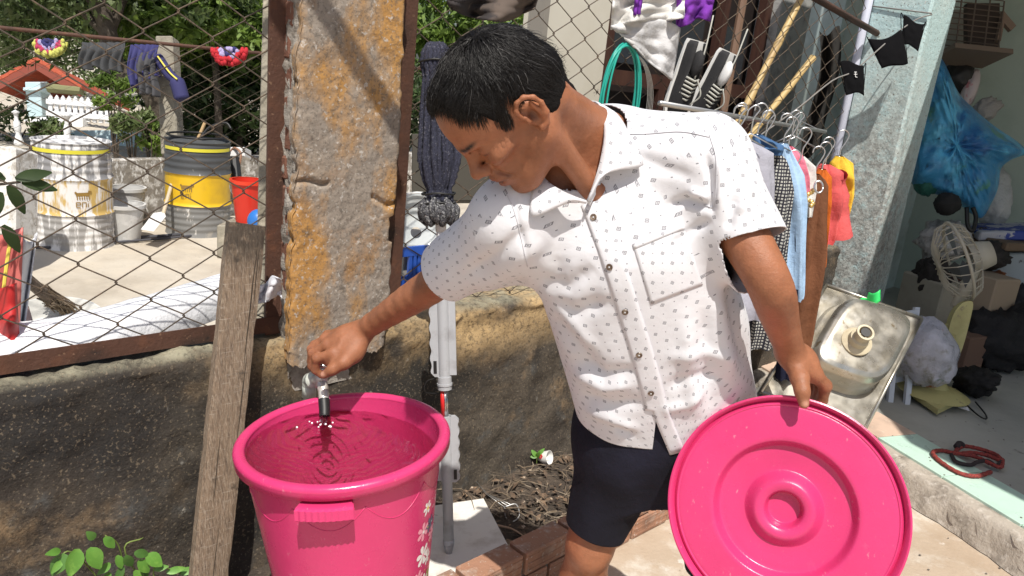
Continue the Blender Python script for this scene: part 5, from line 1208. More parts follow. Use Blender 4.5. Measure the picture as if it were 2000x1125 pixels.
def crown(name, blobs, n, size, m, parent, seed):
    rs = np.random.RandomState(seed); P_ = []; tot = sum(b[3] for b in blobs)
    for c, rx, rz, wt in blobs:
        k = int(n * wt / tot); nc = max(4, k // 45); cc = rs.normal(size=(nc, 3)); cc /= np.linalg.norm(cc, axis=1, keepdims=True); cc *= rs.uniform(.35, 1, (nc, 1)) ** .5; cc = cc * np.array([rx, rx, rz]) + np.array(c)
        i = rs.randint(0, nc, k); P_.append(cc[i] + rs.normal(size=(k, 3)) * np.array([rx, rx, rz]) * .13)
    P_ = np.concatenate(P_); k = len(P_); d = rs.normal(size=(k, 3)) + np.array([0, 0, -.5]); d /= np.linalg.norm(d, axis=1, keepdims=True); nn = rs.normal(size=(k, 3)) * .8 + np.array([0, -.3, .9]); s_ = np.cross(nn, d); s_ /= np.linalg.norm(s_, axis=1, keepdims=True); L_ = rs.uniform(.6, 1.3, (k, 1)) * size
    v = np.stack([P_ - d * L_ / 2, P_ + s_ * L_ * .17, P_ + d * L_ / 2, P_ - s_ * L_ * .17], 1).reshape(-1, 3); f = np.arange(k * 4).reshape(-1, 4)
    return np_obj(name, v, f, m, parent, smooth=False)
def tree(name, label, base, trunk, tr_r, blobs, n, size, m, seed, cat='tree', group=None):
    t = thing(name, label, cat, base, group)
    mb = MB(); mb.tube(catmull(trunk, 6), np.linspace(tr_r, tr_r * .55, (len(trunk) - 1) * 6 + 1), 10)
    for c, rx, rz, wt in blobs:
        q = trunk[-1].lerp(Vector(c), .0); mb.tube(catmull([trunk[-1] if len(trunk) < 3 else trunk[-2], trunk[-1].lerp(Vector(c), .5) + V3(.1, 0, .15), Vector(c)], 5), np.linspace(tr_r * .4, tr_r * .08, 11), 6)
    mb.build('trunk', M_bark, t, smooth=True); crown('crown', blobs, n, size, m, t, seed); return t
def gz(p, z=YZ): return V3(p.x, p.y, z)
# trees beyond the far wall
p = at(205, 0, 9.6)
tree('shade_tree', 'tall shade tree with thick leaning dark trunk above the washing', gz(at(300, 170, 10.2)), [gz(at(330, 250, 10.4)), at(300, 185, 10.2), at(232, 140, 10), at(212, 70, 9.8), at(190, -40, 9.6)], .17, [(at(60, -60, 9.8), 1.5, .8, 2), (at(90, 20, 10.8), 1.3, .55, 2), (at(330, -60, 10.2), 1.4, .7, 2), (at(200, -140, 10), 1.8, .8, 2), (at(20, 60, 11), .8, .5, 1)], 9500, .16, M_fol[0], 1)
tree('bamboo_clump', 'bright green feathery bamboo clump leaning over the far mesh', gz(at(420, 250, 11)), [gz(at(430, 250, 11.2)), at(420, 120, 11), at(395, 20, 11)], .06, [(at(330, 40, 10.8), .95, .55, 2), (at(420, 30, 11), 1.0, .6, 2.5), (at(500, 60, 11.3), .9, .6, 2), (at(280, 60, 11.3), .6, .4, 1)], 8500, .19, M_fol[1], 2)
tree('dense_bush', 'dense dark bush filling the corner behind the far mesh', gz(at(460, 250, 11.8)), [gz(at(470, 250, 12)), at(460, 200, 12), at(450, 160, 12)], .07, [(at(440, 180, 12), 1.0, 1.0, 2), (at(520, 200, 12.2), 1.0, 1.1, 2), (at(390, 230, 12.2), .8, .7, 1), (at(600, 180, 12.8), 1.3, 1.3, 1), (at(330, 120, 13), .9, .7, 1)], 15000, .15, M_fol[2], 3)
tree('garden_tree', 'leafy green tree behind the red roofed shelter', gz(at(20, 220, 21)), [gz(at(20, 220, 21)), at(20, 150, 21), at(30, 100, 21)], .15, [(at(-40, 60, 21), 3, 1.3, 2), (at(110, 70, 21), 2.6, 1.0, 2), (at(230, 90, 20), 2.2, 1.2, 2), (at(10, 220, 22), 1.6, .9, 1.4), (at(300, 110, 20), 1.6, 1.4, 1)], 7000, .26, M_fol[0], 4)
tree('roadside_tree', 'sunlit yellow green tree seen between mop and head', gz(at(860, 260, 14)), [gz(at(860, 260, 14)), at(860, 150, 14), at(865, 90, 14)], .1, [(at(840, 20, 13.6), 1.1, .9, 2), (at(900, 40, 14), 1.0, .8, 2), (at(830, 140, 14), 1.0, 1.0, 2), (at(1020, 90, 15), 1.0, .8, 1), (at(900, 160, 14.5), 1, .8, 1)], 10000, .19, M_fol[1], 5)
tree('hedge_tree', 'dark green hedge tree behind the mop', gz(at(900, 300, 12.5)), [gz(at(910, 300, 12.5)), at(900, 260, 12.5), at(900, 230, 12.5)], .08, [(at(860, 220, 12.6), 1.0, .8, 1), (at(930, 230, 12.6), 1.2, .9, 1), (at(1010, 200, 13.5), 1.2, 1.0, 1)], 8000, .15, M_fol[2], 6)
for k, (px, py, t_, rx, n, m, lab) in enumerate([(100, 258, 9.4, .20, 700, 0, 'small leafy shrub in front of the pale blue post'), (222, 180, 9.6, .30, 800, 1, 'light green shrub under the washing line'), (256, 240, 9.3, .26, 600, 0, 'thin green shrub beside the white balustrade'), (40, 265, 12, .6, 1200, 0, 'low green shrub beyond the whitewashed block'), (295, 265, 9.4, .25, 700, 1, 'small bright shrub at the foot of the far post')]):
    c = at(px, py, t_); s_ = thing('shrub', lab, 'shrub', gz(c)); mb = MB()
    for q in range(5): mb.tube([gz(c), c + V3(.1 * math.cos(q * 1.3), .1 * math.sin(q * 1.3), .1)], [.015, .005], 5)
    mb.build('stem', M_bark, s_); crown('crown', [(c, rx, rx * .8, 1)], n, .12, M_fol[m], s_, 20 + k)

# far wall and the mesh on it
fw0 = on_z(90, 478, YZ); fw1 = on_z(432, 443, YZ); fd = (fw1 - fw0).normalized(); fn = V3(fd.y, -fd.x, 0)
fw0 = fw0 - fn * .42; 
def FWL(s, off, z): return V3(*(fw0 + fd * s + fn * off)[:2], z)
M_spl = mat('splashed_wall', (.26, .235, .20), .9, layers=[((.62, .60, .57), 9, .50, .60, dict(detail=9, rough=.7)), ((.15, .13, .105), 3, .5, .7), ((.7, .69, .66), 30, .56, .62, dict(detail=8, stretch=(1, 1, .4)))], bump=[(20, .01)])
mb = MB(); mb.bbox(FWL(3.4, -.06, (YZ + .28) / 2), fd * 4.1, fn * .06, V3(0, 0, (.28 - YZ) / 2), .01); o = mb.build('far_wall', M_spl); tag(o, 'low grey wall splashed with white paint behind the drums', 'wall')
ff = thing('wire_fence', 'fine chain link mesh with a dark top rail above the splashed wall', 'fence', FWL(3, -.06, .28))
rz_ = 1.36
mb = MB(); mb.tube([FWL(-1.2, -.06, rz_), FWL(7.4, -.06, rz_)], .018, 7); mb.build('top_rail', M_rust, ff, smooth=True)
z0 = None; fwz = .13
for k in range(58):
    s = -.6 + k * fwz
    pts = []; j = 0; z = .29
    if k < 2:
        while z < rz_: pts.append((((1 if (j + k) % 2 == 0 else -1) * fwz / 2), z)); z += fwz / 2; j += 1
        mb = MB(); mb.tube([fd * a + V3(0, 0, b) for a, b in pts], .0028, 4, cap=False); o = mb.build('wire', M_wire, ff); o.location = FWL(s, -.06, 0)
        z0 = (z0 or []) + [o]
    else:
        o = copy_at(z0[k % 2], ff, (0, 0, 0)); o.location = FWL(s, -.06, 0)
M_conc = mat('old_concrete_post', (.30, .275, .22), .9, layers=[((.17, .15, .11), 7, .48, .65), ((.42, .38, .30), 14, .55, .7)], bump=[(18, .012)])
def post(px0, py0, px1, py1, t_, w_, name, lab):
    a = at(px0, py0, t_); b = at(px1, py1, t_); b = V3(a.x + (b.x - a.x) * .3, a.y, b.z) if False else b
    mb = MB(); d = (a - b); mb.bbox((a + b) / 2, d / 2, RC * w_ / 2, FW * w_ / 2, min(.012, w_ * .12)); o = mb.build(name, M_conc); tag(o, lab, 'post'); return o
post(327, 75, 338, 305, 7.55, .17, 'concrete_post', 'square concrete post in the middle of the far mesh')
post(524, 0, 508, 640, 2.12, .024, 'timber_post', 'thin grey timber post just behind the brown steel post')
mb = MB(); mb.bbox(at(15, 378, 5.5), RC * .14, UC * .32, FW * .14, .02); o = mb.build('masonry_block', mat('whitewash', (.66, .65, .62), .9, layers=[((.42, .39, .34), 14, .5, .62), ((.3, .27, .22), 30, .6, .7)], bump=[(20, .008)])); o.location.z = 0; tag(o, 'whitewashed masonry pier at the left edge of the yard', 'pier')
mb = MB(); mb.bbox(at(45, 390, 5.5), RC * .03, UC * .02, FW * .03, .004)
# drums
def drum(px, py, t_, bands, name, lab, emblem, seed, splash):
    c = at(px, py, t_); c = V3(c.x, c.y, YZ); dr = thing('oil_drum', lab, 'drum', c, 'oil drums against the far wall')
    Hd, Rd = .88, .29; edges = [0, .333, .667, 1]
    mats = []
    for k in range(3):
        mb = MB(); z0_ = Hd * edges[k]; z1_ = Hd * edges[k + 1]; pr_ = []
        for q in range(25):
            f_ = q / 24; z = z0_ + (z1_ - z0_) * f_; rr = Rd + .0035 * math.sin(f_ * 2 * math.pi * 5) * (0 if k == 1 else 1)
            if k > 0 and f_ < .06: rr = Rd + .012 * math.cos(f_ / .06 * math.pi / 2)
            if k < 2 and f_ > .94: rr = Rd + .012 * math.cos((1 - f_) / .06 * math.pi / 2)
            if (k == 0 and f_ < .03) or (k == 2 and f_ > .97): rr = Rd + .008
            pr_.append((rr, z))
        mb.lathe(pr_, c, n=40); o = mb.build(['lower_band', 'middle_band', 'upper_band'][k], bands[k], dr, smooth=True)
    mb = MB(); mb.lathe([(Rd + .008, Hd), (Rd - .006, Hd), (Rd - .012, Hd - .02), (0, Hd - .02)], c, n=40); mb.build('lid', bands[2], dr, smooth=False)
    # yellow line and the dark animal emblem with the word under it
    va = math.atan2(CAM.y - c.y, CAM.x - c.x)
    def dp(a, z, o_=.004): return V3(c.x + (Rd + o_) * math.cos(va + a), c.y + (Rd + o_) * math.sin(va + a), YZ + z)
    for z in ((.80, .83),):
        mb = MB(); mb.grid(lambda u, v: dp(-1.2 + 2.4 * u, z[0] + (z[1] - z[0]) * v, .0075), 30, 1); mb.build('painted_line', emblem[1], dr)
    def poly(pts, o_=.0045):
        vs = [dp(x / Rd, z, o_) for x, z in pts]; ob('painted_mark', vs, [tuple(range(len(vs)))], emblem[0], dr)
    bx, bz = emblem[2]
    for pts in ([(-.05, .0), (.045, .0), (.05, .03), (-.05, .028)], [(.035, .02), (.062, .022), (.066, .042), (.04, .046)], [(-.05, .015), (-.062, .03), (-.05, .04), (-.04, .028)]) : poly([(bx + x, bz + z) for x, z in pts])
    for q in range(6): poly([(bx - .045 + q * .017, bz - .028), (bx - .038 + q * .017, bz - .028), (bx - .037 + q * .017, bz + .001), (bx - .045 + q * .017, bz + .001)], .0047)
    # small raised letters: e n i
    def stroke(pts, w_=.007):
        for i in range(len(pts) - 1):
            (x0, z0_), (x1, z1_) = pts[i], pts[i + 1]; L_ = math.hypot(x1 - x0, z1_ - z0_) or 1e-6; nx, nz = -(z1_ - z0_) / L_ * w_ / 2, (x1 - x0) / L_ * w_ / 2
            poly([(x0 + nx, z0_ + nz), (x1 + nx, z1_ + nz), (x1 - nx, z1_ - nz), (x0 - nx, z0_ - nz)], .0050 + .0002 * i)
    lx, lz = bx - .05, bz - .09
    stroke([(lx, lz + .02), (lx + .028, lz + .02), (lx + .028, lz + .04), (lx, lz + .04), (lx, lz), (lx + .028, lz)])
    stroke([(lx + .042, lz), (lx + .042, lz + .04), (lx + .07, lz + .04), (lx + .07, lz)]); stroke([(lx + .085, lz), (lx + .085, lz + .03)]); stroke([(lx + .085, lz + .042), (lx + .085, lz + .05)])
    return dr
spl = [((.74, .73, .72), 16, .46, .54, dict(detail=7, stretch=(1, 1, .16))), ((.74, .73, .72), 7, .55, .62, dict(detail=8, stretch=(1, 1, .3)))]
lite = [((.62, .61, .58), 26, .62, .68, dict(detail=8, stretch=(1, 1, .3))), ((.4, .36, .3), 6, .55, .75)]
Mgrey = mat('drum_grey', (.20, .20, .195), .6, layers=lite, rvar=.1); Mdk = mat('drum_dark', (.075, .08, .085), .5, layers=[((.5, .5, .48), 30, .66, .7, dict(stretch=(1, 1, .3)))]); Mye = mat('drum_yellow', (.74, .47, .02), .4, layers=[((.6, .36, .03), 5, .5, .75)])
Mgrey2 = mat('drum_grey_splashed', (.33, .32, .31), .7, layers=spl); Mdk2 = mat('drum_dark_splashed', (.25, .25, .26), .6, layers=spl); Mye2 = mat('drum_yellow_splashed', (.55, .38, .12), .5, layers=spl)
Mmark = mat('dark_print', (.03, .03, .03), .5); Mmark2 = mat('brown_print', (.28, .17, .04), .5); Mlime = mat('lime_print', (.68, .62, .05), .4)
drum(388, 445, 7.35, [Mgrey, Mye, Mdk], '', 'dark oil drum with clean yellow middle band', (Mmark2, Mlime, (-.10, .46)), 1, 0)
drum(150, 462, 6.5, [Mgrey2, Mye2, Mdk2], '', 'oil drum streaked all over with white paint drips', (Mmark2, Mlime, (.06, .46)), 2, 1)
mb = MB(); a = at(385, 275, 7.35); mb.tube([a, at(400, 240, 7.35)], .016, 8); o = mb.build('paint_stick', mat('raw_wood', (.5, .34, .17), .7)); tag(o, 'light wooden handle sticking out of the dark drum', 'stick')
mb = MB(); a = at(378, 272, 7.35); mb.lathe([(.26, 0), (.275, .01), (.26, .02), (.24, .01)], V3(*at(388, 445, 7.35)[:2], YZ + .91), n=36, close=True); mb.tube(catmull([at(392, 268, 7.2), at(410, 248, 7.3), at(440, 240, 7.4), at(452, 252, 7.4)], 6), .012, 6); o = mb.build('hose_ring', M_black, None, smooth=True); tag(o, 'black hose lying on the dark drum', 'hose')
# buckets
def bucket(px, py, t_, r0, r1, h_, m, lab, name='paint_bucket', z=YZ, rim=None, handle=True):
    c = at(px, py, t_); c = V3(c.x, c.y, z); b = thing(name, lab, 'bucket', c)
    mb = MB(); mb.lathe([(0, .004), (r0, 0), (r1, h_), (r1 - .006, h_), (r0 - .005, .012), (0, .012)], c, n=36); mb.build('body', m, b, angle=40)
    mb = MB(); mb.lathe([(r1 + .012, h_ + .004), (r1 + .012, h_ - .025), (r1, h_ - .028), (r1 - .008, h_ + .004)], c, n=36, close=True); mb.build('rim', rim or m, b, angle=40)
    if handle:
        mb = MB(); mb.tube([c + V3((r1 + .01) * math.cos(a), -.3 * r1 * abs(math.sin(a)) - .02, h_ - .05 - .12 * math.sin(a)) for a in np.linspace(0, math.pi, 14)], .003, 6); mb.build('handle', M_steelw, b)
    return b
M_pail = mat('plastered_pail', (.5, .5, .49), .7, layers=[((.7, .7, .69), 10, .5, .65), ((.35, .34, .32), 5, .55, .75)])
bucket(246, 458, 6.75, .115, .16, .33, M_pail, 'paint smeared grey bucket standing in front of the splashed wall')
bucket(252, 448, 7.15, .115, .15, .40, M_pail, 'second grey bucket half hidden behind the smeared one')
bucket(484, 432, 6.6, .10, .14, .36, mat('red_pail', (.62, .03, .015), .35), 'shiny red bucket with lid behind the plank top', rim=mat('red_rim', (.7, .05, .02), .3), z=at(484, 432, 6.6).z)
_rb = at(484, 432, 6.6); mb = MB(); mb.bbox(V3(_rb.x, _rb.y, (YZ + _rb.z) / 2), RC * .2, V3(0, .18, 0), V3(0, 0, (_rb.z - YZ) / 2 - .002), .01); o = mb.build('block', M_conc); tag(o, 'low concrete block under the red bucket', 'block')
bl = at(505, 432, 6.2); mb = MB(); mb.sphere(bl, .09, .09, .10); o = mb.build('blue_ball', mat('blue_plastic', (.03, .16, .5), .35), None, smooth=True); o.data.transform(Matrix.Identity(4)); tag(o, 'round blue container in front of the red bucket', 'container')
# white scoop leaning
sc0 = at(325, 410, 6.9); sh = thing('scoop_shovel', 'white plastic scoop leaning between buckets and dark drum', 'shovel', gz(at(292, 440, 6.7)))
mb = MB(); mb.tube([at(318, 420, 6.75), at(335, 360, 7.0)], .016, 8); mb.build('shaft', mat('shovel_shaft', (.5, .42, .3), .7), sh)
mb = MB(); mb.prism([at(275, 448, 6.55), at(300, 452, 6.5), at(322, 425, 6.7), at(318, 415, 6.75), at(298, 418, 6.75)], FW * .02 + UC * .012); mb.build('blade', M_whitepl, sh)
# hose on the ground, pallets of junk behind the red bucket
mb = MB(); mb.tube(catmull([on_z(a, b, YZ + .02) for a, b in [(70, 476), (150, 474), (230, 466), (330, 460), (440, 447), (520, 438)]], 5), .018, 6); mb.tube(catmull([on_z(a, b, YZ + .02) for a, b in [(60, 484), (150, 481), (240, 472), (340, 464), (440, 452), (520, 443)]], 5), .012, 6); o = mb.build('ground_hose', mat('dark_hose', (.06, .06, .07), .6), None, smooth=True); tag(o, 'dark hoses laid on the ground before the drums', 'hose')
jk = thing('tool_pile', 'small white box and black pump behind the red bucket', 'tool pile', FWL(6, .1, .28)); mb = MB(); mb.bbox(at(462, 300, 7.8), RC * .12, UC * .05, FW * .1, .01); mb.build('box', M_whitepl, jk); mb = MB(); mb.tube([at(458, 310, 7.6), at(462, 350, 7.5)], .05, 10); mb.build('pump', M_black, jk); mb = MB(); mb.tube(catmull([at(440, 320, 7.7), at(455, 290, 7.7), at(470, 300, 7.6), at(466, 330, 7.6)], 6), .012, 6); mb.build('pipe', mat('copper', (.3, .16, .1), .5), jk)
# washing on the far rail
def drape(name, lab, px0, px1, t_, y_top, depth0, depth1, m, seed, cat='clothes', wav=5, group='washing on the far rail'):
    mb = MB(); 
    def f(u, v):
        X = px0 + (px1 - px0) * u; dl = depth0 + (depth1 - depth0) * u + 10 * n3((u * 4, seed, 0), 1)
        p = at(X + 4 * math.sin(v * 5 + seed), y_top + dl * v, t_ - .05 - .06 * math.sin(min(1, v * 3) * math.pi / 2)); return p - FW * (.035 * math.sin(u * wav * 2 * math.pi + v * 2 + seed) * (.3 + v)) 
    mb.grid(f, 40, 26); o = mb.build(name, m, None, smooth=True); tag(o, lab, cat, group); md = o.modifiers.new('t', 'SOLIDIFY'); md.thickness = .008; return o
drape('trousers', 'charcoal trousers slung over the far rail', 158, 242, 7.45, 84, 48, 58, mat('charcoal_cloth', (.045, .047, .05), .9), 1)
drape('jacket', 'navy blue jacket slung over the far rail by the concrete post', 252, 308, 7.4, 88, 90, 62, mat('navy_cloth', (.03, .03, .12), .85), 2)
drape('dark_trousers', 'dark grey trousers hanging under the navy jacket', 268, 306, 7.36, 104, 80, 84, mat('grey_cloth', (.06, .06, .065), .9), 3, wav=3)
mb = MB(); mb.tube(catmull([at(308, 112, 7.3), at(330, 145, 7.25), at(345, 160, 7.2), at(356, 195, 7.2)], 6), [.05] * 12 + [.07] * 7, 8); o = mb.build('overall', mat('navy_cloth_stripe', (.03, .03, .11), .85), None, smooth=True); tag(o, 'navy overall with yellow piping slung across the concrete post', 'clothes'); 
mb = MB(); mb.tube(catmull([at(308, 110, 7.22), at(330, 140, 7.17), at(346, 155, 7.12)], 6), .008, 5); mb.build('piping', mat('yellow_piping', (.7, .6, .1), .7), o)
def rug(px, py, t_, rpx, cols, lab):
    r_ = thing('rag_rug', lab, 'rug', at(px, py, t_), 'round rag rugs on the far rail'); rr = rpx / FPX * t_; n = len(cols); rsd = random.Random(px)
    for k in range(n):
        mb = MB(); R0 = rr * (k) / n; R1 = rr * (k + 1) / n
        for q in range(int(14 + 34 * (k + 1) / n)):
            a = -rsd.uniform(.02, math.pi - .02); x = rsd.uniform(R0, R1); c = at(px, py, t_) + RC * (x * math.cos(a)) + UC * (x * math.sin(a) * .9) - FW * rsd.uniform(.02, .05)
            mb.sphere(c, .022, .016, .026, 6, 4)
        mb.build('tufts', cols[k], r_, smooth=True)
    mb = MB(); mb.prism([at(px, py, t_) + RC * (rr * math.cos(a)) + UC * (rr * .9 * math.sin(a)) for a in np.linspace(-math.pi, 0, 16)], FW * .015); mb.build('backing', cols[-1], r_)
C_ = {k: mat('rug_' + k, v, .95) for k, v in dict(blue=(.03, .03, .12), white=(.5, .5, .5), pink=(.4, .04, .10), lime=(.5, .5, .12), red=(.45, .02, .03), lilac=(.35, .3, .5)).items()}
rug(99, 82, 7.3, 33, [C_['blue'], C_['blue'], C_['lilac'], C_['pink'], C_['lime']], 'round rag rug of blue, pink and lime over the far rail')
rug(450, 98, 7.4, 34, [C_['lilac'], C_['blue'], C_['lilac'], C_['red'], C_['red']], 'round rag rug with a red border over the far rail')
# shelter with a red tiled gable, balustrade, white figures
shl = thing('garden_shelter', 'small pale blue shelter with a red tiled gable roof', 'shelter', gz(at(75, 250, 15)))
M_rt = mat('red_roof_tile', (.42, .085, .04), .75, layers=[((.30, .06, .03), 4, .5, .7)]); t_ = 15.0
ap = at(72, 118, t_); le = at(-18, 168, t_); re_ = at(160, 172, t_)
for a, b in ((ap, le), (ap, re_)):
    nn_ = 7
    for q in range(nn_):
        p0 = a.lerp(b, q / nn_); p1 = a.lerp(b, (q + 1.12) / nn_); mb = MB(); d = p1 - p0; mb.bbox((p0 + p1) / 2 + UC * .03 * (1 if q % 2 else .6) + FW * .9, d / 2, FW * .95, UC * .045, .012); mb.build('roof_tile', M_rt, shl)
    mb = MB(); mb.box(a.lerp(b, .5) - UC * .10, (b - a) / 2 * .98, FW * .04, UC * .09); mb.build('barge_board', mat('brown_board', (.22, .05, .03), .7), shl)
M_pb = mat('pale_blue_paint', (.50, .66, .72), .7, layers=[((.62, .7, .74), 2, .5, .7)])
mb = MB(); p0 = at(72, 160, t_); mb.bbox(V3(p0.x, p0.y, (p0.z + YZ) / 2), RC * .15, V3(0, .14, 0), V3(0, 0, (p0.z - YZ) / 2), .01); mb.bbox(at(72, 178, t_), RC * .17, FW * .17, UC * .03, .008); mb.build('pillar', M_pb, shl)
mb = MB(); mb.tube([at(95, 172, t_), at(160, 178, t_)], .09, 8); mb.build('beam', mat('mossy_beam', (.2, .2, .1), .9), shl)
M_wp = mat('white_paint', (.74, .75, .76), .6, layers=[((.55, .56, .55), 6, .55, .75)])
def balus(px0, py0, px1, py1, t0, t1, n, hpx, lab):
    b = thing('balustrade', lab, 'railing', gz(at(px0, py0, t0))); a = at(px0, py0, t0); c = at(px1, py1, t1); hh = hpx / FPX * t0
    for f_ in (0.30, .78): mb = MB(); mb.box((a + c) / 2 - UC * hh * f_, (c - a) / 2, FW * .04, UC * .045); mb.build('rail', M_wp, b)
    for q in range(n):
        p = a.lerp(c, (q + .5) / n); mb = MB(); w_ = (c - a).length / n * .30; e = (c - a).normalized()
        mb.prism([p - e * w_ - UC * hh, p + e * w_ - UC * hh, p + e * w_ - UC * hh * .12, p, p - e * w_ - UC * hh * .12], FW * .04); mb.build('picket', M_wp, b)
balus(92, 184, 215, 192, 14.6, 14.2, 10, 48, 'white picket balustrade under the red roof')
balus(228, 212, 285, 226, 13.5, 13.2, 6, 55, 'short white balustrade left of the far post')
balus(450, 205, 502, 205, 14.5, 14.4, 5, 46, 'white balustrade glimpsed through the dark bush')
mb = MB(); mb.bbox(at(240, 278, 12.5), RC * 1.0, UC * .18, FW * .1, .01); o = mb.build('garden_wall', M_pb); tag(o, 'low pale blue garden wall below the balustrade', 'wall')
mb = MB(); mb.bbox(at(110, 262, 14.3), RC * .55, UC * .3, FW * .1, .01); o = mb.build('plinth_wall', M_wp); tag(o, 'white plinth wall below the picket balustrade', 'wall')
for k, (px, py, t_, h_) in enumerate([(37, 250, 9.5, .42), (132, 265, 9.0, .46)]):
    c = at(px, py + 20, t_); mb = MB(); n = 12; pr_ = [(0, 0), (.06, 0)] + [(.055 * (1 - .25 * f_) + .016 * math.sin(f_ * 13 + k), h_ * f_) for f_ in np.linspace(.05, .95, 12)] + [(.07, h_), (0, h_ + .03)]
    mb.lathe([(r_q * (.8 + .35 * n3((i_q, k, 0), 1.7)), z_q) for i_q, (r_q, z_q) in enumerate(pr_)], c - V3(0, 0, .1), (.06 * (k - 1), .03, 1), n=9); o = mb.build('garden_ornament', M_wp, None, smooth=True); tag(o, ['pale draped figure behind the whitewashed pier', 'white ornament standing behind the streaked drum', 'thin white ornament by the balustrade', 'short white ornament beside the far post'][k], 'ornament')
# rolled white sheet and red banner behind the frame, broom
M_sheet = mat('white_sheet', (.76, .77, .80), .5, layers=[((.6, .61, .64), 5, .5, .75)], bump=[(12, .01)])
shp = catmull([on_wall(-40, 705, -.30), on_wall(90, 690, -.28), on_wall(230, 655, -.30), on_wall(330, 625, -.36), on_wall(430, 590, -.44), on_wall(520, 560, -.5)], 8)
roll = thing('banner_roll', 'rolled white banner with red printed back behind the bottom rail', 'banner', gz(shp[20]))
mb = MB(); nn_ = len(shp)
mb.grid(lambda u, v: shp[int(u * (nn_ - 1))] + (V3(0, 0, 1) * math.sin(-.9 + 4.2 * v) + (-WN) * math.cos(-.9 + 4.2 * v)) * (.084 + .006 * fbm((u * 4, v * 1.2, 0), 1, 3)), nn_ - 1, 18); mb.build('white_roll', M_sheet, roll, smooth=True)
mb = MB(); M_redb = mat('red_banner', (.42, .02, .02), .45, layers=[((.5, .2, .05), 6, .62, .68)])
mb.grid(lambda u, v: shp[int((.45 + .55 * u) * (nn_ - 1))] + WN * (.05 - .05 * v) + V3(0, 0, -.045 - .16 * v + .01 * math.sin(u * 20)), 24, 6); mb.build('red_side', M_redb, roll, smooth=True)
bg = thing('banner_bundle', 'upright bundle of red and white banner sheets at the left edge', 'banner', on_wall(10, 720, -.35))
def curl(px0, px1, py0, py1, off, m, nm, sd):
    mb = MB(); mb.grid(lambda u, v: on_wall(px0 + (px1 - px0) * u + 14 * v * sd, py0 + (py1 - py0) * v + 10 * math.sin(u * 4), off - .05 * math.sin(u * 5 + sd) - .02 * n3((u * 3, v * 4, sd), 1)), 20, 24); o = mb.build(nm, m, bg, smooth=True); md = o.modifiers.new('t', 'SOLIDIFY'); md.thickness = .003
curl(-60, 46, 452, 700, -.34, mat('faded_red_sheet', (.58, .16, .14), .5), 'red_sheet', -.6); curl(44, 74, 462, 690, -.36, M_sheet, 'white_sheet', -2.2); curl(-60, 30, 560, 690, -.28, mat('bright_red_sheet', (.55, .03, .03), .5), 'red_sheet', .5)
mb = MB(); mb.tube(catmull([on_wall(22, 455, -.30), on_wall(10, 540, -.28), on_wall(4, 600, -.27)], 5), .004, 6); mb.build('yellow_tie', mat('yellow_tie', (.75, .6, .1), .6), bg)
br = thing('broom', 'worn straw broom lying on the yard beside the banners', 'broom', on_z(120, 620, YZ))
b0 = on_wall(52, 545, -.55); b1 = on_wall(105, 590, -.62); rb = random.Random(5)
mb = MB(); mb.tube([b0 - (b1 - b0) * .6, b1], .016, 8); mb.build('handle', M_wood, br)
mb = MB()
for q in range(130):
    a = rb.uniform(0, 6.28); r_ = rb.uniform(.005, .028); e = on_wall(rb.uniform(118, 185), rb.uniform(615, 640), -.66 + rb.uniform(-.05, .05)); s0 = b0.lerp(b1, rb.uniform(.5, 1)) + UC * r_ * math.sin(a) + RC * r_ * math.cos(a)
    mb.tube([s0, s0.lerp(e, .6) + UC * .012, e], [.0016, .0013, .0007], 4, cap=False)
mb.build('bristles', mat('straw', (.22, .16, .10), .9, layers=[((.36, .28, .2), 20, .5, .6)]), br)
mb = MB(); mb.tube([on_wall(46, 600, -.5), on_wall(62, 655, -.45)], .012, 8); o = mb.build('short_pipe', mat('pinkish_pipe', (.5, .36, .32), .6)); tag(o, 'short pinkish pipe standing behind the mesh by the banner roll', 'pipe')
mb = MB(); c = on_wall(105, 655, -.55); mb.lathe([(0, 0), (.10, 0), (.13, .05), (.125, .05), (.095, .006), (0, .006)], c, (0.1, -.2, 1), 32); o = mb.build('basin', mat('clear_basin', (.6, .6, .57), .3, layers=[((.4, .4, .36), 6, .5, .7)]), None, angle=40); tag(o, 'shallow grey basin lying behind the bottom rail', 'basin')
# leaves poking in at the left edge
lb = thing('branch', 'dark leafy twig poking in at the left edge', 'branch', on_wall(-30, 360, -.2)); mb = MB(); mb.tube([on_wall(-40, 365, -.25), on_wall(40, 355, -.25)], .003, 5); mb.build('twig', M_bark, lb)
for (px, py, du, dz) in [(10, 352, -.5, .3), (30, 350, .8, .2), (15, 362, .3, -.6), (2, 375, -.3, -.8), (42, 356, .9, -.2), (5, 440, .2, -.4)]: big_leaf(on_wall(px, py, -.25), WD * du + V3(0, 0, dz), WN + V3(0, 0, .5), .075, .03, lb, M_fol[2])
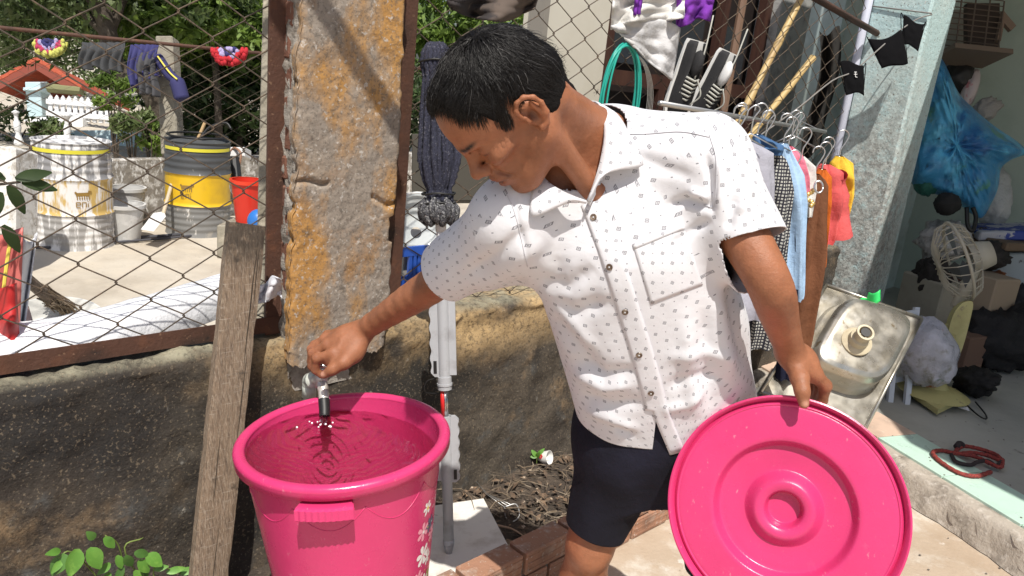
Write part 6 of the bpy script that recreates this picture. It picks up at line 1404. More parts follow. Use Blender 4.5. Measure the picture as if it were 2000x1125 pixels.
# things on the wall behind the mop: glass bowl, blue crate
bw = on_wall(822, 450, -.36); bt_ = thing('glass_bowl', 'large ridged clear bowl standing on edge behind the mesh', 'bowl', V3(bw.x, bw.y, zw - .1)); axb = (-FW + RC * .5 + UC * .1).normalized()
M_glassy = mat('clear_plastic', (.55, .58, .58), .12, spec=.8, layers=[((.3, .32, .33), 12, .45, .7)])
mb = MB(); mb.lathe(smooth_prof([(.02, -.05), (.06, -.048), (.075, -.035), (.09, -.03), (.1, -.015), (.112, -.01), (.12, .0), (.127, .002)], 4), bw, axb, 40); mb.build('shell', M_glassy, bt_, smooth=True); mb = MB(); mb.lathe([(.125, 0), (.135, .004), (.137, -.003), (.127, -.006)], bw, axb, 40, close=True); mb.build('rim', M_whitepl, bt_, smooth=True)
M_blue = mat('blue_crate', (.02, .09, .45), .4)
cr = thing('blue_crate', 'blue plastic crate with slotted side behind the mop pole', 'crate', on_wall(826, 540, -.3)); mb = MB(); mb.box(on_wall(830, 488, -.30), WD * .14, WN * .006, V3(0, 0, .016)); mb.box(on_wall(830, 545, -.30), WD * .14, WN * .006, V3(0, 0, .02)); mb.build('band', M_blue, cr)
for q in range(9): mb = MB(); mb.box(on_wall(800 + q * 8.5, 515, -.30), WD * .006, WN * .005, V3(0, 0, .045)); mb.build('slat', M_blue, cr)
mb = MB(); mb.box(on_wall(830, 510, -.40), WD * .15, WN * .08, V3(0, 0, .06)); mb.build('contents', mat('grey_contents', (.35, .34, .3), .8, layers=[((.15, .14, .12), 20, .5, .6)]), cr)
mb = MB(); mb.bbox(at(925, 330, 7.5), RC * .6, UC * .33, FW * .1, .01); o = mb.build('back_wall', mat('dark_wall', (.05, .045, .035), .9)); tag(o, 'dark garden wall seen between the mop and the face', 'wall')
mb = MB(); mb.bbox(on_z(1000, 540, YZ + .02), RC * .8, FW * .6, V3(0, 0, .01), .004); o = mb.build('yard_slab', mat('pale_paving', (.60, .60, .50), .7, layers=[((.55, .42, .38), 2.5, .5, .55, dict(detail=1))])); tag(o, 'pale paving slab seen under the raised sleeve', 'paving')
# ================================================================== HOUSE, WASHING AND STORE ROOM ON THE RIGHT
# neighbour house front behind the mesh
M_cream = mat('cream_wall', (.58, .55, .47), .8, layers=[((.5, .46, .37), 2, .45, .75), ((.08, .07, .06), 14, .70, .73)]); M_brownw = mat('dark_timber', (.052, .022, .016), .5, layers=[((.08, .035, .022), 6, .5, .7, dict(stretch=(4, 4, .4)))]); M_greywall = mat('grey_render', (.40, .40, .385), .85, layers=[((.26, .26, .25), 14, .5, .62), ((.5, .5, .48), 6, .55, .7)], bump=[(40, .004)])
FO = -1.05
def ws(px, py=150): return s_of(on_wall(px, py, FO))
s0, s1, s2, s3, s4 = ws(1052, 150), ws(1176, 150), ws(1490, 150), ws(1575, 150), ws(1720, 150)
hs = thing('house_front', 'cream house front with dark timber door behind the mesh', 'house', W((s0 + s4) / 2, FO, YZ))
def wpanel(a, b, z0, z1, off, th, m, nm): mb = MB(); mb.box(W((a + b) / 2, off - th / 2, (z0 + z1) / 2), WD * (b - a) / 2, WN * th / 2, V3(0, 0, (z1 - z0) / 2)); return mb.build(nm, m, hs)
wpanel(s0, s1, YZ, 2.8, FO, .15, M_cream, 'wall'); wpanel(s2, s3, YZ, 2.8, FO + .04, .19, M_greywall, 'pier'); wpanel(s3, s4 + .9, YZ, 2.8, FO - .02, .12, mat('ochre_wall', (.5, .43, .30), .85, layers=[((.38, .31, .21), 3, .45, .7)]), 'side_wall'); wpanel(s0 - .035, s0 - .003, YZ, 2.8, FO + .03, .10, mat('grey_edge', (.25, .23, .2), .8), 'corner_strip')
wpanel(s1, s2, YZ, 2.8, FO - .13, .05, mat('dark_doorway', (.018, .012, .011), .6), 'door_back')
dw = (s2 - s1)
for a, b, z0, z1 in [(s1, s1 + .08, YZ, 2.8), (s2 - .08, s2, YZ, 2.8), (s1 + .08, s2 - .08, 1.42, 1.50), (s1 + dw * .33, s1 + dw * .33 + .06, YZ, 1.42), (s1 + dw * .66, s1 + dw * .66 + .06, YZ, 2.8), (s1 + .08, s2 - .08, 1.18, 1.225), (s1 + .08, s2 - .08, .75, .83)]:
    wpanel(a, b, z0, z1, FO - .02, .05 + .001 * len(hs.children), M_brownw, 'door_frame')
M_pane = mat('window_pane', (.035, .04, .045), .1, spec=.7)
for q in range(3): wpanel(s1 + dw * (.1 + .31 * q), s1 + dw * (.31 + .31 * q), 1.54, 1.85, FO - .10, .01, M_pane, 'pane')
for q in range(3): wpanel(s1 + dw * (.12 + .31 * q), s1 + dw * (.29 + .31 * q), .88, 1.14, FO - .09, .02, M_brownw, 'door_panel')
mb = MB(); mb.tube([on_wall(1405, 262, -.5), on_wall(1455, -20, -.6)], .022, 8); o = mb.build('timber_prop', mat('brown_prop', (.14, .08, .05), .7)); tag(o, 'thin brown timber prop leaning behind the sneakers', 'pole')
# column
cpn = at(1750, 310, 3.9); cs_, co_ = s_of(cpn), (cpn - W0).dot(WN); CWd = .30
stn = W(cs_, co_ - .12, .55)
M_col = mat('turquoise_column', (.47, .63, .64), .85, layers=[((.55, .66, .65), 5, .5, .7), ((.52, .54, .51), 18, .40, .52, dict(detail=8, rough=.75, spot=(tuple(W(cs_, co_ - .12, .6)), (.4, .4, 1.1)))), ((.20, .195, .185), 22, .42, .58, dict(max=.8, detail=8, rough=.8, spot=(tuple(W(cs_, co_ - .10, .75)), (.35, .35, .95)))), ((.12, .115, .11), 70, .50, .60, dict(max=.7, detail=8, rough=.8, spot=(tuple(W(cs_, co_ - .16, .45)), (.5, .5, .75)))), ((.62, .64, .60), 80, .62, .66, dict(max=.8)), ((.2, .19, .17), 90, .60, .65)], bump=[(50, .005)])
colm = thing('column', 'square turquoise column with black mould at the store room corner', 'column', W(cs_ + .15, co_ - .15, 0))
mb = MB(); mb.bbox(W(cs_ + CWd / 2, co_ - CWd / 2, 1.5), WD * CWd / 2, WN * CWd / 2, V3(0, 0, 1.5), .012); mb.build('shaft', M_col, colm)
pp = W(cs_ - .022, co_ - CWd - .005, 0); mb = MB(); mb.tube([V3(pp.x, pp.y, .1), V3(pp.x, pp.y, 3)], .021, 12); o = mb.build('drain_pipe', mat('lilac_pipe', (.55, .57, .68), .4), None, smooth=True); tag(o, 'pale plastic pipe running down the turquoise column', 'pipe')
# shady gap with dark cloth between mesh and column
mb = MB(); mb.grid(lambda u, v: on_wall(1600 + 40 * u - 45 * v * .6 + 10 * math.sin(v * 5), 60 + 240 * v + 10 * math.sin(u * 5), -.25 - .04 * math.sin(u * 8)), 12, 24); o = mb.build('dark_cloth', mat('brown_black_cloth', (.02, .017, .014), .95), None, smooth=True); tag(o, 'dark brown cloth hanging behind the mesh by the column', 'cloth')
# room walls and roof
M_room = mat('room_wall', (.48, .60, .60), .85, layers=[((.30, .34, .30), 2, .45, .7), ((.5, .58, .57), 5, .5, .7), ((.2, .18, .13), 9, .64, .72, dict(stretch=(1, 1, .4)))]); M_roomb = mat('room_back_wall', (.46, .54, .48), .85, layers=[((.36, .43, .38), 1.6, .45, .7), ((.42, .5, .44), 4, .5, .7)])
rl = W(cs_ + CWd, co_ - .06, 0); BW = cs_ + 2.1
rm = thing('store_room', 'open store room with turquoise and green walls behind the column', 'room', W(cs_ + 1.2, co_, TZ))
mb = MB(); mb.box(W((cs_ + CWd + BW) / 2 + .002, co_ - .68, 1.45), WD * ((BW - cs_ - CWd) / 2), WN * .1, V3(0, 0, 1.45)); mb.build('left_wall', M_room, rm)
mb = MB(); mb.box(W(BW + .06, co_ + 2.0, 1.45), WD * .058, WN * 2.7, V3(0, 0, 1.45)); mb.build('back_wall', M_roomb, rm)
RZF = 2.75; kk = (RZF - TZ) / SUN.z; shp_ = [on_z(1788, 872, TZ), on_z(2010, 985, TZ)]; shd = (shp_[1] - shp_[0]).normalized()
r0 = shp_[0] - shd * .02 + SUN * kk; r1 = shp_[1] + shd * 2.5 + SUN * kk
mb = MB(); poly = [V3(r0.x, r0.y, RZF), V3(r1.x, r1.y, RZF), V3(r1.x + 4, r1.y + 2, RZF), W(BW + .1, co_ + 3.0, RZF), W(BW + .1, co_ - .8, RZF), W(cs_ + CWd + .15, co_ - .8, RZF), W(cs_ + CWd + .12, co_ + .05, RZF)]
mb.prism(poly, (0, 0, .06)); mb.build('roof', mat('roof_sheet', (.35, .35, .34), .6), rm)
# sink standing on edge, underside towards us
k0, k1, k2, k3 = at(1614, 556, 3.42), at(1799, 622, 3.40), at(1690, 840, 3.14), at(1480, 768, 3.12)
sx = ((k1 - k0) + (k2 - k3)) / 2; sy = ((k3 - k0) + (k2 - k1)) / 2; sc0_ = (k0 + k1 + k2 + k3) / 4; sx_, sw = sx.normalized(), sx.length / 2; sy_ = sy.normalized(); sh_ = sy.length / 2; sn = sx_.cross(sy_).normalized(); sn = sn if sn.dot(FW) < 0 else -sn
M_inox = mat('stained_steel', (.50, .475, .42), .34, metal=.85, layers=[((.40, .36, .28), 5, .45, .7), ((.58, .56, .52), 12, .5, .7), ((.3, .24, .16), 30, .62, .7)], rvar=.12)
snk = thing('steel_sink', 'stained steel sink propped on edge showing its underside and drain', 'sink', V3(k2.x, k2.y, TZ))
def S3(x, y, z): return sc0_ + sx_ * (x * sw) + sy_ * (y * sh_) + sn * z
mb = MB(); mb.bbox(S3(0, 0, 0), sx_ * sw, sy_ * sh_, sn * .004, .003); mb.build('plate', M_inox, snk)
for a, b in (((-1, -1), (1, -1)), ((1, -1), (1, 1)), ((1, 1), (-1, 1)), ((-1, 1), (-1, -1))): mb = MB(); mb.tube([S3(a[0] * .985, a[1] * .985, .008), S3(b[0] * .985, b[1] * .985, .008)], .008, 6); mb.build('folded_edge', M_inox, snk, smooth=True)
mb = MB()
def bowl(u, v):
    th = 2 * math.pi * u; f_ = v; e = 4.0; ca, sa = math.cos(th), math.sin(th); r_ = (abs(ca) ** e + abs(sa) ** e) ** (-1 / e)
    prof_ = [(1.0, .005), (.985, .012), (.95, .03), (.93, .07), (.90, .11), (.84, .135), (.74, .145), (.4, .149), (0.0, .15)]; x = f_ * 8; i = min(int(x), 7); g_ = x - i; k = prof_[i][0] * (1 - g_) + prof_[i + 1][0] * g_; z = prof_[i][1] * (1 - g_) + prof_[i + 1][1] * g_
    return S3(.02 + .80 * ca * r_ * k, -.10 + .70 * sa * r_ * k, z)
mb.grid(bowl, 72, 32); mb.build('bowl', M_inox, snk, smooth=True)
dc = S3(-.12, .05, .15); M_drain = mat('cream_drain', (.55, .48, .34), .5, layers=[((.4, .33, .22), 20, .5, .7)])
mb = MB(); mb.lathe([(.062, 0), (.062, .012), (.05, .02), (.042, .024), (.040, .052), (.030, .058), (.029, .085), (.034, .087), (.034, .10), (.026, .10), (.022, .088), (.020, .06), (0, .06)], dc, (sn + sx_ * -.15).normalized(), 28); dr_ = mb.build('drain', M_drain, snk, angle=40)
mb = MB(); mb.lathe([(.0, .094), (.019, .094), (.019, .1), (0, .1)], dc, (sn + sx_ * -.15).normalized(), 20); mb.build('drain_hole', M_black, dr_)
gc = S3(.25, -.95, .02); mb = MB(); mb.grid(lambda u, v: at(1672 + 46 * (u) , 598 - 12 * u + (-22 + 0 * u) * (1 - v) * (1 if u > .5 else .35) - 6 * math.sin(u * 6), 3.30 + .03 * math.sin(u * 5)), 14, 5); o = mb.build('green_clip', mat('green_plastic', (.04, .62, .14), .35), None, smooth=True); tag(o, 'bright green plastic scrap on the top edge of the sink', 'plastic'); md = o.modifiers.new('t', 'SOLIDIFY'); md.thickness = .006
gb = on_z(1512, 800, .006); mb = MB(); mb.lathe(smooth_prof([(0, .105), (.06, .10), (.105, .075), (.125, .03), (.132, 0)], 4), gb, (0, 0, 1), 32); o = mb.build('grey_bowl', mat('grey_bowl', (.24, .23, .21), .4), None, smooth=True); tag(o, 'upturned grey bowl just above the pink lid', 'bowl')
# white plastic crate behind the sink
wcx = on_z(1752, 790, TZ); cr2 = thing('white_rack', 'white plastic rack behind the steel sink', 'rack', wcx); M_rackp = mat('white_rack', (.55, .6, .66), .5)
for f_ in (0, .5, 1):
    mb = MB(); a = at(1790 - 75 * f_ * .9, 600 + 10 * f_, 3.75); b = at(1770 - 75 * f_ * .9, 790 + 12 * f_, 3.6); mb.box((a + b) / 2, (b - a) / 2, RC * .012, FW * .012); mb.build('upright', M_rackp, cr2)
for f_ in (.05, .5, .72, .97):
    mb = MB(); a = at(1790 - 20 * f_, 600 + 190 * f_, 3.72); b = at(1722 - 20 * f_, 610 + 192 * f_, 3.72); mb.box((a + b) / 2, (b - a) / 2, UC * .012, FW * .016); mb.build('bar', M_rackp, cr2)
# store room contents
def blob(name, px, py, t_, rx, ry, m, lab, cat, sc=3.0, amp=.12, rough=5, seed=0, rot=0, rz=None, parent=None):
    c = at(px, py, t_); mb = MB(); n1, n2_ = 36, 24; sx2 = rx / FPX * t_; sy2 = ry / FPX * t_; sz2 = rz or min(sx2, sy2)
    vs = []
    for j in range(n2_ + 1):
        for i in range(n1):
            th = math.pi * j / n2_; ph = 2 * math.pi * i / n1; d = V3(math.sin(th) * math.cos(ph), math.sin(th) * math.sin(ph), math.cos(th)); k = 1 + amp * fbm(d, 1.6, 4, seed) + amp * .5 * abs(n3(d, rough, seed))
            x, y = d.x * sx2 * k, d.z * sy2 * k; x, y = x * math.cos(rot) - y * math.sin(rot), x * math.sin(rot) + y * math.cos(rot); vs.append(c + RC * x + UC * y - FW * (d.y * sz2 * k))
    fs = [(j * n1 + i, (j + 1) * n1 + i, (j + 1) * n1 + (i + 1) % n1, j * n1 + (i + 1) % n1) for j in range(n2_) for i in range(n1)]
    mb.add(vs, fs); o = mb.build(name, m, parent, smooth=True)
    if parent is None: tag(o, lab, cat)
    return o
M_bag = mat('blue_bag', (.05, .27, .52), .28, layers=[((.12, .50, .78), 4, .48, .60), ((.03, .14, .36), 3, .54, .65, dict(off=2)), ((.10, .32, .27), 5, .60, .68, dict(off=7))], bump=[(10, .012), (35, .004)])
bagt = thing('plastic_sack', 'big blue plastic sack hanging from the store room wall', 'sack', at(1860, 420, 4.5))
poly = [(1828, 100), (1846, 125), (1872, 180), (1905, 215), (1945, 248), (1985, 275), (2006, 298), (1975, 312), (1955, 330), (1950, 365), (1935, 400), (1918, 425), (1898, 418), (1870, 398), (1825, 378), (1778, 352), (1786, 260), (1808, 160)]
mb = MB(); cx, cy = 1868, 285; n_ = 60; PL = catmull([V3(a, b, 0) for a, b in poly + [poly[0]]], 5); vs = []; fs = []; m_ = len(PL) - 1
for sgn in (1, -1):
    for j in range(11):
        f_ = j / 10
        for i in range(m_):
            X = cx + (PL[i].x - cx) * f_; Y = cy + (PL[i].y - cy) * f_; dep = .24 * math.sqrt(max(0, 1 - f_ * f_)) * sgn; ang_i = math.atan2(PL[i].y - cy, PL[i].x - cx); wr_i = (.07 * fbm((X * .022, Y * .022, sgn), 1, 5) + .045 * abs(n3((X * .045 + Y * .02, Y * .010, sgn), 1))) * (1 - f_ ** 6) + .012 * math.sin(X * .05 + Y * .09)
            vs.append(at(X, Y, 4.45 - dep - wr_i))
b_ = 11 * m_
for s_ in range(2):
    for j in range(10):
        for i in range(m_): fs.append((s_ * b_ + j * m_ + i, s_ * b_ + j * m_ + (i + 1) % m_, s_ * b_ + (j + 1) * m_ + (i + 1) % m_, s_ * b_ + (j + 1) * m_ + i))
mb.add(vs, fs); mb.build('sack_body', M_bag, bagt, smooth=True)
blob('green_patch', 1808, 330, 4.40, 26, 50, mat('green_bag', (.03, .16, .13), .4, bump=[(20, .02)]), '', '', seed=3, parent=bagt, rz=.1)
M_whitebag = mat('white_bag', (.48, .5, .5), .4, layers=[((.38, .4, .4), 8, .5, .7)], bump=[(16, .02)])
blob('white_bag', 1940, 385, 4.7, 32, 60, M_whitebag, 'white plastic bag hanging behind the blue sack', 'bag', seed=1)
blob('white_bag', 1895, 175, 4.75, 14, 40, mat('pink_white_bag', (.55, .48, .48), .5, layers=[((.5, .2, .22), 12, .58, .64)]), 'small pink and white bag stuffed above the blue sack', 'bag', seed=5, rot=-.3)
blob('frayed_sack', 1925, 215, 4.7, 28, 18, mat('frayed_sack', (.5, .48, .45), .8, bump=[(40, .02, (1, 1, 4))]), 'frayed pale sack edge beside the blue sack', 'sack', seed=6, amp=.3, rot=.5)
blob('dark_bag', 1875, 150, 4.8, 26, 34, mat('black_bag', (.015, .014, .014), .5), 'black bag wedged under the cage', 'bag', seed=7)
blob('black_pouch', 1850, 398, 4.3, 24, 22, mat('black_cloth', (.012, .012, .012), .8), 'black pouch hanging under the blue sack', 'pouch', seed=8)
mb = MB(); mb.tube(catmull([at(1888, 405, 4.3), at(1890, 440, 4.28), at(1900, 450, 4.28), at(1906, 425, 4.3), at(1900, 405, 4.3)], 6), .012, 6); o = mb.build('black_strap', M_black, None, smooth=True); tag(o, 'black strap loop dangling below the blue sack', 'strap')
# wire cage at the top
cg = thing('wire_cage', 'rusty wire cage with wooden floor high on the store room wall', 'cage', at(1900, 110, 4.7)); M_rw = mat('rusty_wire', (.12, .09, .07), .7)
def cgp(u, v): return at(1838 + 110 * u + 14 * (1 - v) , -10 + 108 * v + 12 * u, 4.6)
mb = MB(); mb.box(cgp(.5, 1.05), (cgp(1, 1.05) - cgp(0, 1.05)) / 2, FW * .15, UC * .014); mb.build('floor', mat('cage_wood', (.16, .12, .09), .8), cg)
for q in range(11): mb = MB(); mb.tube([cgp(.0, q / 10), cgp(.98, q / 10)], .0035, 5); mb.build('bar', M_rw, cg)
for q in range(5): mb = MB(); mb.tube([cgp(q / 4, 0), cgp(q / 4, 1)], .005, 5); mb.build('upright', M_rw, cg)
mb = MB(); a = cgp(.8, .5); mb.box(a + FW * .08, RC * .10, UC * .17, FW * .02); mb.build('louvre', mat('dark_louvre', (.05, .035, .028), .7), cg)
mb = MB(); mb.box(cgp(.4, .5) + FW * .3, RC * .18, UC * .2, FW * .01); mb.build('back_board', mat('cage_board', (.34, .33, .28), .8), cg)
mb = MB(); mb.prism([at(1960, 20, 4.6), at(1985, 50, 4.6), at(1975, 60, 4.6), at(1962, 45, 4.6), at(1955, 80, 4.6), at(1948, 78, 4.6)], FW * .03); o = mb.build('peeling_paper', mat('brown_paper', (.22, .16, .12), .9)); tag(o, 'torn brown paper on the green wall beside the cage', 'paper')
# fan
fbp = on_z(1822, 788, TZ); fan = thing('stand_fan', 'old olive yellow stand fan with square base and cream grille', 'fan', fbp); M_olive = mat('olive_plastic', (.48, .44, .19), .55, layers=[((.36, .32, .13), 8, .5, .7), ((.25, .2, .12), 20, .62, .7)]); M_cr = mat('cream_grille', (.44, .41, .33), .5); tf = (fbp - CAM).dot(FW)
bx0, bx1, bx2, bx3 = [on_z(a, b, TZ + .03) for a, b in [(1768, 755), (1832, 800), (1878, 778), (1830, 735)]]
mb = MB(); mb.prism([bx0, bx1, bx2, bx3], (0, 0, -.025)); mb.lathe([(.16, 0), (.12, .02), (.06, .035), (.045, .06)], (bx0 + bx2) / 2, (0, 0, 1), 24); mb.build('base', M_olive, fan, angle=40)
fc = (bx0 + bx2) / 2; tf2 = (fc - CAM).dot(FW); mb = MB(); mb.tube([fc, at(1838, 700, tf2), at(1858, 640, tf2 + .05)], [.05, .04, .04], 12); mb.build('neck', M_olive, fan, smooth=True)
mb = MB(); PL = catmull([V3(a, b, 0) for a, b in [(1846, 720), (1850, 660), (1862, 615), (1880, 592), (1900, 590), (1896, 620), (1880, 680), (1862, 720)]], 4); mb.prism([at(p.x, p.y, tf2) for p in PL], FW * .07 + RC * .02); mb.build('control_panel', M_olive, fan, angle=40)
gcx = at(1872, 510, tf2 + .1); gd = ray(1872, 510).normalized(); gax = (gd.cross(UC).normalized() * -.95 - gd * .20 + UC * -.26).normalized(); gy = (UC - gax * UC.dot(gax)).normalized(); gx = gax.cross(gy); GR = .20
for q in range(26):
    a = 2 * math.pi * q / 26; d = gy * math.cos(a) + gx * math.sin(a); mb = MB(); mb.tube([gcx + d * .03 + gax * .09, gcx + d * .12 + gax * .085, gcx + d * (GR - .015) + gax * .05, gcx + d * GR, gcx + d * (GR - .03) - gax * .05, gcx + d * .08 - gax * .08], .003, 4, cap=False); mb.build('grille_wire', M_cr, fan)
mb = MB(); mb.tube([gcx + (gy * math.cos(a) + gx * math.sin(a)) * GR for a in np.linspace(0, 2 * math.pi, 33)], .008, 6); mb.lathe([(0, .095), (.035, .095), (.035, .085)], gcx, gax, 16); mb.build('grille_rim', M_cr, fan, smooth=True)
for q in range(3):
    a = q * 2.094; d = gy * math.cos(a) + gx * math.sin(a); e = gax.cross(d); mb = MB(); mb.add([gcx + d * .03 - e * .02 + gax * .01, gcx + d * .16 - e * .06 + gax * .03, gcx + d * .17 + e * .03 - gax * .02, gcx + d * .03 + e * .02 - gax * .01], [(0, 1, 2, 3)]); mb.build('blade', mat('smoky_blade', (.10, .11, .12), .3) if q == 0 else bpy.data.materials['smoky_blade'], fan)
mb = MB(); mb.lathe([(0, -.16), (.06, -.15), (.075, -.09), (.07, -.05)], gcx, gax, 20); mb.build('motor', M_cr, fan, smooth=True)
mb = MB(); mb.tube([at(1868, 600, tf2 + .08), gcx - gax * .1], .028, 10); mb.build('stem', M_cr, fan, smooth=True)
# boxes and junk
def crate(px, py, t_, wx, hy, dz, m, lab, nm, rot=0, cat='box'):
    c = at(px, py, t_); x = RC * math.cos(rot) + FW * math.sin(rot); y = UPV; z = x.cross(y); mb = MB(); mb.bbox(c, x * wx / FPX * t_ / 2, y * hy / FPX * t_ / 2, z * dz / 2, .008); o = mb.build(nm, m); tag(o, lab, cat); return o
crate(1828, 600, 4.4, 100, 120, .3, mat('beige_box', (.32, .30, .24), .8, layers=[((.24, .22, .18), 4, .5, .7)]), 'beige metal cabinet standing behind the fan base', 'cabinet', .3, 'cabinet')
crate(1972, 545, 4.6, 110, 130, .4, mat('grey_box', (.36, .42, .45), .6, layers=[((.1, .1, .1), 14, .62, .68)]), 'pale grey storage box at the right edge', 'storage_box', -.3)
crate(1870, 690, 4.2, 60, 90, .2, mat('brown_board', (.17, .10, .07), .8) if 'brown_board' not in bpy.data.materials else mat('brown_carton', (.17, .10, .07), .8), 'brown carton beside the olive fan', 'carton', .5)
crate(1925, 590, 4.3, 70, 110, .2, mat('kraft_carton', (.36, .28, .20), .85), 'open kraft carton behind the fan panel', 'carton', .4)
crate(1960, 452, 4.5, 120, 18, .3, mat('blue_white_book', (.45, .46, .5), .6, layers=[((.03, .06, .3), 6, .5, .52)]), 'flat blue and white box on the junk pile', 'flat_box', -.2)
crate(1965, 472, 4.45, 110, 16, .3, mat('brown_plank', (.16, .11, .07), .8), 'short brown plank on the junk pile', 'board', .3, 'board')
for k, (px, py, rx, ry, col, lab) in enumerate([(1820, 545, 30, 40, (.02, .016, .014), 'dark rag heap left of the fan grille'), (1855, 560, 24, 24, (.06, .03, .02), 'dark brown rag under the fan grille'), (1930, 500, 30, 26, (.03, .025, .022), 'black tool case behind the fan grille'), (1960, 660, 75, 62, (.012, .011, .012), 'large black cloth heap at the right edge'), (1905, 745, 32, 26, (.010, .009, .009), 'black brush head lying on the floor by the carton'), (1985, 600, 30, 40, (.03, .03, .035), 'dark bag below the grey storage box'), (1935, 545, 24, 14, (.35, .12, .04), 'orange and white packet on the junk pile'), (1845, 470, 42, 38, (.5, .49, .47), 'crumpled pale plastic sheet behind the fan'), (1985, 520, 24, 20, (.4, .43, .45), 'clear plastic bag at the right edge'), (1910, 480, 24, 30, (.10, .075, .055), 'brown wooden scrap pile under the boxes')]):
    blob('junk_heap' if k not in (6, 7, 8) else 'plastic_bag', px, py, 4.35 + .02 * k if py < 640 else (on_z(px, py + ry, TZ) - CAM).dot(FW), rx, ry, mat('junk_%d' % k, col, .7, layers=[((col[0] * .5, col[1] * .5, col[2] * .5), 14, .5, .65)], bump=[(25, .015)]), lab, 'heap' if k not in (6, 7, 8) else 'bag', seed=10 + k, amp=.3, rz=.12)
tb = on_z(1805, 750, TZ); ttb = (tb - CAM).dot(FW)
M_clearbag = mat('rubbish_bag', (.55, .56, .64), .12, spec=.9, trans=.25, layers=[((.72, .73, .84), 5, .48, .6), ((.30, .30, .24), 9, .55, .66), ((.07, .18, .08), 5, .62, .68), ((.5, .2, .05), 6, .66, .70, dict(off=3))], bump=[(14, .018), (50, .005)])
blob('rubbish_bag', 1808, 690, ttb - .22, 50, 66, M_clearbag, 'knotted clear bag of rubbish on the fan base', 'bag', seed=31, amp=.13, rz=.16)
mb = MB(); mb.tube(catmull([on_z(a, b, TZ + .006) for a, b in [(1868, 760), (1888, 790), (1912, 812), (1926, 818), (1924, 808), (1905, 785)]], 6), .004, 6); o = mb.build('power_cord', M_black, None, smooth=True); tag(o, 'black cord curling on the store room floor', 'cord')
mb = MB(); mb.add([on_z(1865, 788, TZ + .006), on_z(1890, 795, TZ + .02), on_z(1894, 803, TZ + .006), on_z(1872, 796, TZ + .006)], [(0, 1, 2, 3)]); o = mb.build('paper_scrap', M_whitepl); tag(o, 'white paper scrap beside the black cord', 'paper'); md = o.modifiers.new('t', 'SOLIDIFY'); md.thickness = .001
# red rope with dark strap on the tiles
M_redrope = mat('red_rope', (.30, .045, .035), .8, layers=[((.12, .02, .02), 150, .5, .6)], bump=[(200, .004)])
rp_ = thing('rope', 'red braided rope with a dark strap coiled on the pale tiles', 'rope', on_z(1890, 900, TZ)); Zr = TZ + .012
mb = MB(); pts = catmull([on_z(a, b, Zr) for a, b in [(1935, 922), (1905, 930), (1870, 922), (1835, 900), (1822, 884), (1840, 880), (1870, 886), (1900, 884), (1930, 890), (1955, 900), (1945, 888), (1910, 876), (1880, 872), (1868, 884), (1905, 892), (1940, 908), (1955, 912), (1958, 898)]], 7); mb.tube(pts, [.0085 + .0009 * math.sin(i * 2.4) for i in range(len(pts))], 8); mb.build('cord', M_redrope, rp_, smooth=True)
mb = MB(); mb.tube(catmull([on_z(a, b, Zr) for a, b in [(1858, 888), (1868, 902), (1895, 908), (1910, 902), (1930, 900), (1945, 910), (1955, 902)]], 6), .008, 7); mb.tube(catmull([on_z(a, b, Zr + .01) for a, b in [(1868, 872), (1874, 866), (1880, 870)]], 5), .012, 7); mb.build('strap', mat('dark_strap', (.03, .02, .022), .8), rp_, smooth=True)
# small stones and chips
rs2 = random.Random(77); names = 0
mb = MB()
for q in range(60):
    px, py = rs2.uniform(1700, 2000), rs2.uniform(700, 1120); z = TZ if (py < 860 + (px - 1720) * .6) else .0
    p = on_z(px, py, z + .004); mb.sphere(p, rs2.uniform(.0015, .005), rs2.uniform(.0015, .005), .002, 6, 4)
o = mb.build('floor_grit', mat('grit', (.16, .14, .12), .9)); tag(o, 'grit and crumbs scattered over floor and courtyard', 'grit', kind='stuff')
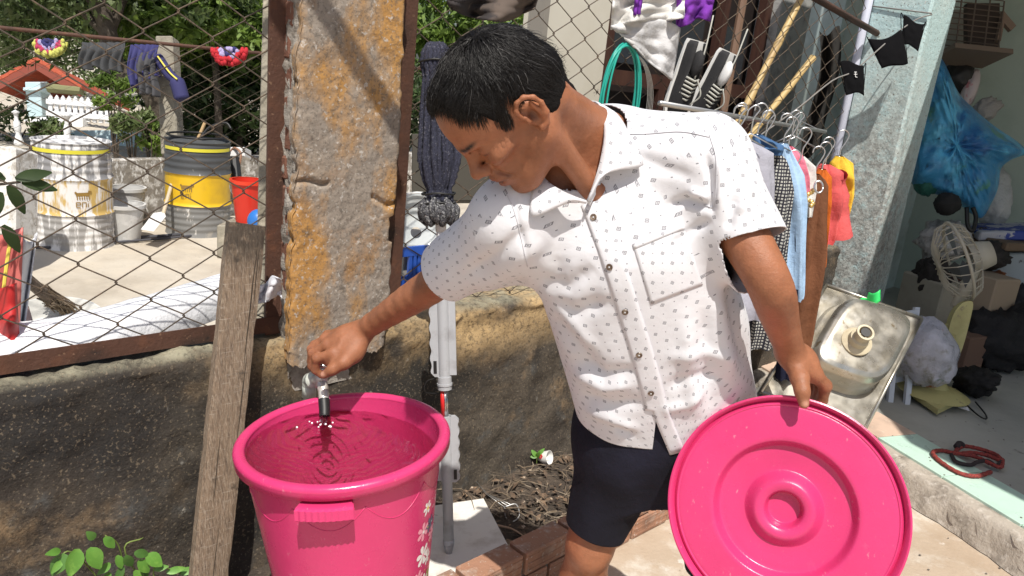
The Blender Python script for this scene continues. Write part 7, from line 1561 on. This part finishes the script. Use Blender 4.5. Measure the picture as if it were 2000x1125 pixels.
# ---- washing on hangers
rodA, rodB = at(1425, 225, 2.55), at(1570, 250, 3.15); rd = (rodB - rodA).normalized()
mb = MB(); mb.tube([rodA - rd * .5, rodB + rd * .3], .008, 8); o = mb.build('clothes_rod', M_steelw, None, smooth=True); tag(o, 'steel rod carrying the hangers beside the mesh', 'rod'); rod_o = o
for e_ in (rodB + rd * .25,): mb = MB(); mb.tube([e_, W(s_of(e_), fo + .003, e_.z + .06)], .0022, 5); mb.build('tie_wire', M_steelw, rod_o)
M_hang = mat('hanger_wire', (.6, .6, .6), .3, metal=.9)
def garment(px, py, t_, wpx, prof, m, lab, nm='shirt_on_hanger', cat='clothes', yaw=.0, th=.05, slev=None, hook=True, m2=None, seed=0, col=None):
    """hangs from the rod; prof: list of (y px down from the shoulder, half width px, sideways shift px)"""
    g_ = thing(nm, lab, cat, at(px, py, t_), 'clothes on hangers'); k = t_ / FPX; x = (RC * math.cos(yaw) + FW * math.sin(yaw)).normalized(); z = x.cross(UPV).normalized()
    top = at(px, py, t_); mb = MB(); ys = [q[0] for q in prof]; n = 30; rows = 36
    def f(u, v):
        Y = ys[0] + (ys[-1] - ys[0]) * v; hw = np.interp(Y, ys, [q[1] for q in prof]) * k; sh = (np.interp(Y, ys, [q[2] for q in prof]) + .19 * Y) * k; a = 2 * math.pi * u; tt = th * (.55 + .45 * min(1, v * 3)) * (1 + .45 * math.sin(a * 5 + seed + v * 2) * min(1, v * 2.5) + .2 * math.sin(a * 11 + seed * 2)) + .014 * n3((u * 6, v * 5, seed), 1)
        return top + x * (sh + hw * math.cos(a) * (1 + .04 * math.sin(v * 9 + seed))) + z * (tt * math.sin(a)) - UPV * (Y * k) 
    mb.grid(f, n, rows); mb.build('cloth', m, g_, smooth=True)
    if slev:
        for (ax_, ay, bx, by, r0_, r1_) in slev:
            mb = MB(); a = top + x * (ax_ + .19 * ay) * k - UPV * ay * k; b = top + x * (bx + .19 * by) * k - UPV * by * k; P_ = [a.lerp(b, q / 8) + z * .012 * math.sin(q * 1.7 + seed) for q in range(9)]; mb.tube(P_, [(r0_ + (r1_ - r0_) * q / 8) * k * (1 + .12 * math.sin(q * 2.3 + seed)) for q in range(9)], 12, cap=False); o = mb.build('sleeve', m2 or m, g_, smooth=True)
    if hook:
        hk = [top + UPV * .0, top + UPV * .03, top + UPV * .055 + x * .012, top + UPV * .085 + x * .02, top + UPV * .105 + x * .002, top + UPV * .10 - x * .022, top + UPV * .08 - x * .026]; mb = MB(); mb.tube(catmull(hk, 5), .0028, 6)
        mb.tube([top + x * prof[1][1] * k * .8 - UPV * .06, top, top - x * prof[1][1] * k * .8 - UPV * .06], .0028, 6); mb.build('hanger', M_hang, g_, smooth=True)
    return g_
def cloth(nm, col, **kw): return mat(nm, col, .9, spec=.2, layers=[((col[0] * .8, col[1] * .8, col[2] * .82), 9, .5, .7)], bump=[(18, .008), (500, .0006)], **kw)
def plaid(nm):
    m = cloth(nm, (.42, .42, .40)); nt = m.node_tree; N = nt.nodes; L = nt.links; tc = N.new('ShaderNodeTexCoord'); b = N['Principled BSDF']; outs = []
    for ax in (1, 2):
        wv = N.new('ShaderNodeTexWave'); wv.bands_direction = 'YZ'[ax - 1] if ax == 2 else 'X'; wv.inputs['Scale'].default_value = 26; wv.inputs['Distortion'].default_value = .4; L.new(tc.outputs['Object'], wv.inputs[0]); mr = N.new('ShaderNodeMapRange'); mr.inputs[1].default_value = .55; mr.inputs[2].default_value = .62; L.new(wv.outputs['Fac'], mr.inputs[0]); outs.append(mr.outputs[0])
    ad = N.new('ShaderNodeMath'); ad.operation = 'MAXIMUM'; L.new(outs[0], ad.inputs[0]); L.new(outs[1], ad.inputs[1]); mx = N.new('ShaderNodeMix'); mx.data_type = 'RGBA'; L.new(ad.outputs[0], mx.inputs[0]); mx.inputs[6].default_value = (.45, .45, .42, 1); mx.inputs[7].default_value = (.03, .03, .04, 1); L.new(mx.outputs[2], b.inputs['Base Color']); return m
C_lav = cloth('lavender_cotton', (.36, .36, .42)); C_sky = cloth('sky_cotton', (.36, .52, .72)); C_brown = cloth('brown_cloth', (.17, .070, .035)); C_coral = cloth('coral_cotton', (.62, .11, .11)); C_yel = cloth('yellow_cotton', (.72, .46, .05)); C_navy = cloth('navy_cotton', (.012, .014, .035)); C_pinkc = cloth('pink_cotton', (.7, .2, .28)); C_wht = cloth('white_cotton', (.68, .67, .64)); C_blue = cloth('denim_blue', (.06, .13, .26)); C_or = cloth('orange_cotton', (.55, .13, .02))
garment(1640, 305, 3.12, 20, [(0, 6, 0), (14, 22, 4), (60, 22, 8), (120, 14, 0)], C_yel, 'yellow top at the far right of the rail', seed=1)
garment(1612, 320, 3.05, 20, [(0, 6, 0), (16, 30, 6), (60, 32, 6), (150, 18, 0), (158, 12, 0)], C_coral, 'coral T shirt second from the right end', seed=2, slev=[(24, 20, 30, 140, 16, 24)])
garment(1606, 330, 3.00, 14, [(0, 6, 0), (16, 18, 0), (120, 16, -2), (190, 10, -6)], C_or, 'orange top between the coral shirt and brown trousers', seed=12)
garment(1592, 340, 2.92, 20, [(0, 8, 0), (18, 20, 6), (160, 32, -6), (330, 34, -30), (420, 30, -44)], C_brown, 'long brown trousers on a hanger', 'trousers_on_hanger', seed=3, th=.04)
garment(1566, 305, 2.86, 16, [(0, 5, 0), (20, 22, 6), (70, 20, 10), (120, 8, 12)], C_wht, 'white knotted straps hanging before the trousers', seed=4, th=.02)
garment(1540, 285, 2.82, 16, [(0, 6, 0), (16, 22, 4), (60, 30, 12), (90, 26, 16)], C_pinkc, 'pink top half hidden between blue and white clothes', seed=5, th=.03)
garment(1545, 350, 2.78, 20, [(0, 4, 0), (14, 14, 0), (180, 12, 6), (420, 18, -10)], C_navy, 'navy garment hanging behind the pale blue shirt', seed=13, th=.03)
garment(1530, 280, 2.74, 20, [(0, 8, 0), (60, 26, 14), (120, 26, 22), (310, 22, 22), (318, 20, 22)], C_sky, 'pale sky blue shirt on a hanger', seed=6, th=.035)
garment(1494, 275, 2.70, 20, [(0, 8, 0), (40, 34, 10), (100, 36, 22), (280, 30, 12), (430, 34, -16)], plaid('black_white_plaid'), 'black and white checked shirt on a hanger', seed=7, th=.035)
garment(1480, 262, 2.66, 20, [(0, 6, 0), (22, 34, 16), (40, 30, 20)], C_blue, 'denim blue collar peeking between lavender and checked shirts', seed=8, th=.03)
garment(1440, 268, 2.60, 40, [(0, 10, 0), (30, 62, 10), (90, 66, 10), (300, 62, 0), (372, 60, 0)], C_lav, 'lavender grey T shirt nearest the man\'s sleeve', seed=9, th=.06)
for q, (px, py, t_) in enumerate([(1446, 228, 2.52), (1472, 232, 2.58), (1500, 240, 2.7), (1552, 238, 3.0), (1560, 242, 3.05)]):
    p = at(px, py, t_); mb = MB(); mb.tube(catmull([p - UPV * .05, p, p + UPV * .03 + RC * .016, p + UPV * .045, p + UPV * .03 - RC * .022, p + UPV * .008 - RC * .024], 5), .0028, 6); mb.tube([p - UPV * .05 + RC * .1 - UPV * .05, p - UPV * .05, p - UPV * .05 - RC * .1 - UPV * .05], .0026, 6); o = mb.build('wire_hanger', M_hang, None, smooth=True); tag(o, ['bare wire hanger at the left end of the rail', 'bare wire hanger second from the left on the rail', 'bare wire hanger in the middle of the rail', 'bare wire hanger second from the right on the rail', 'bare wire hanger at the right end of the rail'][q], 'hanger', 'bare wire hangers')
# gold trinket and white hair band hanging on the trousers
gp = at(1580, 388, 2.82); mb = MB()
for q in range(9): a = q * .9; mb.sphere(gp + RC * .014 * math.cos(a) - UC * .007 * q + UC * .03, .010, .008, .009, 8, 6)
o = mb.build('gold_trinket', mat('gold', (.75, .52, .2), .3, metal=.7), None, smooth=True); tag(o, 'gold trinket dangling before the brown trousers', 'trinket')
mb = MB(); c = at(1599, 365, 2.8); mb.tube([c + RC * .016 * math.cos(a) + UC * .022 * math.sin(a) for a in np.linspace(0, 6.283, 17)], .004, 6); o = mb.build('metal_ring', M_hang, None, smooth=True); tag(o, 'small steel ring beside the gold trinket', 'ring')
# string with face masks
s_pts = [at(1470, 275, 3.05), at(1560, 210, 3.3), at(1625, 158, 3.42), at(1665, 140, 3.48), at(1712, 100, 3.55), at(1755, 62, 3.6), at(1790, 38, 3.66), W(cs_ - .01, co_ + .012, at(1830, 38, 3.86).z)]
mb = MB(); mb.tube(catmull(s_pts, 4), .0035, 6); mb.tube([W(cs_ - .005, co_ - CWd - .02, at(1690, 12, 3.95).z), W(cs_ - .012, co_ + .01, at(1830, 36, 3.86).z)], .0035, 6); o = mb.build('washing_line', mat('grey_string', (.2, .19, .18), .8), None, smooth=True); tag(o, 'thin washing line tied to the turquoise column', 'line')
M_mask = mat('black_mask', (.006, .006, .007), 1.0, spec=.1, bump=[(300, .001)])
def mask(px, py, t_, w_, h_, rot, lab):
    g_ = thing('face_mask', lab, 'mask', at(px, py, t_), 'face masks on the washing line'); k = t_ / FPX
    mb = MB()
    def f(u, v):
        x = (u - .5) * w_ * (1 - .22 * v); y = (.5 - v) * h_ * (.92 + .10 * math.sin(u * 5 + px)) + 5 * math.sin(u * 3 + px); x, y = x * math.cos(rot) - y * math.sin(rot), x * math.sin(rot) + y * math.cos(rot); return at(px, py, t_) + RC * x * k + UC * y * k - FW * (.014 * math.cos((u - .5) * 2.6) * math.cos((v - .5) * 2) + .006 * n3((u * 4, v * 4, px), 1))
    mb.grid(f, 16, 14); o = mb.build('cloth', M_mask, g_, smooth=True); md = o.modifiers.new('t', 'SOLIDIFY'); md.thickness = .004
    mb = MB()
    c0_ = f(0, .1); c1_ = f(1, .1); mb.tube(catmull([c0_, c0_ + UC * .02 - RC * .012, f(0, .9)], 5), .002, 5); mb.build('ear_loop', M_mask, g_); mb = MB(); mb.tube(catmull([c1_, c1_ + UC * .02 + RC * .012, f(1, .9)], 5), .002, 5); mb.build('ear_loop', M_mask, g_); return g_, f
mask(1737, 98, 3.58, 66, 66, .30, 'middle black face mask on the washing line, the widest'); mask(1780, 66, 3.64, 42, 56, -.15, 'top right black face mask on the washing line')
g_, f = mask(1666, 156, 3.48, 44, 66, .10, 'lowest black face mask on the line with a small white mark')
mb = MB(); c = f(.55, .42) - FW * .006
for a_, b_ in (((-.008, .012), (.004, .012)), ((-.002, .012), (-.002, -.010)), ((-.009, .002), (.006, .002)), ((-.002, -.010), (.006, -.012))): mb.tube([c + RC * a_[0] + UC * a_[1], c + RC * b_[0] + UC * b_[1]], .0018, 5)
mb.build('white_print', M_whitepl, g_)
# bamboo poles
for k, (a, b, t_) in enumerate([((1562, 2), (1448, 225), -.10), ((1578, 125), (1478, 250), -.13)]):
    pa_, pb_ = on_wall(*a, t_), on_wall(*b, t_); d = pb_ - pa_; mb = MB(); pts = []; rad = []
    for q in range(25):
        f_ = q / 24; pts.append(pa_ + d * (-.1 + 1.9 * f_)); rad.append(.0155 + (.003 if q % 6 == 0 else 0))
    mb.tube(pts, rad, 10); o = mb.build('bamboo_pole', mat('bamboo', (.50, .36, .16), .5, layers=[((.36, .24, .11), 9, .5, .7)]) if k == 0 else bpy.data.materials['bamboo'], None, smooth=True); tag(o, ['longer upper bamboo pole leaning behind the mesh', 'lower bamboo pole leaning behind the mesh over the hangers'][k], 'pole')
# washing and things hung on the mesh behind the man
def hung(nm, lab, pts_px, off, m, cat='clothes', seed=0, amp=.02, th=.004, parent=None):
    top, bot = pts_px; A_ = catmull([V3(a, b, 0) for a, b in top], 6); B_ = catmull([V3(a, b, 0) for a, b in bot], 6); mb = MB()
    def smp(c, u): x = u * (len(c) - 1); i = min(int(x), len(c) - 2); return c[i].lerp(c[i + 1], x - i)
    def f(u, v): q = smp(A_, u).lerp(smp(B_, u), v); return on_wall(q.x, q.y, off + amp * math.sin(u * 11 + v * 3 + seed) * (.4 + .6 * v) + amp * .8 * n3((u * 5, v * 5, seed), 1))
    mb.grid(f, 30, 24); o = mb.build(nm, m, parent, smooth=True); md = o.modifiers.new('t', 'SOLIDIFY'); md.thickness = th
    if parent is None: tag(o, lab, cat)
    return o
ws_ = thing('football_shirt', 'white shirt with purple sleeves slung over the top of the mesh', 'clothes', on_wall(1290, 20, .03))
hung('body', '', ([(1198, -30), (1260, -30), (1340, -30)], [(1192, 58), (1240, 42), (1290, 42), (1335, 36)]), .035, C_wht, parent=ws_, seed=1, amp=.025)
hung('sleeve', '', ([(1322, -30), (1360, -30), (1400, -30)], [(1320, 56), (1345, 48), (1362, 36), (1385, 42)]), .045, cloth('purple_cotton', (.17, .035, .32)), parent=ws_, seed=2, amp=.02)
hung('stripe', '', ([(1242, -30), (1256, -30)], [(1238, 30), (1250, 28)]), .06, bpy.data.materials['purple_cotton'], parent=ws_, seed=3, amp=.008)
hung('vest', 'off white singlet hanging under the purple sleeved shirt', ([(1192, 52), (1240, 38), (1300, 40), (1328, 55)], [(1232, 85), (1262, 118), (1290, 140), (1312, 158)]), .03, mat('dingy_white', (.55, .55, .56), .9, layers=[((.42, .40, .36), 6, .5, .7)], bump=[(14, .012)]), seed=4, amp=.018)
hung('cap_cloth', 'grey brown cap and cloths bundled on top of the mesh above the head', ([(862, -30), (930, -30), (1000, -30), (1060, -30)], [(880, 18), (925, 36), (985, 40), (1045, 18)]), .05, mat('brown_grey_cloth', (.10, .075, .06), .9, layers=[((.25, .2, .16), 5, .52, .6), ((.03, .025, .025), 4, .5, .58, dict(off=3))]), seed=5, amp=.04)
# hose coil
hc_ = on_wall(1207, 190, .03); cl = thing('hose_coil', 'coil of thin turquoise hose hung on the mesh behind the collar', 'hose', hc_); M_teal = mat('teal_hose', (.02, .34, .27), .35)
for q in range(9):
    mb = MB(); rx = .085 + .004 * (q % 4) - .003 * (q // 4); rz2 = .185 + .004 * (q % 3); mb.tube([hc_ + WD * (rx * math.cos(a) + .003 * (q % 3)) + V3(0, 0, rz2 * math.sin(a) - .02) + WN * (.006 * (q // 3) + .004 * math.sin(a * 2 + q)) for a in np.linspace(0, 2 * math.pi, 41)], .0036, 6, cap=False); mb.build('loop', M_teal, cl, smooth=True)
for q in range(5):
    mb = MB(); rx = .12 + .008 * q; mb.tube([hc_ + WD * (.035 + rx * math.cos(a)) + V3(0, 0, .175 * math.sin(a) - .03) + WN * .005 for a in np.linspace(-.6, 1.7, 21)], .0012, 5, cap=False); mb.build('steel_strand', M_steelw, cl, smooth=True)
# sneakers, hung by the laces, toes down
M_shoe = mat('black_canvas', (.018, .018, .02), .85, bump=[(200, .002)]); M_sole = mat('white_sole', (.72, .72, .70), .6); M_lace = mat('grey_lace', (.42, .42, .38), .9)
def sneaker(px, py, off, rot, lab, lining):
    sk = thing('sneaker', lab, 'shoe', on_wall(px, py, off), 'pair of sneakers hung on the mesh'); c = on_wall(px, py, off)
    out = -ray(px, py).normalized(); rt_ = out.cross(UPV).normalized() * -1; dn = (-UPV * math.cos(rot) + rt_ * math.sin(rot)).normalized(); dn = (dn - out * dn.dot(out)).normalized(); sd_ = (rt_ - dn * rt_.dot(dn)).normalized()     # toe direction, side, towards us
    secs = [(-.125, .030, .000, .050), (-.11, .036, -.002, .062), (-.06, .038, -.002, .066), (0, .040, .0, .060), (.05, .045, .002, .050), (.10, .046, .003, .040), (.13, .038, .002, .030), (.145, .018, .0, .016)]
    def ringp(s_, q, grow=0, lo=None):
        l, hw, sh, ht = s_; a = 2 * math.pi * q / 20; x = (hw + grow) * math.cos(a); z = math.sin(a); zz = (ht + grow) * max(0, z) + .012 * min(0, z)
        return c + dn * l + (sd_ * .5 + out * .86) * zz + (sd_ * .86 - out * .5) * (x + sh)
    mb = MB(); vs = [ringp(s_, q) for s_ in secs for q in range(20)]; fs = [(i * 20 + q, i * 20 + (q + 1) % 20, (i + 1) * 20 + (q + 1) % 20, (i + 1) * 20 + q) for i in range(len(secs) - 1) for q in range(20) if not (i < 3 and 3 <= q <= 6)]
    fs.append(tuple(range((len(secs) - 1) * 20, len(secs) * 20))); mb.add(vs, fs); o = mb.build('upper', M_shoe, sk, smooth=True); md = o.modifiers.new('t', 'SOLIDIFY'); md.thickness = .004
    mb = MB(); U_ = (sd_ * .5 + out * .86); S_ = (sd_ * .86 - out * .5); pl_ = [c + dn * s_[0] * 1.03 + S_ * (s_[1] + .006) - U_ * .012 for s_ in secs] + [c + dn * s_[0] * 1.03 - S_ * (s_[1] + .006) - U_ * .012 for s_ in secs[::-1]]; mb.prism(pl_, U_ * .015); mb.build('sole', M_sole, sk, angle=50)
    mb = MB(); mb.sphere(c - dn * .05 + U_ * .045, .05, .02, .03, 12, 8, Matrix((dn, S_, U_)).transposed()); mb.build('lining', lining, sk, smooth=True)
    for q in range(6):
        l = .0 + q * .014; mb = MB(); h_ = .064 - .0016 * q * q * .35 - .001 * q; mb.tube([c + dn * l + S_ * -.026 + U_ * (h_ - .018), c + dn * (l + .008) + U_ * (h_ + .004), c + dn * l + S_ * .026 + U_ * (h_ - .018)], .0042, 6); mb.build('lace', M_lace, sk, smooth=True)
    mb = MB(); mb.tube(catmull([c + U_ * .062, c - dn * .1 + U_ * .06 + WD * .01, c - dn * .22 + U_ * .02 + WD * .03], 6), .0028, 5); mb.tube(catmull([c + U_ * .065 + S_ * .01, c + dn * .05 + U_ * .075 + S_ * .035, c + dn * .09 + U_ * .05 + S_ * .02], 6), .003, 5); mb.build('lace_end', M_lace, sk, smooth=True)
sneaker(1340, 150, .035, -.15, 'left black canvas sneaker with white sole hung on the mesh', M_shoe); sneaker(1392, 165, .04, -.30, 'right black sneaker with white lining hung on the mesh', M_whitepl)

# a slanting pole overhead, out of the picture, whose shadow crosses the pillar
q0, q1 = on_wall(612, -15, .035) + SUN * 1.25, on_wall(778, 245, .035) + SUN * 1.25
mb = MB(); mb.tube([q0 - (q1 - q0) * 2.0, q1 + (q1 - q0) * .02], .021, 8); o = mb.build('overhead_pole', mat('pole_wood', (.3, .22, .14), .8), None, smooth=True); tag(o, 'slanting pole above the frame that shades the pillar', 'pole')
